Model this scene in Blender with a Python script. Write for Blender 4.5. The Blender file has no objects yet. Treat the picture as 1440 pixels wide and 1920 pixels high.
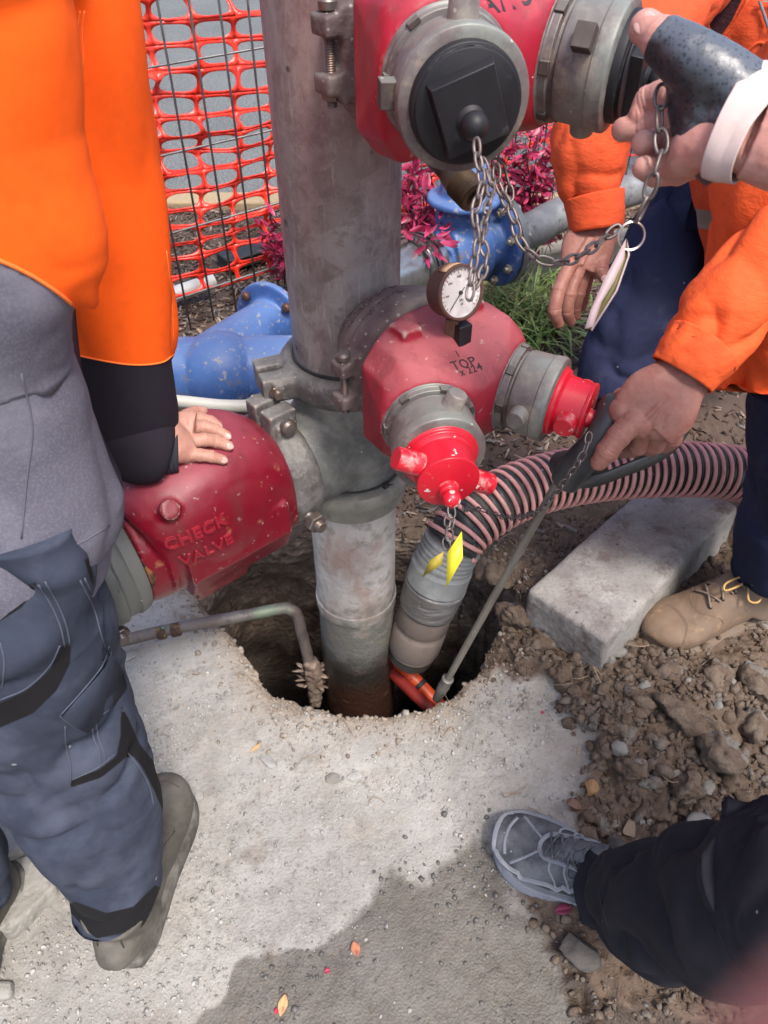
import bpy, bmesh, math, random
import numpy as np
from mathutils import Vector as V, Matrix
from mathutils.bvhtree import BVHTree

S = bpy.context.scene
C = S.collection
R = math.radians
rnd = random.Random(7)

# ---------------------------------------------------------------- camera, sky, sun, exposure
CAMZ, PITCH, FPX = 1.35, R(44), 1386.7
cam_d = bpy.data.cameras.new('camera'); cam = bpy.data.objects.new('camera', cam_d); C.objects.link(cam)
cam.location = (0, 0, CAMZ); cam.rotation_euler = (R(90) - PITCH, 0, 0)
cam_d.sensor_fit = 'VERTICAL'; cam_d.sensor_height = 36; cam_d.sensor_width = 27; cam_d.lens = 26
cam_d.clip_start = 0.008; cam_d.clip_end = 400
cam_d.dof.use_dof = True; cam_d.dof.focus_distance = 1.05; cam_d.dof.aperture_fstop = 12.0
S.camera = cam
W = bpy.data.worlds.new('World'); S.world = W; W.use_nodes = True
SUN_EL, SUN_AZ = R(61), R(150)          # azimuth from +Y towards +X
nt = W.node_tree; bg = nt.nodes['Background']
sky = nt.nodes.new('ShaderNodeTexSky'); sky.sky_type = 'NISHITA'; sky.sun_disc = False
sky.sun_elevation = SUN_EL; sky.sun_rotation = SUN_AZ; sky.air_density = 1.0; sky.dust_density = 3.5; sky.ozone_density = 1.0
nt.links.new(sky.outputs[0], bg.inputs[0]); bg.inputs[1].default_value = 0.125
sd = V((math.cos(SUN_EL) * math.sin(SUN_AZ), math.cos(SUN_EL) * math.cos(SUN_AZ), math.sin(SUN_EL)))
sl = bpy.data.lights.new('sun', 'SUN'); sun = bpy.data.objects.new('sun', sl); C.objects.link(sun)
sl.energy = 1.5; sl.angle = R(11); sl.color = (1.0, 0.95, 0.88)
sun.rotation_euler = sd.to_track_quat('Z', 'Y').to_euler(); sun.location = (2, 4, 6)
S.view_settings.view_transform = 'Standard'; S.view_settings.look = 'None'
S.view_settings.exposure = 1.36; S.view_settings.gamma = 1; S.view_settings.use_curve_mapping = False
S.render.engine = 'CYCLES'
S.cycles.max_bounces = 6; S.cycles.use_denoising = True

# ---------------------------------------------------------------- pixel <-> world (1440 x 1920 picture units)
FW = np.array([0, math.cos(PITCH), -math.sin(PITCH)]); DN = np.array([0, -math.sin(PITCH), -math.cos(PITCH)])
CO = np.array([0, 0, CAMZ])
def ray(x, y): return np.array([(x - 720) / FPX, 0, 0]) + DN * ((y - 960) / FPX) + FW
def PZ(x, y, z): r = ray(x, y); return CO + r * ((z - CAMZ) / r[2])       # at height z
def PY(x, y, Y): r = ray(x, y); return CO + r * (Y / r[1])                # at world Y
def PD(x, y, d): return CO + ray(x, y) * d                                 # at camera depth d
def proj(P):
    P = np.asarray(P, float) - CO; d = P @ FW
    return np.stack([720 + FPX * P[..., 0] / d, 960 + FPX * (P @ DN) / d], -1)

# ---------------------------------------------------------------- noise
def _h(ix, iy, iz, s):
    n = (ix.astype(np.int64) * 374761393 + iy.astype(np.int64) * 668265263 + iz.astype(np.int64) * 2147483647 + s * 974634777) & 0xffffffff
    n = ((n ^ (n >> 13)) * 1274126177) & 0xffffffff
    n = ((n ^ (n >> 15)) * 2246822519) & 0xffffffff
    return ((n ^ (n >> 16)) & 0xffffff) / float(0xffffff)
def vn(P, s=0):
    P = np.asarray(P, float)
    if P.shape[-1] == 2: P = np.concatenate([P, np.zeros(P.shape[:-1] + (1,))], -1)
    i = np.floor(P); f = P - i; f = f * f * (3 - 2 * f); i = i.astype(np.int64); o = 0
    for a in (0, 1):
        for b in (0, 1):
            for c in (0, 1):
                w = (f[..., 0] if a else 1 - f[..., 0]) * (f[..., 1] if b else 1 - f[..., 1]) * (f[..., 2] if c else 1 - f[..., 2])
                o = o + w * _h(i[..., 0] + a, i[..., 1] + b, i[..., 2] + c, s)
    return o
def fbm(P, o=4, s=0):
    P = np.asarray(P, float); t = 0; a = 1; n = 0
    for k in range(o): t = t + a * (vn(P * 2 ** k + 17.3 * k, s + k) * 2 - 1); n += a; a *= .5
    return t / n
def ridge(P, o=3, s=0):
    P = np.asarray(P, float); t = 0; a = 1; n = 0
    for k in range(o): t = t + a * (1 - abs(vn(P * 2 ** k + 9.1 * k, s + k) * 2 - 1)); n += a; a *= .5
    return t / n
def sstep(a, b, x): t = np.clip((x - a) / (b - a), 0, 1); return t * t * (3 - 2 * t)
def polyd(P, poly):
    """signed distance to polygon, negative inside"""
    P = np.asarray(P, float); poly = np.asarray(poly, float); d = np.full(P.shape[:-1], 1e9); ins = np.zeros(P.shape[:-1], bool)
    n = len(poly)
    for k in range(n):
        a, b = poly[k], poly[(k + 1) % n]; e = b - a; w = P - a
        t = np.clip((w @ e) / (e @ e + 1e-12), 0, 1); d = np.minimum(d, np.linalg.norm(w - t[..., None] * e, axis=-1))
        c = (a[1] > P[..., 1]) != (b[1] > P[..., 1])
        with np.errstate(divide='ignore', invalid='ignore'):
            xx = (b[0] - a[0]) * (P[..., 1] - a[1]) / (b[1] - a[1] + 1e-15) + a[0]
        ins ^= c & (P[..., 0] < xx)
    return np.where(ins, -d, d)
def pold(P, line):
    """distance to open polyline"""
    P = np.asarray(P, float); line = np.asarray(line, float); d = np.full(P.shape[:-1], 1e9)
    for a, b in zip(line[:-1], line[1:]):
        e = b - a; w = P - a; t = np.clip((w @ e) / (e @ e + 1e-12), 0, 1)
        d = np.minimum(d, np.linalg.norm(w - t[..., None] * e, axis=-1))
    return d
def smoothpoly(p, n=6): return catmull(np.asarray(p, float), n, True)
def catmull(p, n=8, closed=False):
    p = np.asarray(p, float); N = len(p)
    if closed: q = np.vstack([p[-1:], p, p[:2]])
    else: q = np.vstack([2 * p[0] - p[1], p, 2 * p[-1] - p[-2]])
    o = []
    for i in range(len(q) - 3):
        a, b, c, d = q[i:i + 4]
        for t in np.arange(n) / n:
            o.append(.5 * ((2 * b) + (c - a) * t + (2 * a - 5 * b + 4 * c - d) * t * t + (3 * b - a - 3 * c + d) * t ** 3))
    if not closed: o.append(p[-1])
    return np.array(o)
def unit(a): a = np.asarray(a, float); return a / (np.linalg.norm(a) + 1e-12)

# ---------------------------------------------------------------- geometry = (verts Nx3, faces)
def join(*gs):
    v = []; f = []; n = 0
    for g in gs:
        if g is None: continue
        if isinstance(g, list): g = join(*g)
        v.append(np.asarray(g[0], float)); f += [tuple(i + n for i in q) for q in g[1]]; n += len(g[0])
    return (np.vstack(v) if v else np.zeros((0, 3)), f)
def tube(pts, r, seg=16, n=0, up=None, caps=True, closed=False, sup=0):
    """sweep; r: scalar, list, or list of (ra, rb); n>0 smooths with n steps per span"""
    pts = np.asarray(pts, float); r = np.asarray(r, float)
    if r.ndim == 0: r = np.full(len(pts), float(r))
    if r.ndim == 1: r = np.stack([r, r], -1)
    if n:
        a = catmull(np.hstack([pts, r]), n, closed); pts, r = a[:, :3], a[:, 3:]
    N = len(pts); T = np.zeros_like(pts)
    for i in range(N):
        if closed: T[i] = unit(pts[(i + 1) % N] - pts[i - 1])
        else: T[i] = unit(pts[min(i + 1, N - 1)] - pts[max(i - 1, 0)])
    if up is None:
        u0 = np.cross(T[0], [0, 0, 1]); u0 = unit(u0) if np.linalg.norm(u0) > .05 else unit(np.cross(T[0], [0, 1, 0]))
        U = [u0]
        for i in range(1, N):
            u = U[-1] - T[i] * (U[-1] @ T[i]); U.append(unit(u))
        U = np.array(U)
    else: U = np.array([unit(np.cross(t, up)) for t in T])
    B = np.cross(U, T)
    a = np.arange(seg) * 2 * math.pi / seg; ca, sa = np.cos(a), np.sin(a)
    if sup: ca, sa = np.sign(ca) * abs(ca) ** sup, np.sign(sa) * abs(sa) ** sup
    v = pts[:, None] + U[:, None] * (r[:, 0:1] * ca)[..., None] + B[:, None] * (r[:, 1:2] * sa)[..., None]
    v = v.reshape(-1, 3); f = []
    for i in range(N if closed else N - 1):
        j = (i + 1) % N
        for k in range(seg):
            l = (k + 1) % seg; f.append((i * seg + k, i * seg + l, j * seg + l, j * seg + k))
    if caps and not closed: f += [tuple(range(seg))[::-1], tuple((N - 1) * seg + k for k in range(seg))]
    return (v, f)
def frame(ax, up=(0, 0, 1)):
    ax = unit(ax); u = np.cross(up, ax)
    if np.linalg.norm(u) < .02: u = np.cross((0, 1, 0), ax)
    u = unit(u); return u, np.cross(ax, u), ax
def lathe(c, ax, prof, seg=48, up=(0, 0, 1)):
    """prof: (h, r) pairs along ax"""
    u, w, ax = frame(ax, up); c = np.asarray(c, float); v = []; f = []
    a = np.arange(seg) * 2 * math.pi / seg
    for h, r in prof: v.append(c + ax * h + (np.cos(a)[:, None] * u + np.sin(a)[:, None] * w) * r)
    N = len(prof)
    for i in range(N - 1):
        for k in range(seg):
            l = (k + 1) % seg; f.append((i * seg + k, i * seg + l, (i + 1) * seg + l, (i + 1) * seg + k))
    if prof[0][1] > 1e-6: f.append(tuple(range(seg))[::-1])
    if prof[-1][1] > 1e-6: f.append(tuple((N - 1) * seg + k for k in range(seg)))
    return (np.vstack(v), f)
def box(c, h, ux=(1, 0, 0), uy=(0, 1, 0), uz=None):
    ux, uy = unit(ux), unit(uy); uz = np.cross(ux, uy) if uz is None else unit(uz); c = np.asarray(c, float)
    v = [c + ux * h[0] * a + uy * h[1] * b + uz * h[2] * d for a in (-1, 1) for b in (-1, 1) for d in (-1, 1)]
    return (np.array(v), [(0, 1, 3, 2), (4, 6, 7, 5), (0, 4, 5, 1), (2, 3, 7, 6), (0, 2, 6, 4), (1, 5, 7, 3)])
def prism(poly, o, ux, uy, depth, taper=1.0):
    o = np.asarray(o, float); ux, uy = unit(ux), unit(uy); n = np.cross(ux, uy); p = np.asarray(poly, float); m = p.mean(0)
    a = o + p[:, :1] * ux + p[:, 1:] * uy; q = m + (p - m) * taper; b = o + q[:, :1] * ux + q[:, 1:] * uy + n * depth
    N = len(p); return (np.vstack([a, b]), [tuple(range(N))[::-1], tuple(range(N, 2 * N))] + [(i, (i + 1) % N, N + (i + 1) % N, N + i) for i in range(N)])
def hexa(c, ax, r, h, up=(0, 0, 1)): return lathe(c, ax, [(0, r * .9), (h * .12, r), (h * .88, r), (h, r * .88)], 6, up)
def bolt(c, ax, L, r, head=True):
    """threaded bolt centred on c along ax"""
    ax = unit(ax); c = np.asarray(c, float); g = []; p = []; h = -L / 2
    while h < L / 2: p += [(h, r), (h + r * .18, r * .88)]; h += r * .36
    g.append(lathe(c, ax, p, 12)); g.append(hexa(c + ax * (L / 2 - 2.6 * r), ax, r * 1.75, r * 1.5))
    g.append(lathe(c - ax * L / 2, -ax, [(-1.6 * r, r * 1.6), (-.4 * r, r * 1.7), (.2 * r, r * 1.3), (.4 * r, r * .5)], 16)); return join(*g)
def sphere(c, r, seg=20, rings=12, sc=(1, 1, 1), axes=None):
    v = []; f = []; c = np.asarray(c, float); A = np.eye(3) if axes is None else np.array(axes)
    for i in range(rings + 1):
        t = math.pi * i / rings
        for k in range(seg):
            p = 2 * math.pi * k / seg; v.append([math.sin(t) * math.cos(p) * sc[0], math.sin(t) * math.sin(p) * sc[1], math.cos(t) * sc[2]])
    v = c + (np.array(v) * r) @ A
    for i in range(rings):
        for k in range(seg):
            l = (k + 1) % seg; f.append((i * seg + k, (i + 1) * seg + k, (i + 1) * seg + l, i * seg + l))
    return (v, f)
def hull(pts):
    bm = bmesh.new(); [bm.verts.new(p) for p in pts]; bmesh.ops.convex_hull(bm, input=bm.verts)
    loose = [v for v in bm.verts if not v.link_faces]; bmesh.ops.delete(bm, geom=loose, context='VERTS')
    bm.verts.index_update(); v = np.array([v.co[:] for v in bm.verts]); f = [tuple(x.index for x in q.verts) for q in bm.faces]; bm.free(); return (v, f)
def circ(c, ax, r, n=24, up=(0, 0, 1)):
    u, w, ax = frame(ax, up); a = np.arange(n) * 2 * math.pi / n
    return list(np.asarray(c, float) + (np.cos(a)[:, None] * u + np.sin(a)[:, None] * w) * r)
def mesh_of(g, name='m'):
    me = bpy.data.meshes.new(name); me.from_pydata([tuple(p) for p in g[0]], [], g[1]); me.update(); return me
def getgeo(me):
    v = np.empty(len(me.vertices) * 3); me.vertices.foreach_get('co', v)
    return (v.reshape(-1, 3), [tuple(p.vertices) for p in me.polygons])
def evalmods(g, mods):
    me = mesh_of(g); o = bpy.data.objects.new('tmp', me); C.objects.link(o)
    for t, kw in mods:
        m = o.modifiers.new(t, t)
        for k, v in kw.items(): setattr(m, k, v)
    dg = bpy.context.evaluated_depsgraph_get(); e = o.evaluated_get(dg); m2 = bpy.data.meshes.new_from_object(e); r = getgeo(m2)
    bpy.data.objects.remove(o); bpy.data.meshes.remove(me); bpy.data.meshes.remove(m2); return r
def remesh(g, voxel, sm=4, f=.5):
    return evalmods(g, [('REMESH', dict(mode='VOXEL', voxel_size=voxel, use_smooth_shade=True)), ('SMOOTH', dict(factor=f, iterations=sm))])
def subd(g, l=1): return evalmods(g, [('SUBSURF', dict(levels=l))])
def tri(g):
    f = []
    for q in g[1]:
        for i in range(1, len(q) - 1): f.append((q[0], q[i], q[i + 1]))
    return f
def bvh(g): return BVHTree.FromPolygons([tuple(p) for p in g[0]], tri(g))
def normals(g):
    v = np.asarray(g[0]); n = np.zeros_like(v); T = np.array(tri(g)); c = np.cross(v[T[:, 1]] - v[T[:, 0]], v[T[:, 2]] - v[T[:, 0]])
    for k in range(3): np.add.at(n, T[:, k], c)
    return n / (np.linalg.norm(n, axis=1, keepdims=True) + 1e-12)
def displace(g, fn):
    n = normals(g); return (g[0] + n * np.asarray(fn(g[0], n))[:, None], g[1])
def hit(b, x, y, off=0.0):
    r = unit(ray(x, y)); h = b.ray_cast(V(CO), V(r)); 
    if h[0] is None: return None
    return np.array(h[0]) + np.array(h[1]) * off * (1 if np.array(h[1]) @ r < 0 else -1)
def textgeo(s, size, depth, align='CENTER', shear=0.0, bold=0.0, space=1.0):
    cu = bpy.data.curves.new('t', 'FONT'); cu.body = s; cu.size = size; cu.extrude = depth / 2; cu.align_x = align; cu.align_y = 'CENTER'; cu.resolution_u = 3
    cu.offset = bold; cu.shear = shear; cu.space_character = space
    o = bpy.data.objects.new('t', cu); C.objects.link(o); dg = bpy.context.evaluated_depsgraph_get()
    me = bpy.data.meshes.new_from_object(o.evaluated_get(dg)); g = getgeo(me); bpy.data.objects.remove(o); bpy.data.curves.remove(cu); return g
def wrap(g, o, ux, uy, b, lift=0.0):
    """lay flat text geometry on a surface: cast along the text normal"""
    o = np.asarray(o, float); ux = unit(ux); uy = np.asarray(uy, float); uy = unit(uy - ux * (uy @ ux)); n = np.cross(ux, uy); v = []
    for p in g[0]:
        q = o + ux * p[0] + uy * p[1]; h = b.ray_cast(V(q + n * .15), V(-n), .3)
        base = np.array(h[0]) if h[0] is not None else q
        v.append(base + n * (p[2] + lift))
    return (np.array(v), g[1])

# ---------------------------------------------------------------- objects
ORG = {}
def setp(o, label=None, cat=None, group=None, kind=None):
    if label: o['label'] = label
    if cat: o['category'] = cat
    if group: o['group'] = group
    if kind: o['kind'] = kind
    return o
def thing(name, label, cat, loc, group=None, kind=None):
    o = bpy.data.objects.new(name, None); C.objects.link(o); o.location = tuple(loc); o.empty_display_size = .05
    ORG[o] = np.asarray(loc, float); return setp(o, label, cat, group, kind)
def obj(name, g, mat, parent=None, sharp=38, bevel=0, sub=0, label=None, cat=None, group=None, kind=None, loc=None, attrs=None, solid=0):
    g = (np.asarray(g[0], float), g[1])
    if parent is not None: L = ORG[parent]
    elif loc is not None: L = np.asarray(loc, float)
    else: L = np.array([g[0][:, 0].mean(), g[0][:, 1].mean(), g[0][:, 2].min()])
    me = mesh_of((g[0] - L, g[1]), name); me.shade_smooth()
    if sharp < 180: me.set_sharp_from_angle(angle=R(sharp))
    if attrs:
        for k, a in attrs.items():
            a = np.asarray(a, np.float32)
            if a.ndim == 1: at = me.attributes.new(k, 'FLOAT', 'POINT'); at.data.foreach_set('value', a)
            else: at = me.attributes.new(k, 'FLOAT_COLOR', 'POINT'); at.data.foreach_set('color', np.hstack([a, np.ones((len(a), 4 - a.shape[1]), np.float32)]).ravel())
    for m in (mat if isinstance(mat, (list, tuple)) else [mat]): me.materials.append(m)
    o = bpy.data.objects.new(name, me); C.objects.link(o); ORG[o] = L
    if parent is not None: o.parent = parent
    else: o.location = tuple(L)
    if solid: m = o.modifiers.new('s', 'SOLIDIFY'); m.thickness = solid; m.offset = 0
    if bevel: m = o.modifiers.new('b', 'BEVEL'); m.width = bevel; m.segments = 2; m.limit_method = 'ANGLE'; m.angle_limit = R(40)
    if sub: m = o.modifiers.new('u', 'SUBSURF'); m.levels = sub; m.render_levels = sub
    return setp(o, label, cat, group, kind)

# ---------------------------------------------------------------- materials
def mat(name, col, rough=.6, metal=0.0, layers=(), bump=(), spec=.5, coat=0.0, sss=0.0, sheen=0.0, aniso=None, trans=0.0, coords='Object', alpha=1.0):
    """layers: dict(k='n'|'dots'|'z'|'up'|'attr'|'vor', s=scale, lo, hi, c=colour, d=detail, a=amount, r=roughness, w=stretch, m=mask by noise)
       bump: (kind, scale, strength, distance)"""
    m = bpy.data.materials.new(name); m.use_nodes = True; n = m.node_tree.nodes; L = m.node_tree.links; b = n['Principled BSDF']
    tc = n.new('ShaderNodeTexCoord'); co = tc.outputs[coords]
    def mapped(w):
        if not w: return co
        mp = n.new('ShaderNodeMapping'); L.new(co, mp.inputs[0]); mp.inputs['Scale'].default_value = w; return mp.outputs[0]
    def noise(s, d=4, w=None, rg=.6, dist=0):
        x = n.new('ShaderNodeTexNoise'); L.new(mapped(w), x.inputs[0]); x.inputs['Scale'].default_value = s; x.inputs['Detail'].default_value = d
        x.inputs['Roughness'].default_value = rg; x.inputs['Distortion'].default_value = dist; return x.outputs[0]
    def rng(o, lo, hi, a=0.0, c=1.0):
        x = n.new('ShaderNodeMapRange'); L.new(o, x.inputs[0]); x.inputs[1].default_value = lo; x.inputs[2].default_value = hi
        x.inputs[3].default_value = a; x.inputs[4].default_value = c; return x.outputs[0]
    def math_(op, a, c):
        x = n.new('ShaderNodeMath'); x.operation = op
        for i, q in enumerate((a, c)):
            if isinstance(q, (int, float)): x.inputs[i].default_value = q
            else: L.new(q, x.inputs[i])
        return x.outputs[0]
    rgb = n.new('ShaderNodeRGB'); rgb.outputs[0].default_value = (*col, 1); cur = rgb.outputs[0]; rcur = None
    rv = n.new('ShaderNodeValue'); rv.outputs[0].default_value = rough; rcur = rv.outputs[0]
    for l in layers:
        k = l.get('k', 'n')
        if k == 'n': fac = rng(noise(l['s'], l.get('d', 4), l.get('w'), l.get('rg', .6), l.get('dist', 0)), l['lo'], l['hi'])
        elif k == 'dots':
            x = n.new('ShaderNodeTexVoronoi'); L.new(mapped(l.get('w')), x.inputs[0]); x.inputs['Scale'].default_value = l['s']
            sp = n.new('ShaderNodeSeparateColor'); L.new(x.outputs['Color'], sp.inputs[0])
            # every cell its own dot size; most cells none
            rad = rng(sp.outputs[0], 1 - l.get('p', .3), 1.0, 0.0, l.get('r0', .35))
            fac = rng(math_('SUBTRACT', rad, x.outputs['Distance']), 0.0, .06)
        elif k == 'vor':
            x = n.new('ShaderNodeTexVoronoi'); L.new(mapped(l.get('w')), x.inputs[0]); x.inputs['Scale'].default_value = l['s']
            x.feature = 'DISTANCE_TO_EDGE'; fac = rng(x.outputs['Distance'], l['lo'], l['hi'])
        elif k == 'cell':
            x = n.new('ShaderNodeTexVoronoi'); L.new(mapped(l.get('w')), x.inputs[0]); x.inputs['Scale'].default_value = l['s']
            sp = n.new('ShaderNodeSeparateColor'); L.new(x.outputs['Color'], sp.inputs[0]); fac = rng(sp.outputs[0], l['lo'], l['hi'])
        elif k == 'z':
            sp = n.new('ShaderNodeSeparateXYZ'); L.new(co, sp.inputs[0]); z = sp.outputs[l.get('ax', 2)]
            if l.get('n'): z = math_('ADD', z, math_('MULTIPLY', math_('SUBTRACT', noise(l.get('s', 20), 5), .5), l['n']))
            fac = rng(z, l['lo'], l['hi'])
        elif k == 'up':
            g = n.new('ShaderNodeNewGeometry'); sp = n.new('ShaderNodeSeparateXYZ'); L.new(g.outputs['Normal'], sp.inputs[0])
            z = math_('ADD', sp.outputs[2], math_('MULTIPLY', math_('SUBTRACT', noise(l.get('s', 15), 5), .5), l.get('n', .6))); fac = rng(z, l['lo'], l['hi'])
        elif k == 'edge':
            g = n.new('ShaderNodeNewGeometry'); src = math_('ADD', g.outputs['Pointiness'], math_('MULTIPLY', math_('SUBTRACT', noise(l.get('s', 60), 5, None, .7), .5), l.get('n', .08))); fac = rng(src, l['lo'], l['hi'])
        elif k == 'attr':
            x = n.new('ShaderNodeAttribute'); x.attribute_name = l['name']
            src = x.outputs['Fac'] if 'ch' not in l else None
            if src is None:
                sp = n.new('ShaderNodeSeparateColor'); L.new(x.outputs['Color'], sp.inputs[0]); src = sp.outputs[l['ch']]
            if l.get('n'): src = math_('ADD', src, math_('MULTIPLY', math_('SUBTRACT', noise(l.get('s', 20), 5), .5), l['n']))
            fac = rng(src, l['lo'], l['hi'])
        if l.get('m'): fac = math_('MULTIPLY', fac, rng(noise(l['m'][0], 3), l['m'][1], l['m'][2]))
        if l.get('ma'):
            x = n.new('ShaderNodeAttribute'); x.attribute_name = l['ma'][0]; sp = n.new('ShaderNodeSeparateColor'); L.new(x.outputs['Color'], sp.inputs[0])
            fac = math_('MULTIPLY', fac, rng(sp.outputs[l['ma'][1]], l['ma'][2], l['ma'][3]))
        fac = math_('MULTIPLY', fac, l.get('a', 1.0))
        mx = n.new('ShaderNodeMix'); mx.data_type = 'RGBA'; mx.blend_type = l.get('b', 'MIX'); L.new(fac, mx.inputs[0]); L.new(cur, mx.inputs[6]); mx.inputs[7].default_value = (*l['c'], 1); cur = mx.outputs[2]
        if 'r' in l:
            mr = n.new('ShaderNodeMix'); L.new(fac, mr.inputs[0]); L.new(rcur, mr.inputs[2]); mr.inputs[3].default_value = l['r']; rcur = mr.outputs[0]
    L.new(cur, b.inputs['Base Color']); L.new(rcur, b.inputs['Roughness'])
    b.inputs['Metallic'].default_value = metal; b.inputs['Specular IOR Level'].default_value = spec; b.inputs['Coat Weight'].default_value = coat
    b.inputs['Coat Roughness'].default_value = .2; b.inputs['Sheen Weight'].default_value = 0; b.inputs['Transmission Weight'].default_value = trans
    if sheen: b.inputs['Sheen Roughness'].default_value = .6
    if sss:
        b.inputs['Subsurface Weight'].default_value = sss; b.inputs['Subsurface Radius'].default_value = (1, .35, .2); b.inputs['Subsurface Scale'].default_value = .006
    nrm = None
    for t in bump:
        k, s, st, ds = t[:4]; w = t[4] if len(t) > 4 else None
        if k == 'n': h = noise(s, 5, w)
        elif k == 'v': x = n.new('ShaderNodeTexVoronoi'); L.new(mapped(w), x.inputs[0]); x.inputs['Scale'].default_value = s; h = x.outputs['Distance']
        elif k == 'e': x = n.new('ShaderNodeTexVoronoi'); L.new(mapped(w), x.inputs[0]); x.inputs['Scale'].default_value = s; x.feature = 'DISTANCE_TO_EDGE'; h = x.outputs['Distance']
        elif k == 'w':
            x = n.new('ShaderNodeTexWave'); L.new(mapped(w), x.inputs[0]); x.inputs['Scale'].default_value = s; x.inputs['Distortion'].default_value = 1; h = x.outputs['Fac']
        bp = n.new('ShaderNodeBump'); bp.inputs['Strength'].default_value = st; bp.inputs['Distance'].default_value = ds; L.new(h, bp.inputs['Height'])
        if nrm: L.new(nrm, bp.inputs['Normal'])
        nrm = bp.outputs[0]
    if nrm: L.new(nrm, b.inputs['Normal'])
    return m
# ================================================================ GROUND with the dug hole
HOLE_PX = [(378, 1088), (372, 1125), (440, 1195), (500, 1284), (556, 1316), (640, 1336), (760, 1335), (838, 1306), (886, 1280), (903, 1245),
           (935, 1190), (968, 1130), (950, 1075), (905, 1040), (850, 1015), (740, 1000), (600, 1000), (470, 1005), (410, 1050)]
HOLE = smoothpoly(np.array([PZ(x, y, 0)[:2] for x, y in HOLE_PX]), 8)
HOLE = HOLE + np.stack([fbm(HOLE * 24, 4, 5), fbm(HOLE * 24, 4, 9)], -1) * .013
def zpts(l, z=0): return np.array([PZ(x, y, z)[:2] for x, y in l])
# masks drawn in plan: bare concrete apron, wet patch with painted-in shade, mulch bed
CONC = zpts([(-900, 2400), (-900, 1000), (150, 1030), (380, 1085), (500, 1270), (640, 1325), (830, 1310), (930, 1265), (1010, 1300), (1095, 1400), (1050, 1500), (1080, 1560), (960, 1640), (1010, 1760), (1100, 2400)])
WET_SHADE = zpts([(345, 1935), (420, 1865), (440, 1820), (500, 1795), (560, 1785), (640, 1745), (700, 1700), (735, 1640), (790, 1660), (860, 1610), (905, 1580), (960, 1700), (1020, 1720), (1075, 1800), (1150, 1880), (1400, 1960), (1300, 2600), (200, 2600)])
def gh(P):
    """ground height and masks for plan points"""
    P = np.asarray(P, float); dc = polyd(P, CONC) + fbm(P * 14, 3, 3) * .035; soil = sstep(-.01, .05, dc)
    ww = .026 + .08 * sstep(-.16, .08, P[..., 0]) * sstep(.33, .5, P[..., 1]); wet = 1 - sstep(-ww, ww, polyd(P, WET_SHADE) + fbm(P * 18, 4, 8) * .022)
    far = sstep(1.25, 1.5, P[..., 1] + fbm(P * 5, 2, 4) * .08)          # mulch bed behind the pipes
    hd = polyd(P, HOLE)
    z = fbm(P * 7, 3, 1) * .006 + fbm(P * 45, 3, 2) * .0022 + ridge(P * 60, 2, 6) * .0018
    near = soil * (1 - far)
    z = z + near * (fbm(P * 9, 3, 11) * .026 + ridge(P * 26, 3, 12) * .026 - .013 + ridge(P * 80, 2, 13) * .011)
    pile = np.exp(-(((P[..., 0] - .62) / .26) ** 2 + ((P[..., 1] - .80) / .17) ** 2)); z = z + near * pile * .075
    q = np.exp(-(((P[..., 0] - .50) / .10) ** 2 + ((P[..., 1] - .60) / .07) ** 2)); z = z - near * q * .03
    bank = sstep(.10, .35, P[..., 0]) * np.exp(-((P[..., 1] - 1.12) / .2) ** 2); z = z + near * bank * .03
    z = z + far * (fbm(P * 4, 3, 21) * .03 + ridge(P * 40, 2, 22) * .01 - .02)
    z = z - wet * .004
    z = z - .022 * np.exp(-np.clip(hd, 0, 9) / .016)
    return z, soil, wet, far, hd
xs = np.concatenate([[-40, -20, -10, -6, -4, -3, -2.4, -2], np.arange(-1.7, -.75, .03), np.arange(-.75, 1.05, .0055), np.arange(1.06, 2.2, .03), [2.6, 3, 4, 6, 10, 20, 40]])
ys = np.concatenate([[-30, -15, -8, -4, -2, -1, -.6, -.3, 0, .1], np.arange(.15, 1.45, .0055), np.arange(1.46, 2.4, .016), np.arange(2.43, 3.42, .04), [3.42]])
X, Y = np.meshgrid(xs, ys); P = np.stack([X, Y], -1).reshape(-1, 2)
z, soil, wet, far, hd = gh(P)
fade = (np.abs(P[:, 0]) < 2.3) & (P[:, 1] > -.3); z = np.where(fade, z, 0)
nx, ny = len(xs), len(ys); idx = np.arange(nx * ny).reshape(ny, nx)
q = np.stack([idx[:-1, :-1], idx[:-1, 1:], idx[1:, 1:], idx[1:, :-1]], -1).reshape(-1, 4)
ins = hd < -.004; keep = ~ins[q].all(1) & ~(ins[q].sum(1) >= 3)
q = q[keep]; used = np.unique(q); rm = -np.ones(nx * ny, int); rm[used] = np.arange(len(used))

inn = used[(hd[used] < .0015)]                         # pull the ragged edge onto the outline of the hole
HB = catmull(HOLE, 6, True)
for i in inn:
    d = np.linalg.norm(HB - P[i], axis=1); P[i] = HB[d.argmin()]
z[inn] = gh(P[inn])[0]
Gv = np.column_stack([P, z])[used]; masks = np.stack([soil, wet, far], -1)[used]
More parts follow.
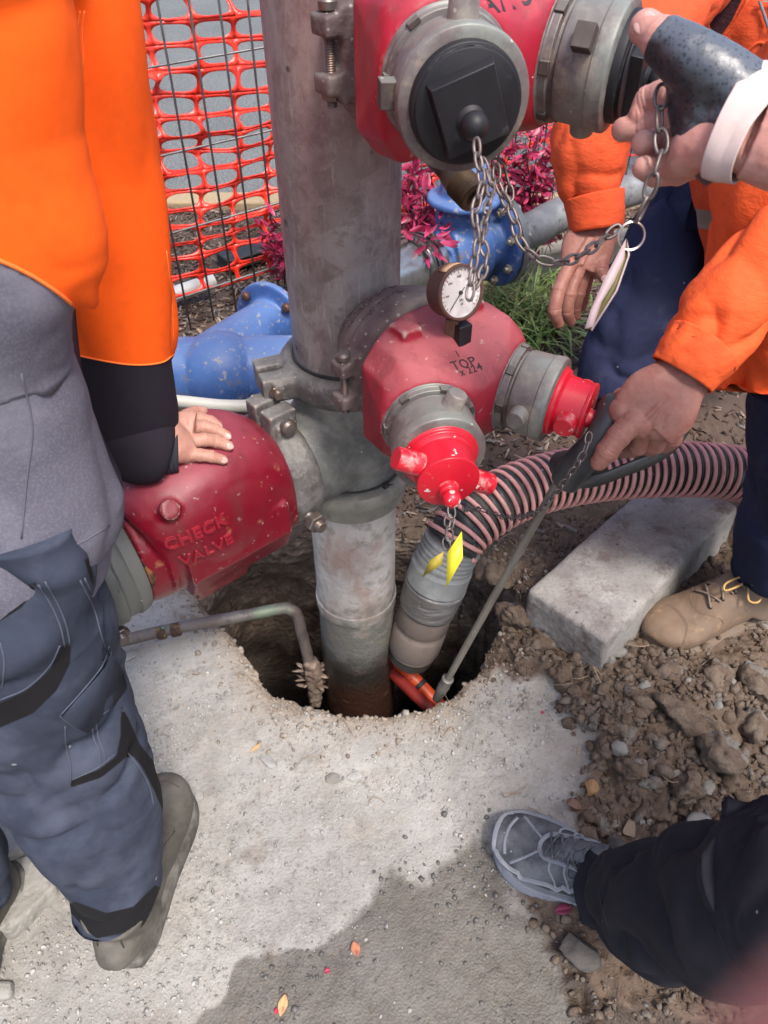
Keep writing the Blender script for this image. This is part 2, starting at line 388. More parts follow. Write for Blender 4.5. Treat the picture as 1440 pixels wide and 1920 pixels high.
# soil away from the bare concrete, brown
M_ground = mat('ground', (.275, .258, .232), .85, coords='Object', layers=[
    dict(s=5, lo=.35, hi=.68, c=(.39, .38, .355), d=7, rg=.65), dict(s=16, lo=.5, hi=.75, c=(.165, .15, .13), a=.75, d=7, rg=.72),
    dict(s=3.2, lo=.55, hi=.68, c=(.33, .27, .21), a=.5, d=5), dict(s=130, lo=.52, hi=.70, c=(.13, .12, .11), a=.55, d=3),
    dict(s=2.6, lo=.5, hi=.6, c=(.36, .345, .32), a=.6, d=8, rg=.7), dict(s=7, lo=.55, hi=.63, c=(.17, .14, .11), a=.55, d=8, rg=.75), dict(k='vor', s=2.3, lo=.006, hi=.0, c=(.10, .09, .075), a=.5, m=(3, .52, .6)), dict(k='dots', s=75, p=.12, r0=.26, c=(.13, .12, .11), a=.6), dict(s=1.6, lo=.45, hi=.65, c=(.19, .175, .155), a=.75, d=7, rg=.65), dict(s=60, lo=.55, hi=.66, c=(.36, .35, .33), a=.6, d=6, rg=.75), dict(k='dots', s=30, p=.02, r0=.2, c=(.38, .22, .12), a=.5),
    dict(k='attr', name='rimd', lo=0, hi=1, c=(.36, .27, .19), a=.8, n=.7, s=24),
    dict(k='attr', name='mask', ch=0, lo=.3, hi=.75, n=.5, s=30, c=(.105, .070, .048)),
    dict(s=40, lo=.45, hi=.7, c=(.19, .135, .094), a=.7, ma=('mask', 0, .5, .9), d=6), dict(s=12, lo=.52, hi=.72, c=(.045, .032, .025), a=.85, ma=('mask', 0, .5, .9), d=5),
    dict(k='attr', name='mask', ch=2, lo=.3, hi=.7, n=.3, s=30, c=(.085, .055, .04)),
    dict(k='attr', name='mask', ch=1, lo=.4, hi=.6, n=.25, s=70, c=(.42, .395, .37), b='MULTIPLY', r=.62)],  # wet darkening, with the shade of the standing people painted into it
    bump=[('n', 160, .45, .004), ('v', 240, .35, .003)])
rimd = np.exp(-np.clip(hd[used], 0, 9) / (.022 + .02 * vn(P[used] * 9, 3))) * (1 - soil[used] * .6)
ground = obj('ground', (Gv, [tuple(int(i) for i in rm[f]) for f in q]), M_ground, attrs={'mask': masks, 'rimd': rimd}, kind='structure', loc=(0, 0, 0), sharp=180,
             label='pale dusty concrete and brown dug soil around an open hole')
setp(ground, cat='ground')
# rounded rim and walls of the hole
def ring_out(t, d):
    n = len(HOLE); e = np.roll(HOLE, -1, 0) - np.roll(HOLE, 1, 0); e /= np.linalg.norm(e, axis=1, keepdims=True)
    return HOLE + np.stack([e[:, 1], -e[:, 0]], -1) * d
cen = HOLE.mean(0); sgn = 1 if polyd(ring_out(0, .01)[:1], HOLE)[0] > 0 else -1
HH = catmull(HOLE, 2, True)
HOLE_ = HOLE; HOLE = HH; rows = []
levels = np.concatenate([[.006, -.004], -np.geomspace(.012, 1.05, 64)])
offs = [.012, .004] + [0] * 64
for k, (zz, of) in enumerate(zip(levels, offs)):
    r2 = ring_out(0, sgn * of); base = gh(r2)[0] if k < 3 else None
    dz = -zz; out = .0 if k < 2 else .035 * sstep(.02, .25, dz) + .03 * sstep(.2, .9, dz)
    r2 = ring_out(0, sgn * (of + out)); p3 = np.column_stack([r2, np.full(len(r2), zz - .012)])
    nz = fbm(p3 * 11, 3, 31) * .028 + ridge(p3 * 30, 3, 33) * .018 + ridge(p3 * 85, 2, 35) * .007; amp = sstep(0, .03, dz)
    e = ring_out(0, sgn) - HOLE; p3[:, :2] -= e / np.linalg.norm(e, axis=1, keepdims=True) * (nz * amp - .018 * amp)[:, None]
    if k == 0: p3[:, 2] = gh(r2)[0] - .003
    if k == 1: p3[:, 2] = gh(r2)[0] - .006
    rows.append(p3)
nR = len(HOLE); wv = np.vstack(rows); wf = []
for i in range(len(rows) - 1):
    for k in range(nR): l = (k + 1) % nR; wf.append((i * nR + k, i * nR + l, (i + 1) * nR + l, (i + 1) * nR + k))
M_earth = mat('earth_wall', (.24, .175, .13), .9, layers=[
    dict(s=22, lo=.42, hi=.7, c=(.40, .31, .235), d=6, rg=.7), dict(s=8, lo=.5, hi=.68, c=(.085, .06, .045), d=5), dict(s=70, lo=.58, hi=.72, c=(.30, .25, .20), a=.7, d=4),
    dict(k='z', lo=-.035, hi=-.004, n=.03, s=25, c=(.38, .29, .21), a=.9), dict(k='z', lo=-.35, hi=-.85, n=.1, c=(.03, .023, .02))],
    bump=[('n', 90, .8, .01), ('v', 60, .6, .008)])
HOLE = HOLE_
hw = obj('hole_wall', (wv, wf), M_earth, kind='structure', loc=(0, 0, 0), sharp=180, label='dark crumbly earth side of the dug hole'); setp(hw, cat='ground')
fl = HOLE_.mean(0) + (HOLE_ - HOLE_.mean(0)) * 1.35
M_mud = mat('mud', (.03, .022, .018), .25, layers=[dict(s=6, lo=.45, hi=.6, c=(.07, .05, .035), r=.6)], bump=[('n', 20, .5, .01)])
flg = (np.column_stack([fl, np.full(len(fl), -1.0)]), [tuple(range(len(fl)))])
setp(obj('hole_floor', flg, M_mud, kind='structure', loc=(0, 0, 0), label='wet mud at the bottom of the hole'), cat='ground')
# road beyond
M_road = mat('asphalt', (.075, .08, .078), .85, layers=[dict(s=75, lo=.46, hi=.56, c=(.20, .21, .205), d=4, a=.9, rg=.8), dict(s=110, lo=.54, hi=.62, c=(.025, .025, .025), a=.8, d=4, rg=.8), dict(s=1.3, lo=.4, hi=.7, c=(.20, .205, .20), a=.4)],
             bump=[('v', 120, .8, .006)])
rx = np.array([-60, 60]); 
setp(obj('road', (np.array([[-60, 3.555, .0], [60, 3.555, 0], [60, 90, 0], [-60, 90, 0]]), [(0, 1, 2, 3)]), M_road, kind='structure', loc=(0, 3.5, 0), label='speckled grey asphalt road beyond the fence'), cat='road')
M_line = mat('tan_kerb', (.33, .245, .14), .8, layers=[dict(s=40, lo=.45, hi=.7, c=(.36, .28, .17), d=5)], bump=[('n', 90, .4, .004)])
setp(obj('kerb', box((0, 3.49, -.082), (40, .062, .10)), M_line, bevel=.012, kind='structure', label='tan painted kerb along the road edge'), cat='kerb')
# ================================================================ materials for the ironwork
GRIT = dict(k='dots', s=170, p=.07, r0=.30, c=(.55, .50, .44), a=.8, r=.9, m=(9, .42, .58))
GRIT2 = dict(k='dots', s=70, p=.14, r0=.15, c=(.66, .63, .58), a=.85, r=.9, w=(1, 1.6, 2.6), m=(6, .46, .56))
EDGE = dict(k='edge', lo=.535, hi=.575, n=.09, c=(.36, .30, .26), a=.75, r=.7)
DIRT = dict(k='edge', lo=.475, hi=.43, n=.09, c=(.045, .030, .026), a=.8, r=.85)
M_galv = mat('galvanised', (.235, .232, .228), .42, metal=.3, layers=[
    dict(k='cell', s=30, lo=.2, hi=1, c=(.36, .355, .35), a=.7), dict(s=9, lo=.42, hi=.65, c=(.16, .13, .135), a=.85, d=7, r=.6, rg=.72),
    dict(s=26, lo=.50, hi=.58, c=(.13, .10, .10), a=.5, d=8, rg=.78), dict(s=130, lo=.60, hi=.68, c=(.42, .41, .40), a=.5, d=3, w=(1.2, 1.2, .12)), dict(s=14, lo=.54, hi=.62, c=(.38, .37, .36), a=.5, d=6, w=(1, 1, .5)), dict(k='z', lo=.86, hi=1.3, n=.5, s=6, c=(.27, .115, .11), a=.45),  # reddish tint: red wear plus reflected red painted into the colour
    dict(s=5, lo=.55, hi=.72, c=(.26, .10, .085), a=.5, d=7, w=(1, 1, .35)), dict(k='dots', s=42, p=.14, r0=.3, c=(.035, .028, .03), a=.8),
    dict(k='dots', s=22, p=.10, r0=.34, c=(.36, .35, .34), a=.5, w=(1, 1, .6)), dict(s=60, lo=.62, hi=.7, c=(.40, .36, .33), a=.4, d=3, w=(1.5, 1.5, .25)), GRIT],
    bump=[('n', 55, .12, .004), ('n', 300, .12, .001)])
M_cast = mat('cast_iron', (.10, .094, .092), .62, metal=.2, layers=[
    dict(s=18, lo=.4, hi=.7, c=(.21, .20, .19), d=6), dict(s=30, lo=.5, hi=.66, c=(.055, .045, .046), a=.7, d=5), dict(k='up', lo=.5, hi=1.1, n=.5, s=20, c=(.19, .175, .155), a=.45), dict(s=55, lo=.5, hi=.62, c=(.30, .285, .26), a=.4, d=6, rg=.75), EDGE, DIRT, GRIT, GRIT2],
    bump=[('n', 120, .35, .003), ('n', 30, .2, .004)])
M_bronze = mat('bronze_casting', (.15, .118, .108), .62, metal=.15, layers=[
    dict(s=10, lo=.42, hi=.6, c=(.080, .055, .058), d=6), dict(s=30, lo=.5, hi=.7, c=(.20, .18, .155), a=.6, d=6), dict(k='dots', s=140, p=.3, r0=.38, c=(.34, .32, .30), a=.6), GRIT],
    bump=[('n', 220, .5, .002), ('n', 40, .2, .004)])
M_tee = mat('weathered_tee', (.125, .127, .115), .6, metal=.15, layers=[
    dict(s=7, lo=.45, hi=.68, c=(.32, .315, .29), d=7, rg=.7), dict(s=11, lo=.5, hi=.7, c=(.075, .08, .095), a=.8, d=6), dict(s=35, lo=.55, hi=.7, c=(.28, .265, .23), a=.5, d=5), GRIT, GRIT2],
    bump=[('n', 90, .25, .003)])
M_lower = mat('scaled_pipe', (.40, .36, .33), .8, layers=[
    dict(s=9, lo=.42, hi=.62, c=(.52, .49, .46), d=7, rg=.7), dict(s=16, lo=.5, hi=.66, c=(.30, .17, .12), a=.6, d=6, w=(1, 1, .4)), dict(s=28, lo=.54, hi=.68, c=(.2, .18, .16), a=.7, d=6),
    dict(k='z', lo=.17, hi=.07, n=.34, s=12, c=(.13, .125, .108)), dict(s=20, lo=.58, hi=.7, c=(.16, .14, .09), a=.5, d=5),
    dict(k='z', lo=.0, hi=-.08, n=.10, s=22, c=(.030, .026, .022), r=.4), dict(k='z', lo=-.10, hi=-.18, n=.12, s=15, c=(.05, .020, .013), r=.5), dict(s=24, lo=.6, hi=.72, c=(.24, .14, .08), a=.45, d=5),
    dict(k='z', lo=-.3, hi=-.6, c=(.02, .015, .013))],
    bump=[('n', 60, .6, .006), ('n', 200, .4, .002)])
def redmat(name, base, fade_, rough, up=(.35, .95), fa=.8):
    return mat(name, base, rough, spec=.45, layers=[
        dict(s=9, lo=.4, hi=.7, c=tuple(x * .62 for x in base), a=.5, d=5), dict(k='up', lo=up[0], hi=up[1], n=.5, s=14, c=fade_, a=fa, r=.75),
        dict(k='dots', s=35, p=.06, r0=.3, c=(.04, .012, .012), a=.7), dict(s=30, lo=.64, hi=.74, c=(.42, .20, .10), a=.5, d=5), dict(s=75, lo=.66, hi=.74, c=(.5, .42, .38), a=.5, d=3), dict(s=20, lo=.50, hi=.66, c=(.10, .022, .022), a=.55, d=8, rg=.75, w=(1, 1, .4)), EDGE, DIRT, GRIT, GRIT2], bump=[('n', 70, .12, .003), ('n', 260, .1, .001)])
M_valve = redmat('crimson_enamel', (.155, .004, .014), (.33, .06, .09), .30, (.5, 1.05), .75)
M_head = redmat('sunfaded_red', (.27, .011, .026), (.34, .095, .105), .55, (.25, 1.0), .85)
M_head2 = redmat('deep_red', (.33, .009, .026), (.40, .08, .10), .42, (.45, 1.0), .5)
M_capred = mat('bright_red_paint', (.52, .008, .024), .36, layers=[dict(s=14, lo=.4, hi=.7, c=(.40, .007, .018), a=.6), dict(k='edge', lo=.55, hi=.60, n=.14, s=90, c=(.52, .47, .42), a=.9, r=.8), dict(s=48, lo=.66, hi=.68, c=(.55, .53, .48), a=1, d=6, r=.8), GRIT, GRIT2], bump=[('n', 80, .1, .002)])
M_collar = mat('grey_collar', (.155, .134, .128), .5, metal=.25, layers=[
    dict(s=22, lo=.43, hi=.6, c=(.10, .068, .07), d=7, rg=.7), dict(s=30, lo=.54, hi=.66, c=(.30, .24, .17), a=.6, d=7, rg=.72), dict(s=12, lo=.52, hi=.62, c=(.20, .225, .20), a=.7, d=6), EDGE, DIRT, dict(k='up', lo=.4, hi=1.1, n=.4, c=(.25, .26, .235), a=.6), GRIT], bump=[('n', 120, .12, .002)])
M_blackp = mat('black_plastic', (.009, .0085, .011), .48, spec=.35, layers=[dict(s=12, lo=.45, hi=.7, c=(.018, .016, .02), a=.8, d=6, r=.65), dict(k='dots', s=130, p=.05, r0=.25, c=(.2, .19, .18), a=.7), dict(s=60, lo=.62, hi=.7, c=(.07, .066, .066), a=.5, w=(1, .2, 1))], bump=[('n', 160, .08, .001)])
M_bolt = mat('worn_bolt', (.16, .14, .13), .45, metal=.6, layers=[dict(s=40, lo=.45, hi=.65, c=(.13, .075, .05), a=.7, d=5)], bump=[('n', 200, .2, .001)])
M_rubber = mat('black_rubber', (.02, .02, .021), .6, layers=[dict(s=25, lo=.5, hi=.7, c=(.06, .058, .055), a=.7, d=5)])
M_chain = mat('dull_chain', (.17, .145, .14), .42, metal=.55, layers=[dict(s=60, lo=.45, hi=.7, c=(.09, .065, .055), a=.8, d=4)], bump=[('n', 300, .2, .0006)])

# ================================================================ standpipe
AX = np.array([-.060, 1.03, 0.0]); Rp = .084
stand = thing('standpipe', 'thick grey galvanised pipe rising from the open hole with bolted couplings', 'pipe', (AX[0], AX[1], 0))
def cyl(a, b, r, seg=64): return tube([a, b], r, seg)
rz = [.672, .676, 1.0, 1.5, 1.9]
obj('riser', lathe(AX, (0, 0, 1), [(.670, .079), (.671, .0835), (.675, .084)] + [(h, .084) for h in np.linspace(.72, 1.95, 24)], 96), M_galv, stand)
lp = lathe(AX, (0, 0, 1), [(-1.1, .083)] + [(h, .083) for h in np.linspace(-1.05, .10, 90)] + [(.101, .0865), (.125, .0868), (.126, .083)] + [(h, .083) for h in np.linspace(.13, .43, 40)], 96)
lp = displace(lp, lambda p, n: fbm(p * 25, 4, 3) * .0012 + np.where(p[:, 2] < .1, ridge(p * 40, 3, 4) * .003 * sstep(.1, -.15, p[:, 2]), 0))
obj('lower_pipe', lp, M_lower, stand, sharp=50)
def coupling(name, c, axis, side, parent, r=.084, Ro=.107, w=.027, m=M_cast, both=True, L=.10, bsz=.0072, ls=1.0, lo=.018, gap=.021):
    axis, side = unit(axis), unit(side); bd = unit(np.cross(axis, side)); c = np.asarray(c, float)
    prof = [(-w, r + .0015), (-w, Ro - .012), (-w * .8, Ro - .005), (-w * .5, Ro), (w * .5, Ro), (w * .8, Ro - .005), (w, Ro - .012), (w, r + .0015), (0, r - .002), (-w, r + .0015)]
    g = [lathe(c, axis, prof, 72)]; bolts = []
    for sg in ((1, -1) if both else (1,)):
        for t in (-1, 1):
            cc = c + sg * side * (Ro + lo - .006) + bd * t * gap
            g.append(box(cc, (.026 * ls, .0145 * ls, w * .82 * ls), side, bd, axis)); g.append(box(cc - sg * side * .02 + bd * t * .006, (.03 * ls, .017 * ls, w * .6), side, bd, axis))
        bolts.append(bolt(c + sg * side * (Ro + lo), bd if sg > 0 else -bd, L, bsz))
    h = remesh(join(*g), .0034, 5); h = displace(h, lambda p, n: fbm(p * 60, 3, 2) * .0007)
    k = obj(name, h, m, parent, sharp=180)
    for b in bolts: obj('bolt', b, M_bolt, k, sharp=30)
    return k
cp = coupling('coupling', AX + [0, 0, .690], (0, 0, 1), (-.93, -.36, 0), stand, Ro=.109, w=.026)
obj('gasket', lathe(AX, (0, 0, 1), [(.714, .084), (.7145, .087), (.719, .0868), (.7195, .084)], 72), M_rubber, cp)
VD = unit([-1.20, -1, 0]); ND = unit([1, -1.20, 0]); AZ = .550
tee = [lathe(AX, (0, 0, 1), [(.455, .086), (.47, .090), (.50, .092), (.64, .092), (.668, .088)], 64), lathe(AX + [0, 0, AZ], VD, [(0, .086), (.10, .086), (.135, .086)], 64),
       sphere(AX + [0, 0, AZ], .0985, 40, 24)]
tg = remesh(join(*tee), .0042, 14, .6); tg = displace(tg, lambda p, n: fbm(p * 30, 3, 8) * .0008)
obj('tee_body', tg, M_tee, stand, sharp=180)
lr = lathe(AX, (0, 0, 1), [(.418, .084), (.4185, .097), (.424, .1005), (.448, .1015), (.452, .105), (.474, .1055), (.479, .102), (.4805, .086)], 96)
k = obj('lower_collar', displace(lr, lambda p, n: fbm(p * 50, 3, 2) * .0007), mat('limed_collar', (.21, .205, .175), .7, layers=[dict(s=14, lo=.42, hi=.7, c=(.31, .29, .24), d=6), dict(s=30, lo=.5, hi=.7, c=(.12, .115, .10), a=.7, d=6), GRIT2], bump=[('n', 80, .3, .003)]), stand, sharp=50)
a = np.linspace(0, 2 * math.pi, 61)[:-1]
tie = tube(np.column_stack([AX[0] + .0955 * np.cos(a), AX[1] + .0955 * np.sin(a), np.full(60, .492) + .002 * np.cos(a)]), [(.0022, .0022)] * 60, 8, closed=True)
th = math.radians(-50); hd_ = AX + [.098 * math.cos(th), .098 * math.sin(th), .492]
obj('cable_tie', join(tie, box(hd_, (.005, .004, .0045), (-math.sin(th), math.cos(th), 0), (math.cos(th), math.sin(th), 0)), tube([hd_, hd_ + [.012, -.004, .006]], .0012, 6)), M_rubber, stand)
coupling('coupling', AX + [0, 0, AZ] + VD * .150, VD, (0, 0, 1), stand, Ro=.101, w=.029, L=.105, bsz=.0078, both=False, lo=.010)
# lower bolt of the tee coupling
lb = PD(584, 972, 1.19); obj('bolt', bolt(lb, ND, .06, .010), M_bolt, stand, sharp=30)

# ================================================================ swing check valve
valve = thing('check_valve', 'crimson cast check valve with raised lettering under the resting hand', 'valve', tuple(AX + VD * .31 + [0, 0, .45]))
sec = [(.168, 0, .088, .088), (.185, .0, .094, .094), (.215, .008, .102, .104), (.255, .022, .110, .114), (.30, .032, .114, .118), (.345, .028, .112, .114), (.375, .010, .104, .102), (.40, 0, .093, .094), (.43, 0, .086, .086)]
def vp(s, n, z): return AX + VD * s + ND * n + np.array([0, 0, AZ + z])
pts = np.array([vp(s, 0, z) for s, z, a, b in sec]); rr = [(a, b) for s, z, a, b in sec]
vb = [tube(pts, rr, 64, n=6, up=(0, 0, 1), sup=.78),
      hull([vp(s, n, z) for s in (.20, .375) for n, z in ((.02, -.092), (.088, -.080), (.110, -.03), (.108, .03), (.05, .06))]),
      hull([vp(s, n, z) for s in (.275, .365) for n, z in ((-.03, -.10), (.078, -.106), (.100, -.05), (0, -.05))]),
      lathe(vp(.375, .050, .072), ND * .75 + np.array([0, 0, .66]), [(0, .022), (.040, .021), (.044, .016), (.064, .0145)], 24), lathe(vp(.39, 0, 0), VD, [(0, .100), (.008, .100)], 48)]
vg = remesh(join(*vb), .0034, 4, .5); vg = displace(vg, lambda p, n: fbm(p * 20, 3, 2) * .0012)
M_valve2 = M_valve
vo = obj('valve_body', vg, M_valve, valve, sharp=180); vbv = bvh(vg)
M_letter = mat('crimson_letter', (.23, .008, .02), .4, layers=[dict(s=90, lo=.5, hi=.7, c=(.12, .01, .015), a=.7)])
def valve_text(s, x, y, size):
    o = hit(vbv, x, y); e = hit(vbv, x + 26, y - 13); ux = unit(e - o); r = -unit(ray(x, y)); n = unit(ND + [0, 0, -.1]); uy = np.cross(n, ux)
    g = wrap(textgeo(s, size, .0042, bold=.0007, space=1.12), o, ux, uy, vbv, .0012); return g
for t, x, y, sz in (('CHECK', 368, 1000, .026), ('VALVE', 388, 1032, .026)):
    obj('raised_lettering', valve_text(t, x, y, sz), M_letter, valve, sharp=30)
# rust creeping from the joint
rg = lathe(AX + [0, 0, AZ], VD, [(.412, .0868), (.413, .0882), (.428, .0885), (.429, .087)], 64)
obj('rusty_band', rg, mat('rust', (.10, .035, .015), .85, layers=[dict(s=30, lo=.45, hi=.65, c=(.28, .12, .04), d=6), dict(s=60, lo=.5, hi=.6, c=(.03, .012, .01), d=5)], bump=[('n', 120, .7, .003)]), valve)
cpl = thing('pipe_coupling', 'pale grey grooved coupling on the low end of the crimson valve', 'coupling', tuple(vp(.49, 0, -.1)))
M_zinc = mat('zinc_coupling', (.16, .167, .155), .55, metal=.3, layers=[dict(s=12, lo=.4, hi=.7, c=(.17, .175, .165), d=6), GRIT, GRIT2], bump=[('n', 90, .25, .002)])
ring = lathe(vp(.462, 0, 0), VD, [(-.031, .0875), (-.031, .095), (-.026, .099), (-.012, .102), (-.008, .099), (.006, .099), (.010, .104), (.024, .103), (.031, .098), (.031, .0875), (0, .08), (-.031, .0875)], 96)
ho = obj('housing', ring, M_zinc, cpl, bevel=.001)
for sg in (-1,):
    bc = vp(.487, .03, -.118); obj('bolt', bolt(bc, ND, .07, .009), M_bolt, cpl, sharp=30)
rb = bvh(ring)
for t, x, y, sz in (('W0610556', 214, 1078, .012),):
    o = hit(rb, x, y)
    if o is not None:
        ux = hit(rb, x + 8, y + 22); ux = unit(ux - o) if ux is not None else unit([.3, -.3, -.6])
        n = unit(o - vp(.462, 0, 0) - VD * ((o - vp(.462, 0, 0)) @ VD)); obj('raised_lettering', wrap(textgeo(t, sz, .0016, space=1.05), o, ux, np.cross(n, ux), rb, .0003), M_zinc, cpl, sharp=30)
obj('pipe_stub', lathe(AX + [0, 0, AZ], VD, [(.43, .084), (.60, .084), (.625, .08)], 64), M_galv, cpl)

# ================================================================ two-way inlet heads
def head(z, m, label, caps, name='inlet_head', neck=M_bronze, lower=True):
    UD = unit([.585, -.811, 0]); WD = unit([.811, .585, 0]); o = AX + [.012, -.006, z]
    def p(s, w, h): return o + UD * s + WD * w + np.array([0, 0, h])
    t = thing(name, label, 'inlet', tuple(p(.2, 0, -.09)), 'two-way water inlets on the standpipe')
    g = [lathe(o, UD, [(.03, .050), (.06, .066), (.08, .078), (.10, .085), (.15, .088)], 72), lathe(o, UD, [(.098, .082), (.102, .0935), (.112, .0955), (.124, .0935)], 72)]
    ng = remesh(join(*g), .004, 8, .5); ng = displace(ng, lambda q, n: fbm(q * 90, 3, 5) * .0006)
    nk = obj('neck', ng, neck, t, sharp=180); nb = bvh(ng)
    for tx, s_, sz in (('BRONZE BODY', .094, .0125), ('TYPOWAL', .128, .0125)):
        tg_ = textgeo(tx, sz, .0018, space=1.25); v = []
        a0 = math.radians(112)
        for q in tg_[0]:
            r_ = .0865 if s_ < .1 else .1005; a_ = a0 - q[0] / r_; d = WD * math.cos(a_) + np.array([0, 0, 1]) * math.sin(a_)
            v.append(o + UD * (s_ - q[1]) + d * (r_ + q[2]))
        obj('raised_lettering', (np.array(v), tg_[1]), neck, nk, sharp=30)
    cc = coupling('coupling', p(.140, 0, 0), UD, -WD, t, Ro=.1005, w=.026, m=neck, L=.095, bsz=.0058, ls=.72, lo=.008, gap=.026)
    # casting
    pts = circ(p(.158, 0, 0), UD, .088) + circ(p(.172, 0, 0), UD, .093)
    for w_, h_ in ((.113, .056), (.113, -.056), (.090, .083), (.090, -.083)):
        for sg in (-1, 1): pts += [p(.190, w_ * sg, h_), p(.240, w_ * 1.02 * sg, h_ * .97)]
    for sg in (-1, 1): pts += [p(.272, .060 * sg, .074), p(.178, .060 * sg, .092)]
    outs = []
    for sg in (-1, 1):
        ya = math.radians(-54.2 + sg * 26); d = unit([math.cos(ya), math.sin(ya), -.035]); b = p(.268, sg * .066, 0); outs.append((b, d)); pts += circ(b, d, .0635) + circ(b + d * .01, d, .0625)
    # a shallow saddle between the outlets: cut by using two hulls
    def sel(sg): 
        q = [x for x in pts if ((x - o) @ WD) * sg > -.03 or ((x - o) @ UD) < .2]; return hull(q)
    pads = [box(p(.205, -.055, .094), (.016, .015, .008), UD, WD), box(p(.205, .05, .094), (.010, .018, .0075), UD, WD), hull([p(.17, -.06, .085), p(.17, .06, .085), p(.18, -.06, .094), p(.18, .06, .094), p(.178, -.06, .07), p(.178, .06, .07)])]
    bg_ = remesh(join(sel(-1), sel(1), *pads), .0036, 2, .5); bg_ = displace(bg_, lambda q, n: fbm(q * 18, 3, 2) * .0012 + fbm(q * 120, 2, 3) * .0002)
    ob = obj('casting', bg_, m, t, sharp=180); bb = bvh(bg_)
    prof = [(.004, .061), (.010, .061), (.012, .058), (.020, .058), (.021, .051), (.0245, .051), (.0255, .0545), (.030, .0555), (.058, .0565), (.059, .0575), (.070, .0585), (.074, .0575), (.076, .053), (.076, .044), (.066, .044)]
    for (b, d), cap in zip(outs, caps):
        u_, w_, _ = frame(d)
        cg = [lathe(b, d, prof, 72, )]
        for ang, kind in cap['posts']:
            a_ = math.radians(ang); dr = u_ * math.cos(a_) + w_ * math.sin(a_)
            if kind == 'post': cg.append(lathe(b + d * .044 + dr * .05, dr, [(0, .0135), (.022, .0125), (.024, .0115)], 24))
            elif kind == 'tab': cg.append(box(b + d * .048 + dr * .060, (.009, .011, .009), d, np.cross(d, dr), dr))
        for k_ in range(7):
            a_ = k_ * 2 * math.pi / 7 + .4; dr = u_ * math.cos(a_) + w_ * math.sin(a_); cg.append(box(b + d * .0165 + dr * .0575, (.0048, .006, .0026), d, np.cross(d, dr), dr))
        co_ = obj('outlet_collar', join(*cg), M_collar, t, bevel=.0008)
        if cap['t'] == 'red':
            q = [lathe(b, d, [(.068, .043), (.0685, .0475), (.076, .0480), (.078, .045), (.082, .0445), (.0835, .041), (.086, .0385), (.118, .0355)], 64),
                 lathe(b, d, [(.116, .0375), (.1205, .0380), (.1215, .0365)], 64), lathe(b + w_ * (-.010), d, [(.121, .0135), (.129, .0115), (.1305, .009), (.134, .0105)], 32)]
            for sg in (-1, 1):
                a_ = math.radians(cap['rot']); dr = sg * (u_ * math.cos(a_) + w_ * math.sin(a_)); L_ = .068 if cap['rot'] else .052
                q.append(lathe(b + d * .102, dr, [(.02, .0145), (L_ - .002, .0138), (L_, .0125)], 32))
            kc = obj('cap', join(*q), M_capred, t, bevel=.0008)
            obj('knob', sphere(b + w_ * (-.010) + d * .1385, .0115, 24, 16), M_capred, kc)
        else:
            q = [lathe(b, d, [(.066, .0435), (.070, .0478), (.080, .0484), (.084, .0476), (.0845, .0455), (.0855, .0440), (.0862, .0436), (.0868, .0446), (.0885, .0455), (.0895, .044)], 96)]
            a_ = math.radians(cap['rot']); ux = u_ * math.cos(a_) + w_ * math.sin(a_); uy = np.cross(d, ux)
            q.append(prism([(-.029, -.031), (.029, -.031), (.029, .031), (-.029, .031)], b + d * .089, ux, uy, .012, .93))
            kc = obj('cap', join(*q), M_blackp, t, bevel=.0016)
            kb = b + d * .1125 - uy * .008 * 0 + w_ * (-.006)
            obj('knob', join(sphere(kb, .0115, 32, 20), lathe(kb - d * .017, d, [(0, .0135), (.006, .0125), (.009, .009)], 32), lathe(kb, -np.array([0, 0, 1.]) + d, [(.0105, .004), (.013, .003)], 12)), M_blackp, kc)
    return t, bb, outs
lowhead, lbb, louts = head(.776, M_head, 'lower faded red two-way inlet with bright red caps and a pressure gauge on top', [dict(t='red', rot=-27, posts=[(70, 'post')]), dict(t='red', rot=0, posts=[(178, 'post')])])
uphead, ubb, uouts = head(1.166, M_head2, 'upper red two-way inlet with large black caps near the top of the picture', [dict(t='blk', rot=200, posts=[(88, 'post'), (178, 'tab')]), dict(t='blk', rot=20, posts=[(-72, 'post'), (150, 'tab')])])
M_stamp = mat('stamp_ink', (.035, .012, .014), .8)
M_marker = mat('black_marker', (.012, .010, .012), .6)
def surf_text(t, b, x, y, dx, dy, size, m, parent, depth=.0007, shear=0, bold=.0002):
    o = hit(b, x, y); e = hit(b, x + dx, y + dy)
    if o is None or e is None: return
    ux = unit(e - o); h = b.ray_cast(V(CO), V(unit(ray(x, y)))); n = np.array(h[1]); n = n if n @ ray(x, y) < 0 else -n; ux = unit(ux - n * (ux @ n))
    obj('lettering', wrap(textgeo(t, size, depth, shear=shear, bold=bold, space=1.15), o, ux, np.cross(n, ux), b, .0001), m, parent, sharp=30)
surf_text('1', lbb, 858, 664, 20, -6, .013, M_stamp, lowhead); surf_text('TOP', lbb, 869, 683, 20, -6, .019, M_stamp, lowhead)
surf_text('x 224', lbb, 882, 694, 20, -7, .014, M_stamp, lowhead)
surf_text('A773', ubb, 948, 3, 20, -4, .026, M_marker, uphead, bold=.0006)

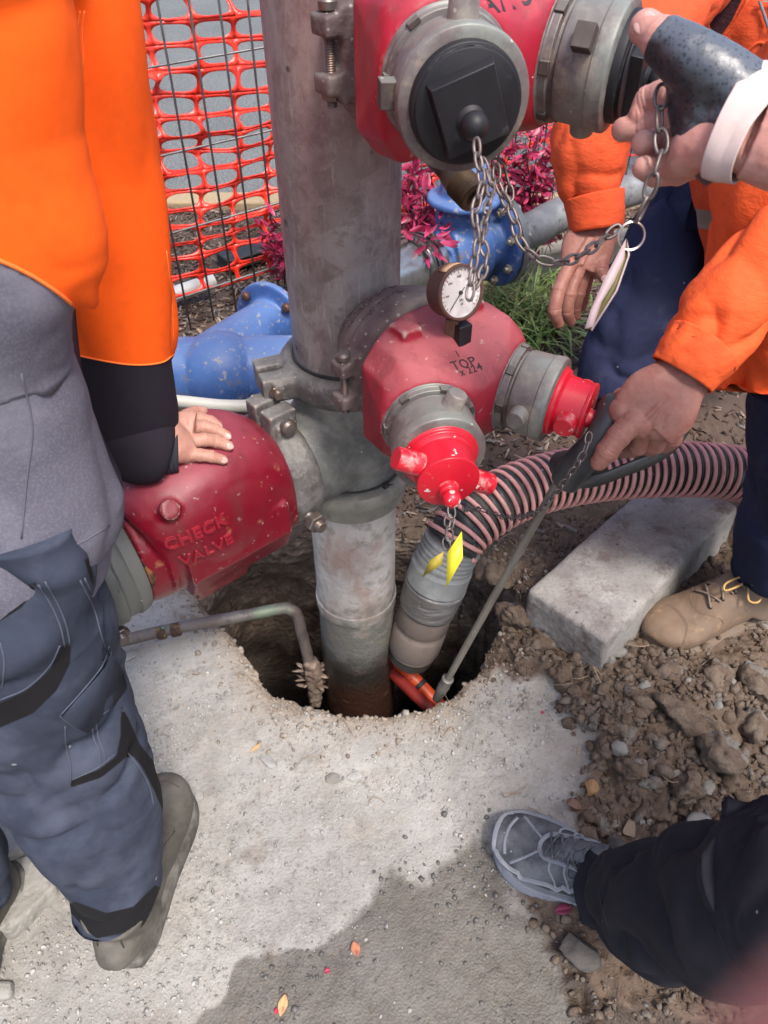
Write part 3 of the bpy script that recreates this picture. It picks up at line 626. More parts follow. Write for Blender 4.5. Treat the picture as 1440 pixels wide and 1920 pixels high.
# ================================================================ pressure gauge
gc = PY(860, 548, .835); gn = unit([.50, -.80, .30]); gu, gw, _ = frame(gn)
gauge = thing('pressure_gauge', 'round brown-cased pressure gauge with a white dial on the lower inlet', 'gauge', tuple(gc - [0, 0, .06]))
M_gcase = mat('brown_gauge_case', (.085, .036, .026), .5, layers=[dict(s=25, lo=.4, hi=.65, c=(.055, .025, .02), d=6), GRIT], bump=[('n', 120, .2, .001)])
M_gface = mat('gauge_dial', (.84, .79, .77), .45, layers=[dict(s=25, lo=.45, hi=.7, c=(.76, .68, .65), a=.6)])
obj('case', lathe(gc, gn, [(-.026, .026), (-.024, .0315), (-.002, .0335), (.006, .0338), (.0075, .0325), (.0075, .0300), (.003, .0298)], 64), M_gcase, gauge)
fc = obj('dial', lathe(gc, gn, [(.002, .0), (.0035, .0), (.0035, .0301), (.002, .0301)][1:3] , 48), M_gface, gauge)
M_black = mat('black_print', (.02, .02, .02), .6); M_redp = mat('red_print', (.35, .06, .08), .6)
def onface(x, y, h=.0042): return gc + gu * x + gw * y + gn * h
tk = []; tr = []
for i in range(25):
    a_ = math.radians(225 - i * 270 / 24); L_ = .0045 if i % 4 == 0 else .0022; d = np.array([math.cos(a_), math.sin(a_)])
    g_ = box(onface(*(d * (.0275 - L_ / 2))), (L_ / 2, .00025, .0002), gu * d[0] + gw * d[1], np.cross(gn, gu * d[0] + gw * d[1]), gn); (tk if i % 4 else tr).append(g_)
obj('scale_marks', join(*tk), M_black, fc); obj('red_marks', join(*tr), M_redp, fc)
nums = []
for i, tnum in enumerate(('0', '500', '1000', '1500', '2000', '2500', '3000')):
    a_ = math.radians(225 - i * 45); tg_ = textgeo(tnum, .0034, .0002); p_ = onface(math.cos(a_) * .0195, math.sin(a_) * .0195); nums.append((p_ + tg_[0][:, :1] * gu + tg_[0][:, 1:2] * gw + tg_[0][:, 2:3] * gn, tg_[1]))
for tt, yy in (('kPa', -.009), ('63', -.0135)):
    tg_ = textgeo(tt, .0042, .0002); p_ = onface(0, yy); nums.append((p_ + tg_[0][:, :1] * gu + tg_[0][:, 1:2] * gw + tg_[0][:, 2:3] * gn, tg_[1]))
obj('numerals', join(*nums), M_black, fc)
na = math.radians(222); nd = np.array([math.cos(na), math.sin(na)]); nd3 = gu * nd[0] + gw * nd[1]
obj('needle', join(box(onface(*(nd * .008), .0052), (.016, .0005, .0002), nd3, np.cross(gn, nd3), gn), lathe(onface(0, 0, .004), gn, [(0, .0026), (.002, .0022), (.0025, .0)][:2], 16)), M_black, gauge)
M_brass = mat('dull_brass', (.15, .10, .065), .5, metal=.5, layers=[dict(s=30, lo=.45, hi=.7, c=(.055, .04, .03), d=5)], bump=[('n', 150, .2, .001)])
sp = gc - np.array([0, 0, 1]) * .041 - gn * .006
obj('stem', join(tube([gc - gn * .012 - [0, 0, .030], sp], .007, 16), box(sp - [0, 0, .012], (.0085, .0085, .018), (.9, -.4, 0), (.4, .9, 0)), tube([sp - [0, 0, .012] + gn * .0, sp - [0, 0, .05]], .008, 16)), M_brass, gauge, bevel=.0006)
obj('valve_lever', box(sp + unit([.80, -.6, 0]) * .014 - [0, 0, .014], (.0075, .0095, .016), (.5, -.85, 0), (.85, .5, 0)), M_blackp, gauge, bevel=.001)
cp_ = gc + gw * .0315 - gu * .004 - gn * .006
M_paper = mat('worn_sticker', (.52, .33, .20), .7, layers=[dict(s=40, lo=.45, hi=.6, c=(.30, .17, .10), a=.7)])
arc = []
for i in range(9):
    a_ = math.radians(78 + i * 5.5); d = gu * math.cos(a_) + gw * math.sin(a_); arc.append([gc + d * .0338 - gn * .012, gc + d * .0342 + gn * .0045])
av = np.array([q for p_ in arc for q in p_]); obj('sticker', (av, [(2 * i, 2 * i + 1, 2 * i + 3, 2 * i + 2) for i in range(8)]), M_paper, gauge, solid=.0004)
# ================================================================ suction hose going into the hole
M_hosep = mat('pink_rib', (.66, .33, .30), .5, layers=[dict(s=14, lo=.45, hi=.7, c=(.48, .16, .16), a=.7), dict(s=60, lo=.6, hi=.72, c=(.22, .14, .10), a=.6), GRIT])
M_hoseb = mat('black_hose', (.02, .021, .02), .42, layers=[dict(s=20, lo=.5, hi=.7, c=(.10, .095, .08), a=.85, d=6, r=.85), dict(k='dots', s=120, p=.12, r0=.3, c=(.35, .32, .28), a=.7)], bump=[('n', 80, .2, .002)])
hp = [PD(845, 1020, 1.475), PD(872, 985, 1.475), PD(925, 945, 1.49), PD(990, 915, 1.52), PD(1080, 893, 1.56), PD(1180, 882, 1.60), PD(1290, 880, 1.63), PD(1385, 890, 1.66), PD(1500, 925, 1.72), PD(1640, 1010, 1.78), PD(1800, 1150, 1.8)]
PITCH_H = .0198
HP = catmull(np.array(hp), 14); 
def arclen(p): return np.concatenate([[0], np.cumsum(np.linalg.norm(np.diff(p, axis=0), axis=1))])
def resample(p, step):
    s = arclen(p); n = max(2, int(s[-1] / step)); t = np.linspace(0, s[-1], n); return np.column_stack([np.interp(t, s, p[:, k]) for k in range(3)])
HP = resample(HP, .004); hose = thing('suction_hose', 'black ribbed suction hose with a pink spiral running down into the hole', 'hose', tuple(HP[60] * [1, 1, 0]))
rr = np.array([.0555 + .0022 * math.sin(i * .004 / PITCH_H * 2 * math.pi) for i in range(len(HP))])
obj('hose_tube', tube(HP, rr, 40), M_hoseb, hose, sharp=180)
def helix(path, rad, pitch, wire, seg=8, s0=0, s1=None, per=28):
    s = arclen(path); s1 = s1 or s[-1]; n = int((s1 - s0) / pitch * per); t = np.linspace(s0, s1, n)
    p = np.column_stack([np.interp(t, s, path[:, k]) for k in range(3)]); T = np.gradient(p, axis=0); T /= np.linalg.norm(T, axis=1, keepdims=True)
    U = [unit(np.cross(T[0], [0, 0, 1]))]
    for i in range(1, n): U.append(unit(U[-1] - T[i] * (U[-1] @ T[i])))
    U = np.array(U); B = np.cross(T, U); a = t / pitch * 2 * math.pi
    return tube(p + (U * np.cos(a)[:, None] + B * np.sin(a)[:, None]) * rad, wire, seg)
obj('spiral_rib', helix(HP, .0582, PITCH_H, .0047, 8), M_hosep, hose, sharp=180)
# grey cuff, tape and pipe end
g0, g1, g2, g3, g4 = PD(850, 1016, 1.478), PD(832, 1052, 1.50), PD(818, 1090, 1.53), PD(793, 1160, 1.60), PD(772, 1222, 1.68)
M_cuff = mat('grey_cuff', (.22, .225, .22), .5, layers=[dict(s=20, lo=.45, hi=.7, c=(.36, .36, .35), d=5), dict(s=40, lo=.6, hi=.7, c=(.15, .13, .11), a=.7), GRIT])
cu_ = resample(np.array([g0, g1, g2]), .003); cs = arclen(cu_)
obj('cuff', tube(cu_, [(.0585 + .0022 * math.sin(x / .011 * 2 * math.pi)) if x < .055 else .0635 for x in cs], 40), M_cuff, hose, sharp=180)
M_tape = mat('duct_tape', (.155, .145, .135), .42, metal=.3, layers=[dict(s=14, lo=.42, hi=.66, c=(.155, .145, .14), d=6), dict(s=9, lo=.5, hi=.6, c=(.34, .33, .32), a=.6, w=(1, 1, 6)), GRIT], bump=[('n', 30, .5, .006, (1, 1, 5)), ('n', 120, .3, .002)])
tp = resample(np.array([g2, g2 + (g3 - g2) * .62]), .004)
obj('tape_wrap', displace(tube(tp, [.0650 - .004 * i / len(tp) for i in range(len(tp))], 48), lambda p, n: fbm(p * 45, 3, 4) * .0018), M_tape, hose, sharp=180)
M_pvc = mat('muddy_pvc', (.17, .135, .112), .55, layers=[dict(s=16, lo=.4, hi=.66, c=(.20, .155, .13), d=6), dict(s=40, lo=.55, hi=.7, c=(.12, .09, .075), a=.6), GRIT], bump=[('n', 60, .2, .003)])
pd_ = unit(g4 - g3); pe = g2 + (g3 - g2) * .6; pl = np.linalg.norm(g4 - pe)
obj('pipe_end', lathe(pe, unit(g4 - pe), [(0, .0575), (.052, .0580), (.057, .0555), (.063, .0530), (.067, .0530), (.073, .0560), (.078, .0585), (.134, .0585), (.139, .057), (.1395, .0545), (.150, .0545)], 64), M_pvc, hose)
obj('dark_tail', lathe(pe, unit(g4 - pe), [(.148 + i * .004, .050 + .002 * (i % 2)) for i in range(9)], 48), mat('shaded_tail', (.03, .024, .02), .4), hose)  # corrugated tail; its black colour paints in the darkness of the hole

# ================================================================ rod with black grip and strap
rodA, rodB = PD(1064, 872, 1.08), PD(818, 1312, 1.60)
M_steel = mat('dull_steel_rod', (.24, .22, .185), .5, metal=.4, layers=[dict(s=30, lo=.45, hi=.7, c=(.12, .10, .08), a=.8, d=6, w=(1, 1, .3)), GRIT], bump=[('n', 120, .2, .001)])
rod = thing('lifting_key', 'long steel key rod with a black rubber grip and strap reaching into the hole', 'tool', tuple(rodB))
rdv = rodB - rodA
obj('rod', tube([rodA, rodA + rdv * .9], .0070, 16), M_steel, rod)
obj('socket', lathe(rodA + rdv * .87, unit(rdv), [(0, .008), (.002, .0125), (.03, .0115), (.032, .0125), (.05, .0118), (.09, .0095)], 24), mat('pale_socket', (.19, .175, .155), .5, metal=.3, layers=[dict(s=30, lo=.4, hi=.7, c=(.10, .09, .08))]), rod)
gA, gB = PD(1138, 748, .985), PD(1062, 880, 1.05)
gp = [PD(1148, 762, .955), PD(1140, 788, .955), PD(1118, 830, .965), PD(1085, 868, .99), PD(1058, 905, 1.03)]
M_grip = mat('rubber_grip', (.032, .033, .036), .38, layers=[dict(s=20, lo=.45, hi=.7, c=(.06, .06, .062), a=.8, d=5, r=.6), dict(k='dots', s=160, p=.06, r0=.3, c=(.3, .3, .28))], bump=[('n', 60, .2, .003)])
gg = remesh(join(tube(gp, [(.0180, .016), (.0190, .017), (.0195, .017), (.022, .018), (.021, .016)], 24, n=5), sphere(gp[0], .0178), tube([PD(1090, 868, 1.0), PD(1050, 872, 1.05)], .020, 16), tube([gp[3], PD(1120, 890, 1.03)], .016, 16)), .0022, 6)
obj('grip', gg, M_grip, rod, sharp=180)
gbv = bvh(gg); o_ = hit(gbv, 1148, 762)
if o_ is not None: obj('grip_dot', sphere(o_, .0022, 12, 8), M_rubber, rod)
st = catmull(np.array([PD(1070, 905, 1.03), PD(1120, 900, 1.0), PD(1175, 880, .99), PD(1228, 858, .985), PD(1270, 828, .985), PD(1296, 785, .985), PD(1304, 745, .99), PD(1285, 705, 1.0)]), 8)
sv = []; 
for i, p in enumerate(st):
    t_ = i / (len(st) - 1); w_ = unit([.12 - .5 * t_, -.25 + .3 * t_, .9]); ww = .0150 - .005 * t_; sv += [p - w_ * ww, p + w_ * ww]
obj('strap', (np.array(sv), [(2 * i, 2 * i + 1, 2 * i + 3, 2 * i + 2) for i in range(len(st) - 1)]), mat('strap_rubber', (.05, .053, .055), .45, layers=[dict(s=30, lo=.5, hi=.7, c=(.08, .08, .08), a=.6), dict(k='dots', s=90, p=.10, r0=.3, c=(.35, .34, .31))]), rod, solid=.004, sharp=60)

# ================================================================ chains
def chain(name, label, pts, pitch, wire, group=None, wid=.6, roll0=0.0, mat_=None, jit=.25):
    p = catmull(np.array(pts), 12); s = arclen(p); n = int(s[-1] / pitch); t = thing(name, label, 'chain', tuple(p.mean(0)), group)
    # link: pear-shaped bent wire loop in its own frame, x along chain
    a = np.arange(20) * 2 * math.pi / 20; hx = pitch * .5 + wire * 1.25; hy = pitch * wid * .5
    loop = np.column_stack([np.cos(a) * hx, np.sign(np.sin(a)) * abs(np.sin(a)) ** .75 * hy, np.zeros(20)])
    me = mesh_of(tube(loop, wire, 8, closed=True), 'link'); me.shade_smooth(); me.materials.append(mat_ or M_chain)
    r_ = random.Random(len(pts) * 7 + n)
    for i in range(n):
        q = np.array([np.interp((i + .5) * s[-1] / n, s, p[:, k]) for k in range(3)]); q2 = np.array([np.interp((i + .6) * s[-1] / n, s, p[:, k]) for k in range(3)])
        x = unit(q2 - q); u, w, _ = frame(x, (0, 1, .2)); ang = roll0 + (i % 2) * math.pi / 2 + r_.uniform(-jit, jit); y = u * math.cos(ang) + w * math.sin(ang); z_ = np.cross(x, y)
        o = bpy.data.objects.new('link', me); C.objects.link(o); o.parent = t; M = Matrix((tuple(x), tuple(y), tuple(z_))).transposed().to_4x4(); M.translation = V(q - ORG[t]); o.matrix_local = M; ORG[o] = ORG[t] + q - ORG[t]
    return t
ub = uouts[0]; 
CG = None
chain('chain', 'chain hanging from the ball on the large black front cap down over the gauge', [PD(893, 262, .555), PD(897, 300, .556), PD(903, 345, .556), PD(890, 400, .556), PD(895, 450, .558), PD(888, 500, .56), PD(880, 560, .562)], .0100, .00125, roll0=.8)
chain('chain', 'second strand of chain twisted beside the one over the gauge', [PD(905, 300, .60), PD(920, 350, .60), PD(912, 400, .59), PD(905, 450, .58), PD(912, 490, .58), PD(892, 540, .575)], .0100, .00125, roll0=.2)
chain('chain', 'chain sagging from behind the black cap across to the bare hanging hand', [PD(930, 310, .72), PD(935, 350, .72), PD(960, 400, .72), PD(975, 450, .72), PD(1005, 482, .72), PD(1050, 492, .72), PD(1090, 478, .73), PD(1130, 450, .74), PD(1160, 425, .74)], .0138, .0016, roll0=.5)
chain('chain', 'short loop of dark chain behind the black cap beside the magenta leaves', [PD(925, 300, .80), PD(950, 330, .80), PD(955, 380, .80), PD(940, 400, .80)], .014, .0015)
chain('chain', 'chain hanging from the gloved hand down to the split ring', [PD(1243, 160, .56), PD(1238, 200, .56), PD(1236, 240, .56), PD(1240, 280, .56), PD(1226, 330, .56), PD(1212, 375, .57), PD(1196, 412, .58)], .0155, .0015, roll0=.6)
M_chain2 = M_chain
chain('chain', 'thin chain from the right red cap draped down over the striped hose', [PD(1106, 812, .925), PD(1094, 850, .925), PD(1068, 890, .95), PD(1036, 930, 1.0), PD(1000, 962, 1.09), PD(950, 970, 1.25), PD(900, 955, 1.33), PD(868, 955, 1.2)], .0125, .0012, wid=.7)
chain('chain', 'thin chain hanging under the front red cap holding the yellow tags', [PD(845, 948, .86), PD(848, 975, .86), PD(843, 1005, .86), PD(850, 1030, .87)], .0120, .0012, wid=.7)
chain('chain', 'darker strand of chain behind the yellow tags', [PD(842, 965, .885), PD(836, 1000, .885), PD(838, 1030, .885)], .0120, .0012, wid=.7)
# tags
M_yel = mat('yellow_tag', (.68, .58, .030), .5, layers=[dict(s=30, lo=.5, hi=.7, c=(.42, .34, .03), a=.7, d=6), dict(k='dots', s=110, p=.2, r0=.3, c=(.25, .2, .05), a=.5)])
M_yel2 = mat('dirty_yellow_tag', (.36, .28, .03), .6, layers=[dict(s=30, lo=.45, hi=.65, c=(.20, .15, .03), a=.8, d=6)])
def sheet(name, label, px, ds, m, th=.0012, cat='tag', bend=0):
    q = np.array([PD(x, y, d) for (x, y), d in zip(px, ds)]); return obj(name, (q, [tuple(range(len(q)))]), m, solid=th, label=label, cat=cat)
sheet('identity_tag', 'clean yellow diamond tag hanging from the front red cap chain', [(866, 996), (868, 1046), (837, 1102), (839, 1036)], (.855, .86, .87, .865), M_yel)
sheet('identity_tag', 'dirty shaded yellow tag hanging behind the clean one', [(832, 1034), (829, 1058), (791, 1083), (806, 1050)], (.875, .88, .90, .885), M_yel2)
rg_c = PD(1184, 443, .585); a = np.arange(32) * 2 * math.pi / 32
e1, e2 = np.array([1, 0, 0]), unit([0, .35, .94])
obj('split_ring', join(tube(rg_c + np.cos(a)[:, None] * e1 * .0105 + np.sin(a)[:, None] * e2 * .0105, .0007, 8, closed=True), tube(rg_c + [0, .0012, 0] + np.cos(a)[:, None] * e1 * .0105 + np.sin(a)[:, None] * e2 * .0105, .0007, 8, closed=True)),
    mat('bright_wire', (.45, .42, .40), .3, metal=.9), label='shiny split ring between the chain and the pale folded tag', cat='ring')
M_card = mat('pale_card', (.40, .30, .31), .65, layers=[dict(s=12, lo=.45, hi=.7, c=(.30, .21, .23), d=5)], bump=[('n', 60, .2, .002)]); M_card2 = mat('olive_card', (.15, .13, .035), .7, layers=[dict(s=20, lo=.45, hi=.7, c=(.08, .07, .02))])
tg = thing('folded_tag', 'pale pink folded tag with an olive inside hanging from the split ring', 'tag', tuple(PD(1140, 540, .6)))
def poly3(px, ds): q = np.array([PD(x, y, d) for (x, y), d in zip(px, ds)]); return (q, [tuple(range(len(q)))])
obj('front_leaf', poly3([(1174, 447), (1170, 486), (1150, 530), (1128, 566), (1112, 612), (1096, 617), (1108, 580), (1130, 530), (1162, 468)], [.585] * 9), M_card, tg, solid=.0008)
obj('back_leaf', poly3([(1176, 452), (1179, 480), (1160, 535), (1110, 618), (1100, 616), (1122, 566), (1150, 528)], [.592] * 7), M_card2, tg, solid=.0008)
obj('edge_leaf', poly3([(1176, 450), (1181, 478), (1158, 545), (1110, 621), (1108, 617), (1154, 545), (1177, 480)], [.589] * 7), M_card, tg, solid=.0006)

# brass hose thread hanging behind the black cap
bt = PD(872, 352, 1.0); bd_ = unit([.55, -.75, -.30])
tag_b = thing('brass_coupling', 'short worn brass threaded coupling hanging under the big black cap', 'coupling', tuple(bt))
M_oldbrass = mat('old_brass', (.17, .11, .06), .5, metal=.6, layers=[dict(s=20, lo=.4, hi=.65, c=(.075, .055, .04), d=6)], bump=[('n', 120, .2, .001)])
pr = [(-.035, .017)]; h = -.014
while h < .018: pr += [(h, .0205), (h + .0018, .0222), (h + .0036, .0205)]; h += .0038
pr += [(.022, .021), (.023, .014), (.0, .013)]
obj('threaded_body', lathe(bt, bd_, pr, 40), M_oldbrass, tag_b); obj('neck', lathe(bt, -bd_, [(.02, .016), (.05, .015), (.07, .015)], 24), M_oldbrass, tag_b)
obj('bore', lathe(bt, bd_, [(.002, .0), (.002, .0135)][1:] + [(.003, .0135)], 24), M_rubber, tag_b)

# ================================================================ copper and orange pipes, white conduit
cz = .035
cpp = [PZ(60, 1245, cz), PZ(215, 1205, cz), PZ(330, 1178, cz + .004), PZ(470, 1152, cz + .01), PZ(528, 1141, cz + .012)]
e0 = cpp[-1]; cb = PD(585, 1262, (e0 - CO) @ FW + .10); cpath = cpp + [e0 + (.022, -.002, -.004), e0 + (.034, -.004, -.020)]
cpath += [cpath[-1] + (cb - cpath[-1]) * t for t in (.3, .65, 1)]
M_cop = mat('aged_copper', (.15, .115, .10), .55, metal=.35, layers=[dict(s=16, lo=.4, hi=.66, c=(.20, .185, .165), d=6), dict(s=30, lo=.52, hi=.7, c=(.085, .06, .052), a=.8, d=6), dict(s=9, lo=.56, hi=.66, c=(.17, .235, .15), a=.7, d=6), GRIT, GRIT2], bump=[('n', 120, .4, .002)])
cop = thing('copper_pipe', 'thin weathered copper pipe lying over the concrete and bending down into the hole', 'pipe', tuple(cpp[2] * [1, 1, 0]))
obj('pipe', displace(tube(cpath, .0132, 24, n=8), lambda p, n: fbm(p * 60, 3, 1) * .0006), M_cop, cop, sharp=180)
bq = PZ(305, 1186, cz + .003); bdir = unit(cpp[3] - cpp[1])
for k, (d_, L_) in enumerate(((-.012, .016), (.018, .018))):
    obj('solder_joint', lathe(bq + bdir * d_, bdir, [(0, .0134), (.003, .0152), (L_, .0152), (L_ + .003, .0134)], 24), mat('burnt_joint', (.055, .028, .018), .6, metal=.2, layers=[dict(s=45, lo=.5, hi=.65, c=(.25, .16, .04), a=.8), dict(s=30, lo=.58, hi=.68, c=(.22, .33, .2))]), cop)
wr = displace(tube([cb + (0, 0, .05), cb + (.002, 0, .02), cb + (.003, 0, -.02), cb + (.002, 0, -.07), cb + (0, 0, -.13)], [.017, .022, .024, .021, .017], 32, n=8), lambda p, n: ridge(p * 50, 3, 5) * .012 - .006)
M_rag = mat('torn_wrap', (.27, .205, .165), .9, layers=[dict(s=40, lo=.45, hi=.65, c=(.15, .10, .075), d=6)], bump=[('n', 80, .8, .006)])
obj('torn_wrap', wr, M_rag, cop, sharp=180)
fr = []
for i in range(26):
    a_ = rnd.uniform(0, 6.28); h_ = rnd.uniform(-.06, .03); b_ = cb + np.array([math.cos(a_) * .019, math.sin(a_) * .019, h_]); o_ = np.array([math.cos(a_), math.sin(a_), rnd.uniform(-.8, .5)]) * rnd.uniform(.012, .03); s_ = unit(np.cross(o_, (0, 0, 1))) * rnd.uniform(.003, .008)
    fr.append((np.array([b_ - s_, b_ + s_, b_ + o_ * .7 + s_ * .8, b_ + o_ + s_ * .1, b_ + o_ * .6 - s_ * .7]), [(0, 1, 2, 3, 4)]))
obj('frayed_strips', join(*fr), M_rag, cop, solid=.0006)
M_orange = mat('orange_conduit', (.62, .075, .018), .4, layers=[dict(s=16, lo=.5, hi=.7, c=(.30, .05, .02), a=.8, d=6), dict(s=50, lo=.62, hi=.7, c=(.12, .05, .03), a=.7)])
oc = thing('orange_conduit', 'bright orange conduit crossing the dark bottom of the hole', 'pipe', tuple(PD(770, 1270, 1.7)))
oA, oB = PD(690, 1182, 1.78), PD(835, 1335, 1.72)
obj('conduit', tube([oA + (oA - oB) * .6, oA, oB, oB + (oB - oA) * .4], .0165, 24), M_orange, oc)
obj('joint_band', lathe(oA + (oB - oA) * .66, unit(oB - oA), [(0, .0172), (.001, .018), (.010, .018), (.011, .0172)], 24), M_rubber, oc)
obj('orange_conduit', tube([PD(690, 1215, 1.82), PD(780, 1305, 1.70), PD(860, 1375, 1.66)], .014, 20), mat('deep_red_conduit', (.22, .018, .014), .45, layers=[dict(s=20, lo=.5, hi=.7, c=(.09, .02, .015))]), label='darker red conduit beneath the bright orange one in the hole', cat='pipe')
M_white = mat('white_conduit', (.46, .44, .39), .45, layers=[dict(s=18, lo=.5, hi=.72, c=(.44, .40, .34), a=.6, d=5), dict(k='dots', s=60, p=.15, r0=.25, c=(.25, .2, .15), a=.5)])
wz = .30
obj('white_conduit', tube([PD(180, 742, 1.58), PD(330, 752, 1.60), PD(430, 761, 1.61), PD(540, 757, 1.63), PD(640, 745, 1.66)], .0135, 24, n=6), M_white, label='thin white plastic pipe passing behind the crimson valve', cat='pipe')

# ================================================================ blue valves
M_blue = mat('blue_enamel', (.038, .090, .26), .45, layers=[dict(s=8, lo=.4, hi=.7, c=(.075, .17, .42), a=.8), dict(k='up', lo=.5, hi=1.0, n=.3, c=(.13, .205, .38), a=.6), dict(k='dots', s=55, p=.16, r0=.32, c=(.30, .22, .14), a=.9, r=.9), dict(s=16, lo=.58, hi=.66, c=(.16, .12, .085), a=.85, d=8, r=.9, rg=.75), dict(s=60, lo=.6, hi=.68, c=(.36, .33, .27), a=.7, d=4, r=.9), GRIT, GRIT2], bump=[('n', 60, .15, .003)])
bv = thing('blue_strainer', 'blue enamelled strainer lying on the mulch left of the standpipe', 'valve', (-.4, 1.6, .1))
def line(p, q, r, seg=48, **k): return tube([p, q], r, seg)
A0, A1 = np.array([-1.25, 1.60, .285]), np.array([-.20, 1.66, .27])
B0, B1 = np.array([-.50, 1.60, .27]), np.array([-.325, 1.92, .26])
bg_ = [line(A0, A1, .088), sphere((-.42, 1.63, .28), .105, 32, 20), tube([B0, (-.43, 1.72, .27), B1], [.085, .082, .072], 40, n=5), lathe(B1, unit(B1 - B0) * [1, 1, 1], [(-.012, .075), (-.008, .118), (.014, .118), (.016, .08)], 48)]
bs = remesh(join(*bg_), .005, 6); obj('body', bs, M_blue, bv, sharp=180)
bdr = unit(B1 - B0); u_, w_, _ = frame(bdr)
for k in range(4):
    a_ = math.pi / 4 + k * math.pi / 2; obj('bolt', bolt(B1 + (u_ * math.cos(a_) + w_ * math.sin(a_)) * .098 + bdr * .003, bdr, .055, .008), mat('rusty_bolt', (.10, .05, .035), .6, metal=.4) if k == 0 else bpy.data.materials['rusty_bolt'], bv, sharp=30)
for xx in (-.665,): obj('seal_ring', lathe((xx, 1.60 + (xx + 1.25) * .057, .283), (1, .057, -.014), [(-.045, .089), (-.040, .098), (-.006, .098), (-.004, .091), (.004, .091), (.006, .098), (.030, .097), (.034, .089)], 64), M_blue, bv)
obj('black_seal', lathe((-.665, 1.633, .283), (1, .057, -.014), [(-.006, .09), (-.005, .0955), (.005, .0955), (.006, .09)], 64), M_rubber, bv)
bsb = bvh(bs); surf = hit(bsb, 452, 735)
surf_text('DN150', bsb, 452, 733, 24, 6, .022, M_blue, bv, depth=.004)
# right blue gate valve with flange
bw = thing('blue_gate_valve', 'blue flanged gate valve behind the standpipe beside the magenta leaves', 'valve', (.25, 2.3, .1))
Q = PD(925, 452, 2.38); qd = unit([.86, .50, 0.02]); K = PD(800, 500, 2.30)
Kc = Q - qd * .20
M_blue2 = M_blue
gv = [tube([Kc - qd * .05, Q], .083, 48), tube([Kc, Kc + qd * .14], [(.105, .105), (.10, .115)], 48), tube([Kc + qd * .07 + [0, 0, 0], Kc + qd * .07 + [0, 0, .26]], [(.085, .10), (.06, .07)], 40, up=qd), lathe(Kc + qd * .07 + [0, 0, .15], (0, 0, 1), [(0, .09), (.006, .112), (.022, .112), (.028, .09)], 40),
      lathe(Q, qd, [(-.012, .09), (-.009, .142), (.010, .142), (.012, .09)], 64)]
obj('body', remesh(join(*gv), .0055, 5), M_blue, bw, sharp=180)
obj('gasket', lathe(Q, qd, [(.0105, .10), (.011, .138), (.0145, .138), (.015, .1)], 64), M_rubber, bw)
M_greyf = mat('grey_flange', (.21, .22, .22), .5, metal=.2, layers=[dict(s=20, lo=.45, hi=.7, c=(.14, .14, .14))]); obj('grey_flange', lathe(Q, qd, [(.015, .09), (.0155, .142), (.036, .142), (.038, .085), (.06, .075), (.09, .07)], 64), M_greyf, bw)
u_, w_, _ = frame(qd)
for k in range(8):
    a_ = math.pi / 8 + k * math.pi / 4; obj('bolt', bolt(Q + (u_ * math.cos(a_) + w_ * math.sin(a_)) * .118 + qd * .01, -qd, .085, .0085), mat('plated_bolt', (.45, .42, .33), .35, metal=.7) if k == 0 else bpy.data.materials['plated_bolt'], bw, sharp=30)
cl0 = Kc - qd * .06; M_stain = mat('stainless_band', (.42, .42, .42), .28, metal=.85, layers=[dict(s=30, lo=.45, hi=.7, c=(.25, .24, .235), a=.6)], bump=[('n', 80, .1, .001)])
cl = thing('repair_clamp', 'shiny stainless pipe clamp between the standpipe and the blue gate valve', 'clamp', tuple(cl0 - qd * .1 - [0, 0, .09]))
cdv = unit(cl0 - (PD(745, 515, 2.2))); 
obj('sleeve', lathe(cl0, -cdv, [(0, .088), (.002, .094), (.03, .094), (.031, .091), (.045, .091), (.046, .095), (.072, .095), (.073, .090), (.20, .0895), (.34, .0895)], 64), M_stain, cl)
for d_ in (.036, .060, .10): obj('band', lathe(cl0 - cdv * d_, -cdv, [(0, .0955), (.0005, .097), (.006, .097), (.0065, .0955)], 64), M_rubber, cl)
obj('band_lock', join(box(cl0 - cdv * .10 + [-.01, -.03, .098], (.02, .014, .010), cdv), tube([cl0 - cdv * .12 + [-.02, -.02, .10], cl0 - cdv * .14 + [-.02, -.02, .135]], .01, 12)), M_bolt, cl, bevel=.001)
gp0, gp1 = Q + qd * .07, None
obj('grey_pipe', tube([Q + qd * .06 + [0, 0, -.005], Q + qd * .16, PD(1060, 398, 2.5), PD(1200, 352, 2.6), PD(1420, 290, 2.75)], [.062, .058, .056, .054, .052], 40, n=4), mat('scuffed_grey_pipe', (.15, .155, .16), .45, layers=[dict(s=14, lo=.42, hi=.68, c=(.26, .265, .265), d=6), dict(s=30, lo=.58, hi=.7, c=(.07, .07, .07), a=.8), GRIT], bump=[('n', 60, .2, .003)]), label='scuffed grey pipe running from the blue gate valve behind the orange cuff', cat='pipe')
obj('timber_edging', box(PZ(1090, 470, .04) + [.05, 0, 0], (.42, .045, .05), (.93, .36, 0), (-.36, .93, 0)), mat('weathered_timber', (.25, .24, .20), .8, layers=[dict(s=6, lo=.4, hi=.7, c=(.16, .15, .12), w=(1, 6, 6), d=6)], bump=[('n', 12, .5, .004, (1, 8, 8))]), bevel=.006, label='pale timber edging lying below the scuffed grey pipe', cat='edging')

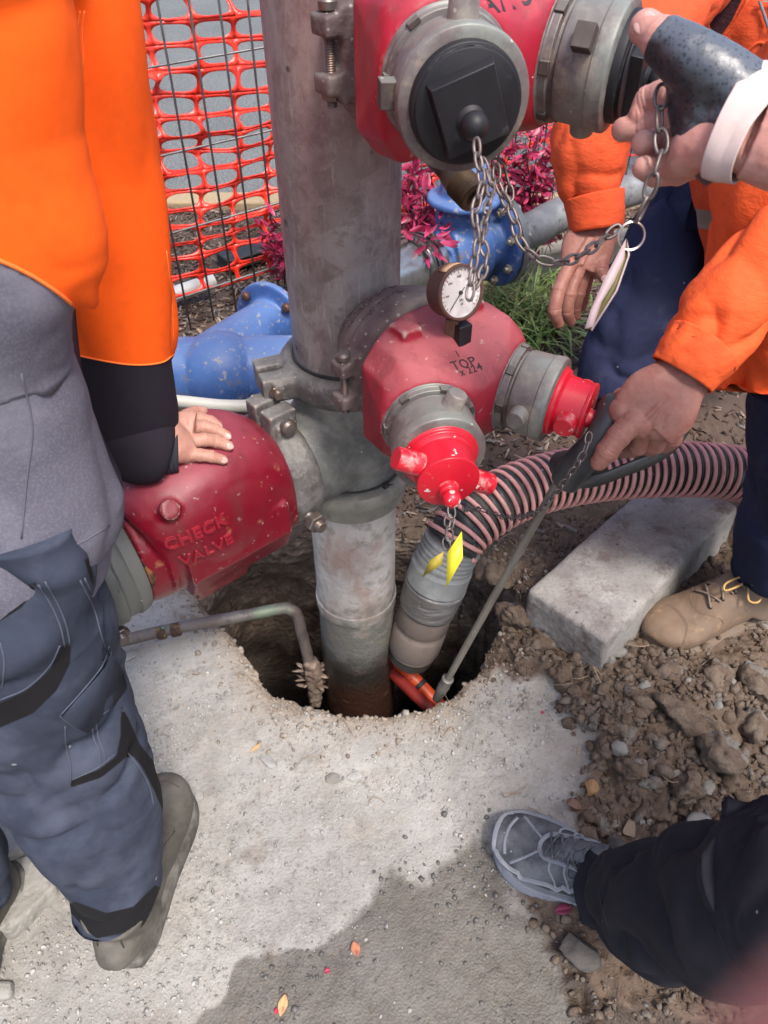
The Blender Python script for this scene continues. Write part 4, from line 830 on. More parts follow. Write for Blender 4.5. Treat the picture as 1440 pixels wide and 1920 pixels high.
# ================================================================ concrete block
M_block = mat('block_concrete', (.33, .31, .285), .85, layers=[dict(s=5, lo=.42, hi=.62, c=(.19, .165, .155), d=7, rg=.68), dict(s=12, lo=.55, hi=.68, c=(.40, .385, .36), a=.8, d=6), dict(s=7, lo=.58, hi=.68, c=(.085, .055, .042), a=.9, d=8, rg=.75), dict(k='dots', s=55, p=.2, r0=.25, c=(.07, .055, .05), a=.8), dict(s=16, lo=.54, hi=.64, c=(.16, .12, .10), a=.85, d=8, rg=.75), dict(s=150, lo=.5, hi=.7, c=(.14, .13, .12), a=.5)], bump=[('n', 90, .5, .004), ('v', 160, .3, .002)])
bl = np.array([.306, 1.009]); bd2 = unit([.71, .70]); bp2 = np.array([bd2[1], -bd2[0]])
def bpnt(s, t, z): q = bl + bd2 * s + bp2 * t; return [q[0], q[1], z]
bk = remesh(hull([bpnt(s, t, z) for s in (.0, .56) for t, z in ((.0, -.05), (-.005, .148), (.19, .150), (.212, -.05))]), .005, 24, .6)
bk = displace(bk, lambda p, n: fbm(p * 18, 4, 3) * .004 + fbm(p * 70, 3, 4) * .0012)
obj('concrete_block', bk, M_block, sharp=180, label='rounded grey concrete block lying beside the tan work boot', cat='block')
# ================================================================ scatter
BVG = BVHTree.FromPolygons([tuple(p) for p in Gv], [tuple(int(i) for i in rm[f]) for f in q])
rs = np.random.RandomState(3)
def ico(l=1):
    bm = bmesh.new(); bmesh.ops.create_icosphere(bm, subdivisions=l, radius=1); bm.verts.index_update()
    v = np.array([x.co[:] for x in bm.verts]); f = np.array([[x.index for x in p.verts] for p in bm.faces]); bm.free(); return v, f
def rots(n, flat=.0):
    a = rs.rand(n) * 6.283; b = (rs.rand(n) - .5) * 2 * (math.pi if not flat else flat); c = (rs.rand(n) - .5) * 2 * (math.pi if not flat else flat)
    ca, sa, cb, sb, cc, sc = np.cos(a), np.sin(a), np.cos(b), np.sin(b), np.cos(c), np.sin(c); o = np.zeros(n); l = np.ones(n)
    Rz = np.stack([ca, -sa, o, sa, ca, o, o, o, l], -1).reshape(n, 3, 3); Rx = np.stack([l, o, o, o, cb, -sb, o, sb, cb], -1).reshape(n, 3, 3); Ry = np.stack([cc, o, sc, o, l, o, -sc, o, cc], -1).reshape(n, 3, 3)
    return Rz @ Rx @ Ry
def batch(base, pos, size, stretch, flat=0.0, rough=.25):
    v, f = base; n = len(pos); Rm = rots(n, flat); k = v[None] * (1 + rough * (rs.rand(n, len(v), 1) - .5) * 2) * stretch[:, None] * size[:, None, None]
    w = np.einsum('nij,nvj->nvi', Rm, k) + pos[:, None]; F = (f[None] + (np.arange(n) * len(v))[:, None, None]).reshape(-1, f.shape[1]); return w.reshape(-1, 3), F
def bulk(name, geo, m, label, kind='stuff', cat=None, smooth=False):
    v, F = geo; me = bpy.data.meshes.new(name); me.vertices.add(len(v)); me.vertices.foreach_set('co', v.astype(np.float32).ravel()); k = F.shape[1]
    me.loops.add(F.size); me.loops.foreach_set('vertex_index', F.astype(np.int32).ravel()); me.polygons.add(len(F)); me.polygons.foreach_set('loop_start', np.arange(len(F), dtype=np.int32) * k)
    me.update(calc_edges=True); me.validate()
    if smooth: me.shade_smooth()
    me.materials.append(m); o = bpy.data.objects.new(name, me); C.objects.link(o); return setp(o, label, cat, None, kind)
def scatter(n, x0, x1, y0, y1, acc):
    P_ = np.column_stack([rs.uniform(x0, x1, n), rs.uniform(y0, y1, n)]); z_, so, we, fa, hd_ = gh(P_); k = acc(P_, so, we, fa, hd_) > rs.rand(n)
    return np.column_stack([P_, z_])[k]
I1, I2 = ico(1), ico(2)
def island(*cs): return dict(k='cell', s=cs[0], lo=cs[1], hi=cs[2], c=cs[3], a=cs[4] if len(cs) > 4 else 1)
M_grav = mat('pale_grit', (.33, .32, .30), .85, layers=[island(55, .1, .9, (.17, .16, .15), .9), island(90, .6, 1, (.48, .47, .45), .7)], bump=[('n', 200, .4, .002)])
M_clod = mat('clod', (.115, .078, .054), .92, layers=[island(30, .2, 1, (.185, .145, .112), .9), dict(s=60, lo=.45, hi=.7, c=(.09, .06, .043), a=.7, d=5), island(44, .88, 1, (.17, .155, .135), .9)], bump=[('n', 160, .9, .005)])
M_stone = mat('grey_stone', (.18, .17, .155), .8, layers=[dict(s=14, lo=.4, hi=.7, c=(.26, .235, .20), d=6), dict(s=50, lo=.55, hi=.7, c=(.11, .085, .065), a=.8, d=5)], bump=[('n', 90, .6, .005)])
def cl_noise(P_): return sstep(-.1, .35, fbm(P_ * 6, 3, 77))
p_ = scatter(26000, -.75, .75, .15, 1.35, lambda P_, so, we, fa, hd_: (1 - so) * (.18 + .9 * cl_noise(P_)) * (hd_ > .004) * (1 - .97 * we)); n = len(p_)
s_ = .0011 + .0030 * rs.rand(n) ** 3.2; p_[:, 2] += s_ * .3; bulk('grit', batch(I1, p_, s_, .6 + .8 * rs.rand(n, 3)), M_grav, 'pale stone grit strewn over the dusty concrete')
p_ = scatter(42000, -.4, 1.15, .25, 1.5, lambda P_, so, we, fa, hd_: so * (1 - fa) * (hd_ > .006) * (.25 + .75 * cl_noise(P_ + 3))); n = len(p_)
s_ = .0016 + .0085 * rs.rand(n) ** 3.4; p_[:, 2] += s_ * .25; bulk('soil_crumbs', batch(I1, p_, s_, .45 + .9 * rs.rand(n, 3), rough=.5), M_clod, 'crumbled brown soil around the hole')
p_ = scatter(3800, .36, 1.1, .45, 1.05, lambda P_, so, we, fa, hd_: so * (1 - fa) * (hd_ > .02) * sstep(-.05, .3, fbm(P_ * 5, 2, 5))); n = len(p_)
s_ = .0045 + .013 * rs.rand(n) ** 3; bulk('soil_clods', batch(I2, p_, s_, .5 + .8 * rs.rand(n, 3), rough=.48), M_clod, 'heap of brown soil clods right of the concrete', smooth=False)
p_ = scatter(2500, -.2, .6, .2, .62, lambda P_, so, we, fa, hd_: we * (.1 + cl_noise(P_ + 9))); n = len(p_)
s_ = .0015 + .0045 * rs.rand(n) ** 2; bulk('wet_grit', batch(I1, p_, s_, .7 + .5 * rs.rand(n, 3)), mat('wet_grit', (.085, .080, .075), .5, layers=[island(50, .2, 1, (.13, .125, .12), .8)]), 'dark wet grit in the damp patch with painted shade')
M_gritw = M_grav
p_ = scatter(9000, -.5, .4, .7, 1.3, lambda P_, so, we, fa, hd_: (hd_ > -.002) * np.exp(-np.clip(hd_, 0, 9) / .035) * (fa < .3)); n = len(p_)
s_ = .0014 + .006 * rs.rand(n) ** 3; p_[:, 2] += s_ * .2; bulk('rim_crumbs', batch(I1, p_, s_, .5 + .9 * rs.rand(n, 3), rough=.5), mat('rim_crumb', (.24, .185, .14), .9, layers=[island(60, .1, 1, (.32, .29, .25), .9), island(80, .7, 1, (.12, .09, .07), .8)]), 'broken crumbs along the lip of the hole')
# bark mulch: thin chips, three tones
bxv = np.array([[a, b, c] for a in (-1, 1) for b in (-1, 1) for c in (-1, 1)], float); bxv[4:, 1] *= .55; bxv[:4, 2] *= .6
bxf = np.array([(0, 1, 3, 2), (4, 6, 7, 5), (0, 4, 5, 1), (2, 3, 7, 6), (0, 2, 6, 4), (1, 5, 7, 3)])
M_m1 = mat('bark_dark', (.075, .045, .033), .85, layers=[dict(s=30, lo=.4, hi=.7, c=(.13, .085, .062), d=5)], bump=[('n', 90, .5, .003)])
M_m2 = mat('bark_tan', (.24, .165, .12), .85, layers=[dict(s=30, lo=.4, hi=.7, c=(.33, .25, .19), d=5)])
M_m3 = mat('bark_grey', (.20, .175, .155), .85, layers=[dict(s=30, lo=.4, hi=.7, c=(.11, .09, .08), d=5)])
for m_, cnt, lab, nm in ((M_m1, 12000, 'dark bark mulch covering the bed behind the pipes', 'mulch'), (M_m2, 5200, 'tan bark chips mixed through the mulch bed', 'bark_chips'), (M_m3, 3000, 'grey weathered chips mixed through the mulch bed', 'wood_chips')):
    p_ = scatter(cnt, -1.4, 1.8, 1.2, 3.4, lambda P_, so, we, fa, hd_: fa * (1 - .55 * sstep(.2, .5, P_[:, 0]) * (P_[:, 1] < 2.2))); n = len(p_); p_[:, 2] += rs.rand(n) * .012
    st_ = np.column_stack([rs.uniform(.6, 1.7, n), rs.uniform(.18, .5, n), rs.uniform(.06, .18, n)]); bulk(nm, batch((bxv, bxf), p_, np.full(n, .0125), st_, flat=.5, rough=.2), m_, lab)
# roots and dry straws around the rim
sg_ = []
for i in range(150):
    a_ = rs.rand() * 6.28
    b_ = np.array([*(HOLE_[rs.randint(len(HOLE_))] + rs.randn(2) * .06), 0]) if i < 90 else np.array([rs.uniform(.2, .95), rs.uniform(.5, 1.4), 0])
    z0 = gh(b_[None, :2])[0][0]; 
    if polyd(b_[None, :2], HOLE_)[0] < .0: continue
    L_ = rs.uniform(.02, .07); d_ = np.array([math.cos(a_), math.sin(a_), .15]); k_ = rs.randn(3) * .01
    sg_.append(tube([b_ + [0, 0, z0 + .002], b_ + d_ * L_ * .5 + k_ + [0, 0, z0 + .004], b_ + d_ * L_ + [0, 0, z0]], rs.uniform(.0004, .0011), 5, n=3))
g_ = join(*sg_); obj('straw', g_, mat('straw', (.30, .22, .15), .8), label='dry rootlets and straws on the soil', kind='stuff')

# individual stones and clods
def rock(c, s, seed, sq=(1, .8, .6), rot=0.0, l=4, rough=.5, sm=0):
    bm = bmesh.new(); bmesh.ops.create_icosphere(bm, subdivisions=l, radius=1); v = np.array([x.co[:] for x in bm.verts]); bm.verts.index_update(); f = [tuple(x.index for x in p.verts) for p in bm.faces]; bm.free()
    r_ = np.random.RandomState(seed)
    for k in range(9):                                     # facets
        n_ = unit(r_.randn(3)); d_ = r_.uniform(.55, .85); t_ = np.maximum(v @ n_ - d_, 0); v = v - t_[:, None] * n_
    v = v * (1 + rough * .25 * fbm(v * 1.7 + seed, 3, 1)[:, None]) + unit(v) * 0; v += .05 * rough * fbm(v * 5 + seed, 3, 7)[:, None] * v
    v = v * np.array(sq) * s; ca, sa = math.cos(rot), math.sin(rot); v[:, :2] = v[:, :2] @ np.array([[ca, sa], [-sa, ca]]); return (v + np.asarray(c), f)
def onground(x, y): p = PZ(x, y, 0); z_ = gh(p[None, :2])[0][0]; p = PZ(x, y, z_); return p
named = [((1005, 1212), 0.029, (1.2, .9, .75), 'clod', 'brown crumbly clod resting against the near end of the concrete block'),
         ((965, 1160), 0.040, (.9, 1.1, .8), 'clod', 'dark earth lump on the rim of the hole left of the concrete block'),
         ((930, 1085), 0.044, (1.2, .9, .8), 'clod', 'large dark lump on the hole edge under the striped hose'),
         ((1055, 1262), .024, (1.1, .9, .6), 'clod', 'flat clod just in front of the concrete block'),
         ((1130, 1297), .021, (1, .85, .8), 'stone', 'roundish grey stone on the soil between the block and the clod heap'),
         ((1155, 1222), .020, (1.2, .9, .7), 'stone', 'grey stone under the side of the concrete block near the tan boot'),
         ((1180, 1300), .017, (1, .8, .8), 'stone', 'small dark stone on the left flank of the soil heap'),
         ((1240, 1262), 0.036, (1.2, .9, .6), 'clod', 'crumbly clod in front of the tan boot toe'),
         ((1340, 1275), 0.040, (1.1, .9, .6), 'clod', 'broad low clod under the tan boot heel side'),
         ((1420, 1290), 0.040, (1, .9, .8), 'clod', 'clod cut by the picture edge below the tan boot'),
         ((1410, 1370), 0.036, (1, 1, .8), 'clod', 'clod above the big tan crumbly clod at the picture edge'),
         ((1225, 1500), 0.032, (1.2, .9, .5), 'clod', 'flat brown clod directly above the grey trouser knee'),
         ((1180, 1440), 0.027, (1.1, .9, .6), 'clod', 'clod left of the dark hollow in the soil heap'),
         ((1290, 1480), 0.029, (1, .9, .7), 'clod', 'lumpy clod touching the upper edge of the grey trousers'),
         ((1285, 1345), 0.050, (1.35, .55, .42), 'clod', 'long flat clod with a dark hollow beneath it on the soil heap'),
         ((1345, 1420), 0.044, (1, .9, .8), 'clod', 'big tan crumbly clod near the grey trouser knee'),
         ((1160, 1600), .026, (1, .8, .7), 'stone', 'dark stone tucked against the dusty sports shoe'),
         ((1075, 1510), .016, (1, .8, .8), 'stone', 'reddish brown stone on the edge of the soil above the sports shoe'),
         ((1108, 1480), .017, (1, .9, .8), 'stone', 'orange tinted lump at the border of concrete and soil'),
         ((1180, 1555), .018, (.8, 1.1, .7), 'stone', 'tan stone standing among crumbs above the sports shoe'),
         ((1085, 1785), .030, (.9, 1.2, .6), 'stone', 'dark damp flat stone below the sports shoe'),
         ((1310, 1555), .030, (1, .9, .7), 'stone', 'grey stone half hidden behind the grey trouser leg'),
         ((985, 1325), .010, (1, .9, .5), 'stone', 'small grey chip in front of the hole on the concrete'),
         ((665, 1455), .012, (1, 1.3, .4), 'stone', 'pale upright chip in the middle of the bare concrete'),
         ((625, 1462), .013, (1.2, 1, .4), 'stone', 'flat grey pebble left of the pale upright chip'),
         ((372, 1497), .012, (1, .9, .7), 'stone', 'pale blue grey stone beside the toe of the dark work boot'),
         ((505, 1432), .016, (1.6, .6, .5), 'stone', 'long pale fragment on the concrete below the copper pipe'),
         ((243, 1232), .014, (1.2, .9, .5), 'stone', 'small pale fragment beside the worker trousers under the copper pipe')]
tint = {'reddish': (.20, .11, .075), 'orange': (.34, .19, .085), 'tan': (.27, .20, .14), 'dark': (.085, .075, .068), 'pale': (.36, .35, .33)}
for i, ((x, y), s, sq, nm, lab) in enumerate(named):
    p = onground(x, y); g = rock(p + [0, 0, s * sq[2] * .35], s, 100 + i, sq, i * 1.3, rough=1.0 if nm == 'clod' else .5)
    if nm == 'clod': g = displace((g[0], g[1]), lambda q, n: (ridge(q * 38, 3, 3) - .6) * .022 * min(1, s / .03) + (ridge(q * 110, 2, 5) - .6) * .009)
    m_ = M_clod if nm == 'clod' else M_stone
    for k_, c_ in tint.items():
        if nm == 'stone' and lab.startswith(k_) or nm == 'stone' and (' ' + k_ + ' ') in (' ' + lab + ' ')[:16]: m_ = mat('stone_' + k_, c_, .8, layers=[dict(s=30, lo=.4, hi=.7, c=tuple(v * .6 for v in c_), d=6)], bump=[('n', 120, .6, .004)]); break
    obj(nm, g, m_, label=lab, cat=nm, sharp=30 if nm == 'stone' else 180)
k_ = 0
for i in range(400):
    x, y = rs.uniform(.30, .98), rs.uniform(.46, 1.05); zz, so, we, fa, hd_ = gh(np.array([[x, y]]))
    if so[0] < .8 or hd_[0] < .03 or k_ >= 110: continue
    k_ += 1; s = .007 + .012 * rs.rand() ** 2; obj('stone' if i % 3 else 'clod', rock([x, y, zz[0] + s * .2], s, 300 + i, (1, .7 + .3 * rs.rand(), .5 + .3 * rs.rand()), rs.rand() * 6, l=2), M_stone if i % 3 else M_clod, label='small loose lump lying in the churned soil right of the hole', cat='stone', group='loose lumps in the churned soil', sharp=40)
# broken slab pieces by the left edge
M_slab = mat('broken_slab', (.30, .29, .26), .85, layers=[dict(s=9, lo=.42, hi=.66, c=(.22, .205, .18), d=7), dict(s=24, lo=.55, hi=.7, c=(.42, .41, .38), a=.7, d=5), dict(s=60, lo=.58, hi=.7, c=(.12, .11, .10), a=.6)], bump=[('n', 70, .7, .006), ('v', 90, .3, .004)])
def slab(lab, px, h, z0=0):
    a = [np.array([*PZ(x, y, h)[:2], h]) for x, y in px]; c_ = np.mean(a, 0); b = [np.array([*(c_ + (p - c_) * 1.06)[:2], z0 - .02]) for p in a]
    g = remesh(hull(a + b), .004, 4); g = displace(g, lambda p, n: fbm(p * 22, 4, 5) * .006 + ridge(p * 60, 2, 2) * .002); obj('concrete_chunk', g, M_slab, label=lab, cat='rubble', sharp=180)
slab('thick broken slab piece at the left edge beside the trouser shin', [(-60, 1460), (10, 1490), (45, 1530), (55, 1570), (10, 1610), (-80, 1620)], .05)
slab('cracked flat slab piece between the two dark boots', [(-40, 1640), (20, 1612), (80, 1600), (104, 1630), (100, 1665), (60, 1700), (15, 1745), (-60, 1740)], .028)
slab('small loose slab shard at the lower left edge', [(-10, 1840), (20, 1842), (18, 1868), (-12, 1872)], .012)
# fallen leaves and petals
def leaf(lab, x, y, L_, wd, ang, m_, nm='fallen_leaf', lift=.004):
    p = onground(x, y); d = np.array([math.cos(ang), math.sin(ang), 0]); s = np.array([-d[1], d[0], 0]); v = []
    for t in np.linspace(-1, 1, 9): w_ = wd * (1 - abs(t) ** 1.8) + .0005; c_ = p + d * t * L_ * .5 + [0, 0, lift + .35 * L_ * .2 * (t * t)]; v += [c_ - s * w_ + [0, 0, w_ * .5], c_, c_ + s * w_ + [0, 0, w_ * .5]]
    f = []; [f.extend([(3 * i, 3 * i + 1, 3 * i + 4, 3 * i + 3), (3 * i + 1, 3 * i + 2, 3 * i + 5, 3 * i + 4)]) for i in range(8)]
    obj(nm, (np.array(v), f), m_, solid=.0006, label=lab, cat='leaf')
M_l1 = mat('dry_leaf_orange', (.46, .19, .10), .7, layers=[dict(s=60, lo=.45, hi=.65, c=(.30, .10, .06))]); M_l2 = mat('dry_leaf_tan', (.52, .33, .15), .7, layers=[dict(s=60, lo=.45, hi=.65, c=(.36, .2, .1))]); M_l3 = mat('crimson_petal', (.36, .02, .06), .5)
leaf('curled orange brown leaf on the wet, shade-darkened patch edge', 667, 1781, .024, .007, 1.9, M_l1); leaf('pale tan leaf on damp ground at the bottom', 531, 1886, .030, .007, 1.4, M_l2)
leaf('narrow dry leaf on the concrete left of centre', 480, 1405, .028, .0035, .8, M_l2); leaf('tiny crimson petal on the damp ground', 614, 1822, .009, .004, .3, M_l3)
leaf('tiny red petal beneath the pale tan leaf', 520, 1897, .010, .004, 1.3, M_l3); leaf('red berry sized petal on concrete right of the hole', 1017, 1338, .007, .003, .5, M_l3)
leaf('magenta leaf in the shadow under the sports shoe', 1055, 1708, .032, .008, .2, mat('magenta_leaf', (.22, .03, .07), .5))

# ================================================================ mesh fence and barrier netting
F0 = np.array([-.645, 2.30]); FD = unit([.788, .616])
def Fp(s, z, off=0): q = F0 + FD * s + np.array([-FD[1], FD[0]]) * off; return np.array([q[0], q[1], z])
M_wire = mat('fence_wire', (.15, .15, .155), .45, metal=.5, layers=[dict(s=40, lo=.5, hi=.7, c=(.09, .085, .085))])
fence = thing('mesh_fence', 'grey steel wire mesh fence standing behind the pipes', 'fence', tuple(Fp(1.0, 0)))
n_ = 40
for i in range(-12, 37):
    s = i * .090 + .060; z0 = rs.uniform(-.02, .03); obj('wire', tube([Fp(s, z0), Fp(s, 1.9)], .0036, 6), M_wire, fence, sharp=180)
for z_ in (.146, .363, .591, .818, 1.045, 1.27, 1.5, 1.73, 1.89): obj('wire', tube([Fp(-1.1, z_, .005), Fp(3.4, z_, .005)], .0036, 6), M_wire, fence, sharp=180)
obj('post', tube([Fp(-1.15, 0), Fp(-1.15, 1.95)], .019, 16), M_wire, fence); obj('post', tube([Fp(3.42, 0), Fp(3.42, 1.95)], .019, 16), M_wire, fence)
M_net = mat('red_netting', (.72, .028, .012), .35, layers=[dict(s=7, lo=.4, hi=.7, c=(.80, .075, .05), a=.7), dict(s=50, lo=.62, hi=.7, c=(.80, .22, .18), a=.4)], spec=.6)
px_, pz_ = .128, .0600; nv = []; nf = []; K = 20
ins_ = [(math.copysign(abs(math.cos(t)) ** .62, math.cos(t)) * .0560, math.copysign(abs(math.sin(t)) ** .75, math.sin(t)) * .0225) for t in np.arange(K) * 2 * math.pi / K + math.pi / K]
def outer(x, y):
    k = max(abs(x) / (px_ / 2), abs(y) / (pz_ / 2)); return x / k, y / k
for j in range(0, 20):
    for i in range(-9, 27):
        cx, cz_ = i * px_ + j * .008, .115 + j * pz_; o = [outer(x * (px_ / .112), y * (pz_ / .045)) for x, y in ins_]; b0 = len(nv)
        # force outer corners
        for sx in (-1, 1):
            for sy in (-1, 1):
                kk = min(range(K), key=lambda q: (o[q][0] - sx * px_ / 2) ** 2 + (o[q][1] - sy * pz_ / 2) ** 2); o[kk] = (sx * px_ / 2, sy * pz_ / 2)
        nv += [(cx + x, cz_ + y) for x, y in o] + [(cx + x * 1.02, cz_ + y) for x, y in ins_]
        nf += [(b0 + k, b0 + (k + 1) % K, b0 + K + (k + 1) % K, b0 + K + k) for k in range(K)]
nv = np.array(nv); s_, z_ = nv[:, 0], nv[:, 1]
ws = np.stack([s_ * 1.6, z_ * 4], -1); dz_ = fbm(ws, 3, 4) * .035 - .03 * s_ - .012 * np.sin(s_ * 5); squash = np.where(z_ < .45, (.45 - z_) * .15, 0)
nw = np.array([Fp(a, b, .028 + c) for a, b, c in zip(s_ + fbm(ws + 5, 2, 9) * .03, z_ + dz_ + squash, np.abs(fbm(np.stack([s_ * 3, z_ * 7], -1), 3, 14)) * .07)])
obj('barrier_netting', (nw, nf), M_net, solid=.0022, sharp=180, label='orange red plastic barrier netting with oval holes tied behind the wire fence', cat='netting')
# things lying behind the fence foot
M_wp = mat('white_plastic', (.55, .55, .53), .4, layers=[dict(s=12, lo=.5, hi=.7, c=(.35, .34, .32), a=.7)])
obj('pipe_offcut', join(lathe(Fp(.02, .05, .22), unit([.8, .55, .05]), [(0, .024), (0, .028), (.16, .028), (.16, .024), (0, .024)], 32)), M_wp, label='white plastic pipe offcut on the ground behind the netting', cat='pipe')
obj('dark_tray', join(box(Fp(.42, .02, .40), (.10, .06, .02), (.8, .6, 0), (-.6, .8, 0)), box(Fp(.42, .045, .40), (.11, .07, .005), (.8, .6, 0), (-.6, .8, 0))), M_rubber, bevel=.008, label='black plastic tray behind the netting near the white offcut', cat='tray')
gs = rock(Fp(.75, .07, .30), .085, 55, (1.3, .9, .8), .4, l=4); obj('crumpled_bag', displace(gs, lambda p, n: ridge(p * 18, 3, 3) * .03), mat('grey_bag', (.30, .31, .32), .4, layers=[dict(s=9, lo=.5, hi=.6, c=(.04, .16, .09))]), label='crumpled grey and green bag behind the netting', cat='bag', sharp=180)

# ================================================================ plants
def nandina(lab, base, tips, seed, nl=9, Ls=.052, col=(.30, .012, .06)):
    r_ = np.random.RandomState(seed); t = thing('nandina_bush', lab, 'shrub', tuple(base), 'magenta leaved shrubs'); stems = []; lv = []; lf = []
    for tip in tips:
        mid = (base + tip) / 2 + r_.randn(3) * [.02, .02, .01]; b_ = base + r_.randn(3) * [.03, .02, 0]; stems.append(tube([b_, mid, tip], [.0038, .003, .0016], 7, n=6))
        c_ = catmull(np.array([b_, mid, tip]), 8)
        for t_ in np.linspace(.42, 1, 7):
            p = c_[int(t_ * (len(c_) - 1))]
            for k in range(nl):
                a_ = r_.rand() * 6.28; el = r_.uniform(-.5, .9); d = np.array([math.cos(a_) * math.cos(el), math.sin(a_) * math.cos(el), math.sin(el)]); q = p + d * r_.uniform(.005, .05)
                if k % 3 == 0: stems.append(tube([p, q], .0009, 4))
                d = unit(d + r_.randn(3) * .5 + [0, 0, -.15]); s_ = unit(np.cross(d, r_.randn(3))); n_ = np.cross(d, s_); L_ = Ls * r_.uniform(.55, 1.1); W_ = L_ * r_.uniform(.13, .19)
                b0 = len(lv)
                for u_ in (0, .25, .5, .75, 1): w_ = W_ * math.sin(math.pi * min(u_ * .92 + .04, 1)) ; cc = q + d * L_ * u_ - n_ * L_ * .25 * u_ * u_; lv += [cc - s_ * w_ + n_ * w_ * .4, cc, cc + s_ * w_ + n_ * w_ * .4]
                for u in range(4): lf += [(b0 + 3 * u, b0 + 3 * u + 1, b0 + 3 * u + 4, b0 + 3 * u + 3), (b0 + 3 * u + 1, b0 + 3 * u + 2, b0 + 3 * u + 5, b0 + 3 * u + 4)]
    obj('stems', join(*stems), bpy.data.materials.get('dark_stem') or mat('dark_stem', (.035, .018, .02), .7), t, kind='stuff', sharp=180)
    obj('leaves', (np.array(lv), lf), bpy.data.materials.get('magenta_foliage') or mat('magenta_foliage', col, .42, layers=[dict(k='cell', s=28, lo=.2, hi=1, c=(.45, .035, .11), a=.9), dict(k='cell', s=40, lo=.7, hi=1, c=(.13, .01, .03), a=.9)], spec=.6), t, kind='stuff', sharp=180)
bL = np.array([*PZ(538, 530, 0)]); nandina('magenta shrub between the wire fence and left side of the standpipe', bL, [PY(505, 440, 2.42), PY(530, 420, 2.42), PY(520, 470, 2.40), PY(545, 450, 2.45)], 5, nl=8)
bM = np.array([.16, 2.42, 0.]); nandina('magenta shrub right beside the standpipe above the stainless clamp', bM, [PY(775, 330, 2.36), PY(800, 370, 2.30), PY(770, 400, 2.30), PY(815, 430, 2.14), PY(765, 440, 2.3), PY(790, 300, 2.42), PY(800, 455, 2.06), PY(762, 360, 2.4)], 8, nl=13, Ls=.060)
bR = np.array([.50, 2.68, 0.]); nandina('magenta shrub behind the big black cap by the orange cuff', bR, [PY(985, 260, 2.72), PY(1010, 300, 2.7), PY(950, 320, 2.72), PY(1020, 230, 2.75), PY(975, 380, 2.7), PY(1000, 340, 2.66), PY(940, 280, 2.75), PY(1040, 330, 2.66), PY(960, 230, 2.8)], 11, nl=11, Ls=.058)
# strappy green clump
gr = thing('grass_clump', 'clump of strappy green grass between the lower red inlet and the hanging hand', 'plant', tuple(PZ(965, 600, 0))); lv = []; lf = []; r_ = np.random.RandomState(4)
for i in range(420):
    c_ = PZ(968, 600, 0) + [r_.randn() * .085, r_.randn() * .10, 0]; a_ = r_.rand() * 6.28; L_ = r_.uniform(.10, .31); el = r_.uniform(.35, 1.35); d = np.array([math.cos(a_), math.sin(a_), 0]); s_ = np.array([-d[1], d[0], 0]); W_ = r_.uniform(.0022, .0056); b0 = len(lv); p = c_.copy()
    N_ = 8
    for u in range(N_ + 1):
        t_ = u / N_; w_ = W_ * (1 - t_ ** 2.5) + .0003; e = el - t_ * r_.uniform(1.2, 1.5) ; lv += [p - s_ * w_, p + [0, 0, -w_ * .5], p + s_ * w_]; p = p + (d * math.cos(e) + np.array([0, 0, 1]) * math.sin(e)) * L_ / N_; p[2] = max(p[2], .004)
    for u in range(N_): lf += [(b0 + 3 * u, b0 + 3 * u + 1, b0 + 3 * u + 4, b0 + 3 * u + 3), (b0 + 3 * u + 1, b0 + 3 * u + 2, b0 + 3 * u + 5, b0 + 3 * u + 4)]
obj('blades', (np.array(lv), lf), mat('green_blade', (.14, .23, .05), .42, layers=[dict(k='cell', s=24, lo=.3, hi=1, c=(.32, .42, .14), a=.9), dict(k='cell', s=33, lo=.82, hi=1, c=(.34, .28, .13), a=.9), dict(k='cell', s=20, lo=.7, hi=1, c=(.045, .085, .02), a=.9)], spec=.6), gr, kind='stuff', sharp=180)
for (x, y, dx, dy) in ((1085, 545, -20, 14), (1100, 552, 10, 30), (1060, 610, 12, 60)):
    p0, p1 = PZ(x, y, .02), PZ(x + dx, y + dy, .05); s_ = unit(np.cross(p1 - p0, (0, 0, 1))) * .005; m_ = (p0 + p1) / 2 + [0, 0, .03]
    obj('weed_blade', (np.array([p0 - s_, p0 + s_, m_ - s_, m_ + s_, p1 - s_ * .2, p1 + s_ * .2]), [(0, 1, 3, 2), (2, 3, 5, 4)]), bpy.data.materials['green_blade'], solid=.0006, label={1085: 'short broad green blade leaning left beside the hanging hand', 1100: 'bright green blade pointing down from the weed by the navy knee', 1060: 'long green blade standing alone on bare soil below the hanging hand'}[x], cat='weed', group='weed blades by the navy knee')
# ================================================================ people
def skinmat(name, c, c2): return mat(name, c, .52, sss=.12, spec=.4, layers=[dict(s=55, lo=.4, hi=.7, c=c2, a=.8, d=5), dict(s=35, lo=.52, hi=.7, c=(c[0] * .85, c[1] * .55, c[2] * .55), a=.6, d=5), dict(s=160, lo=.5, hi=.7, c=tuple(v * .75 for v in c), a=.4), dict(s=22, lo=.55, hi=.75, c=(c[0] * 1.1, c[1] * .8, c[2] * .8), a=.5)], bump=[('n', 420, .22, .0008), ('v', 700, .15, .0004), ('n', 110, .15, .0015, (1, 2.5, 1))])
M_skin = skinmat('skin_pale', (.44, .225, .17), (.50, .28, .22)); M_skin2 = skinmat('skin_ruddy', (.29, .125, .095), (.34, .165, .13)); M_skin3 = skinmat('skin_pink', (.46, .225, .185), (.52, .29, .25))
M_nail = mat('fingernail', (.56, .34, .30), .3, coat=.3)
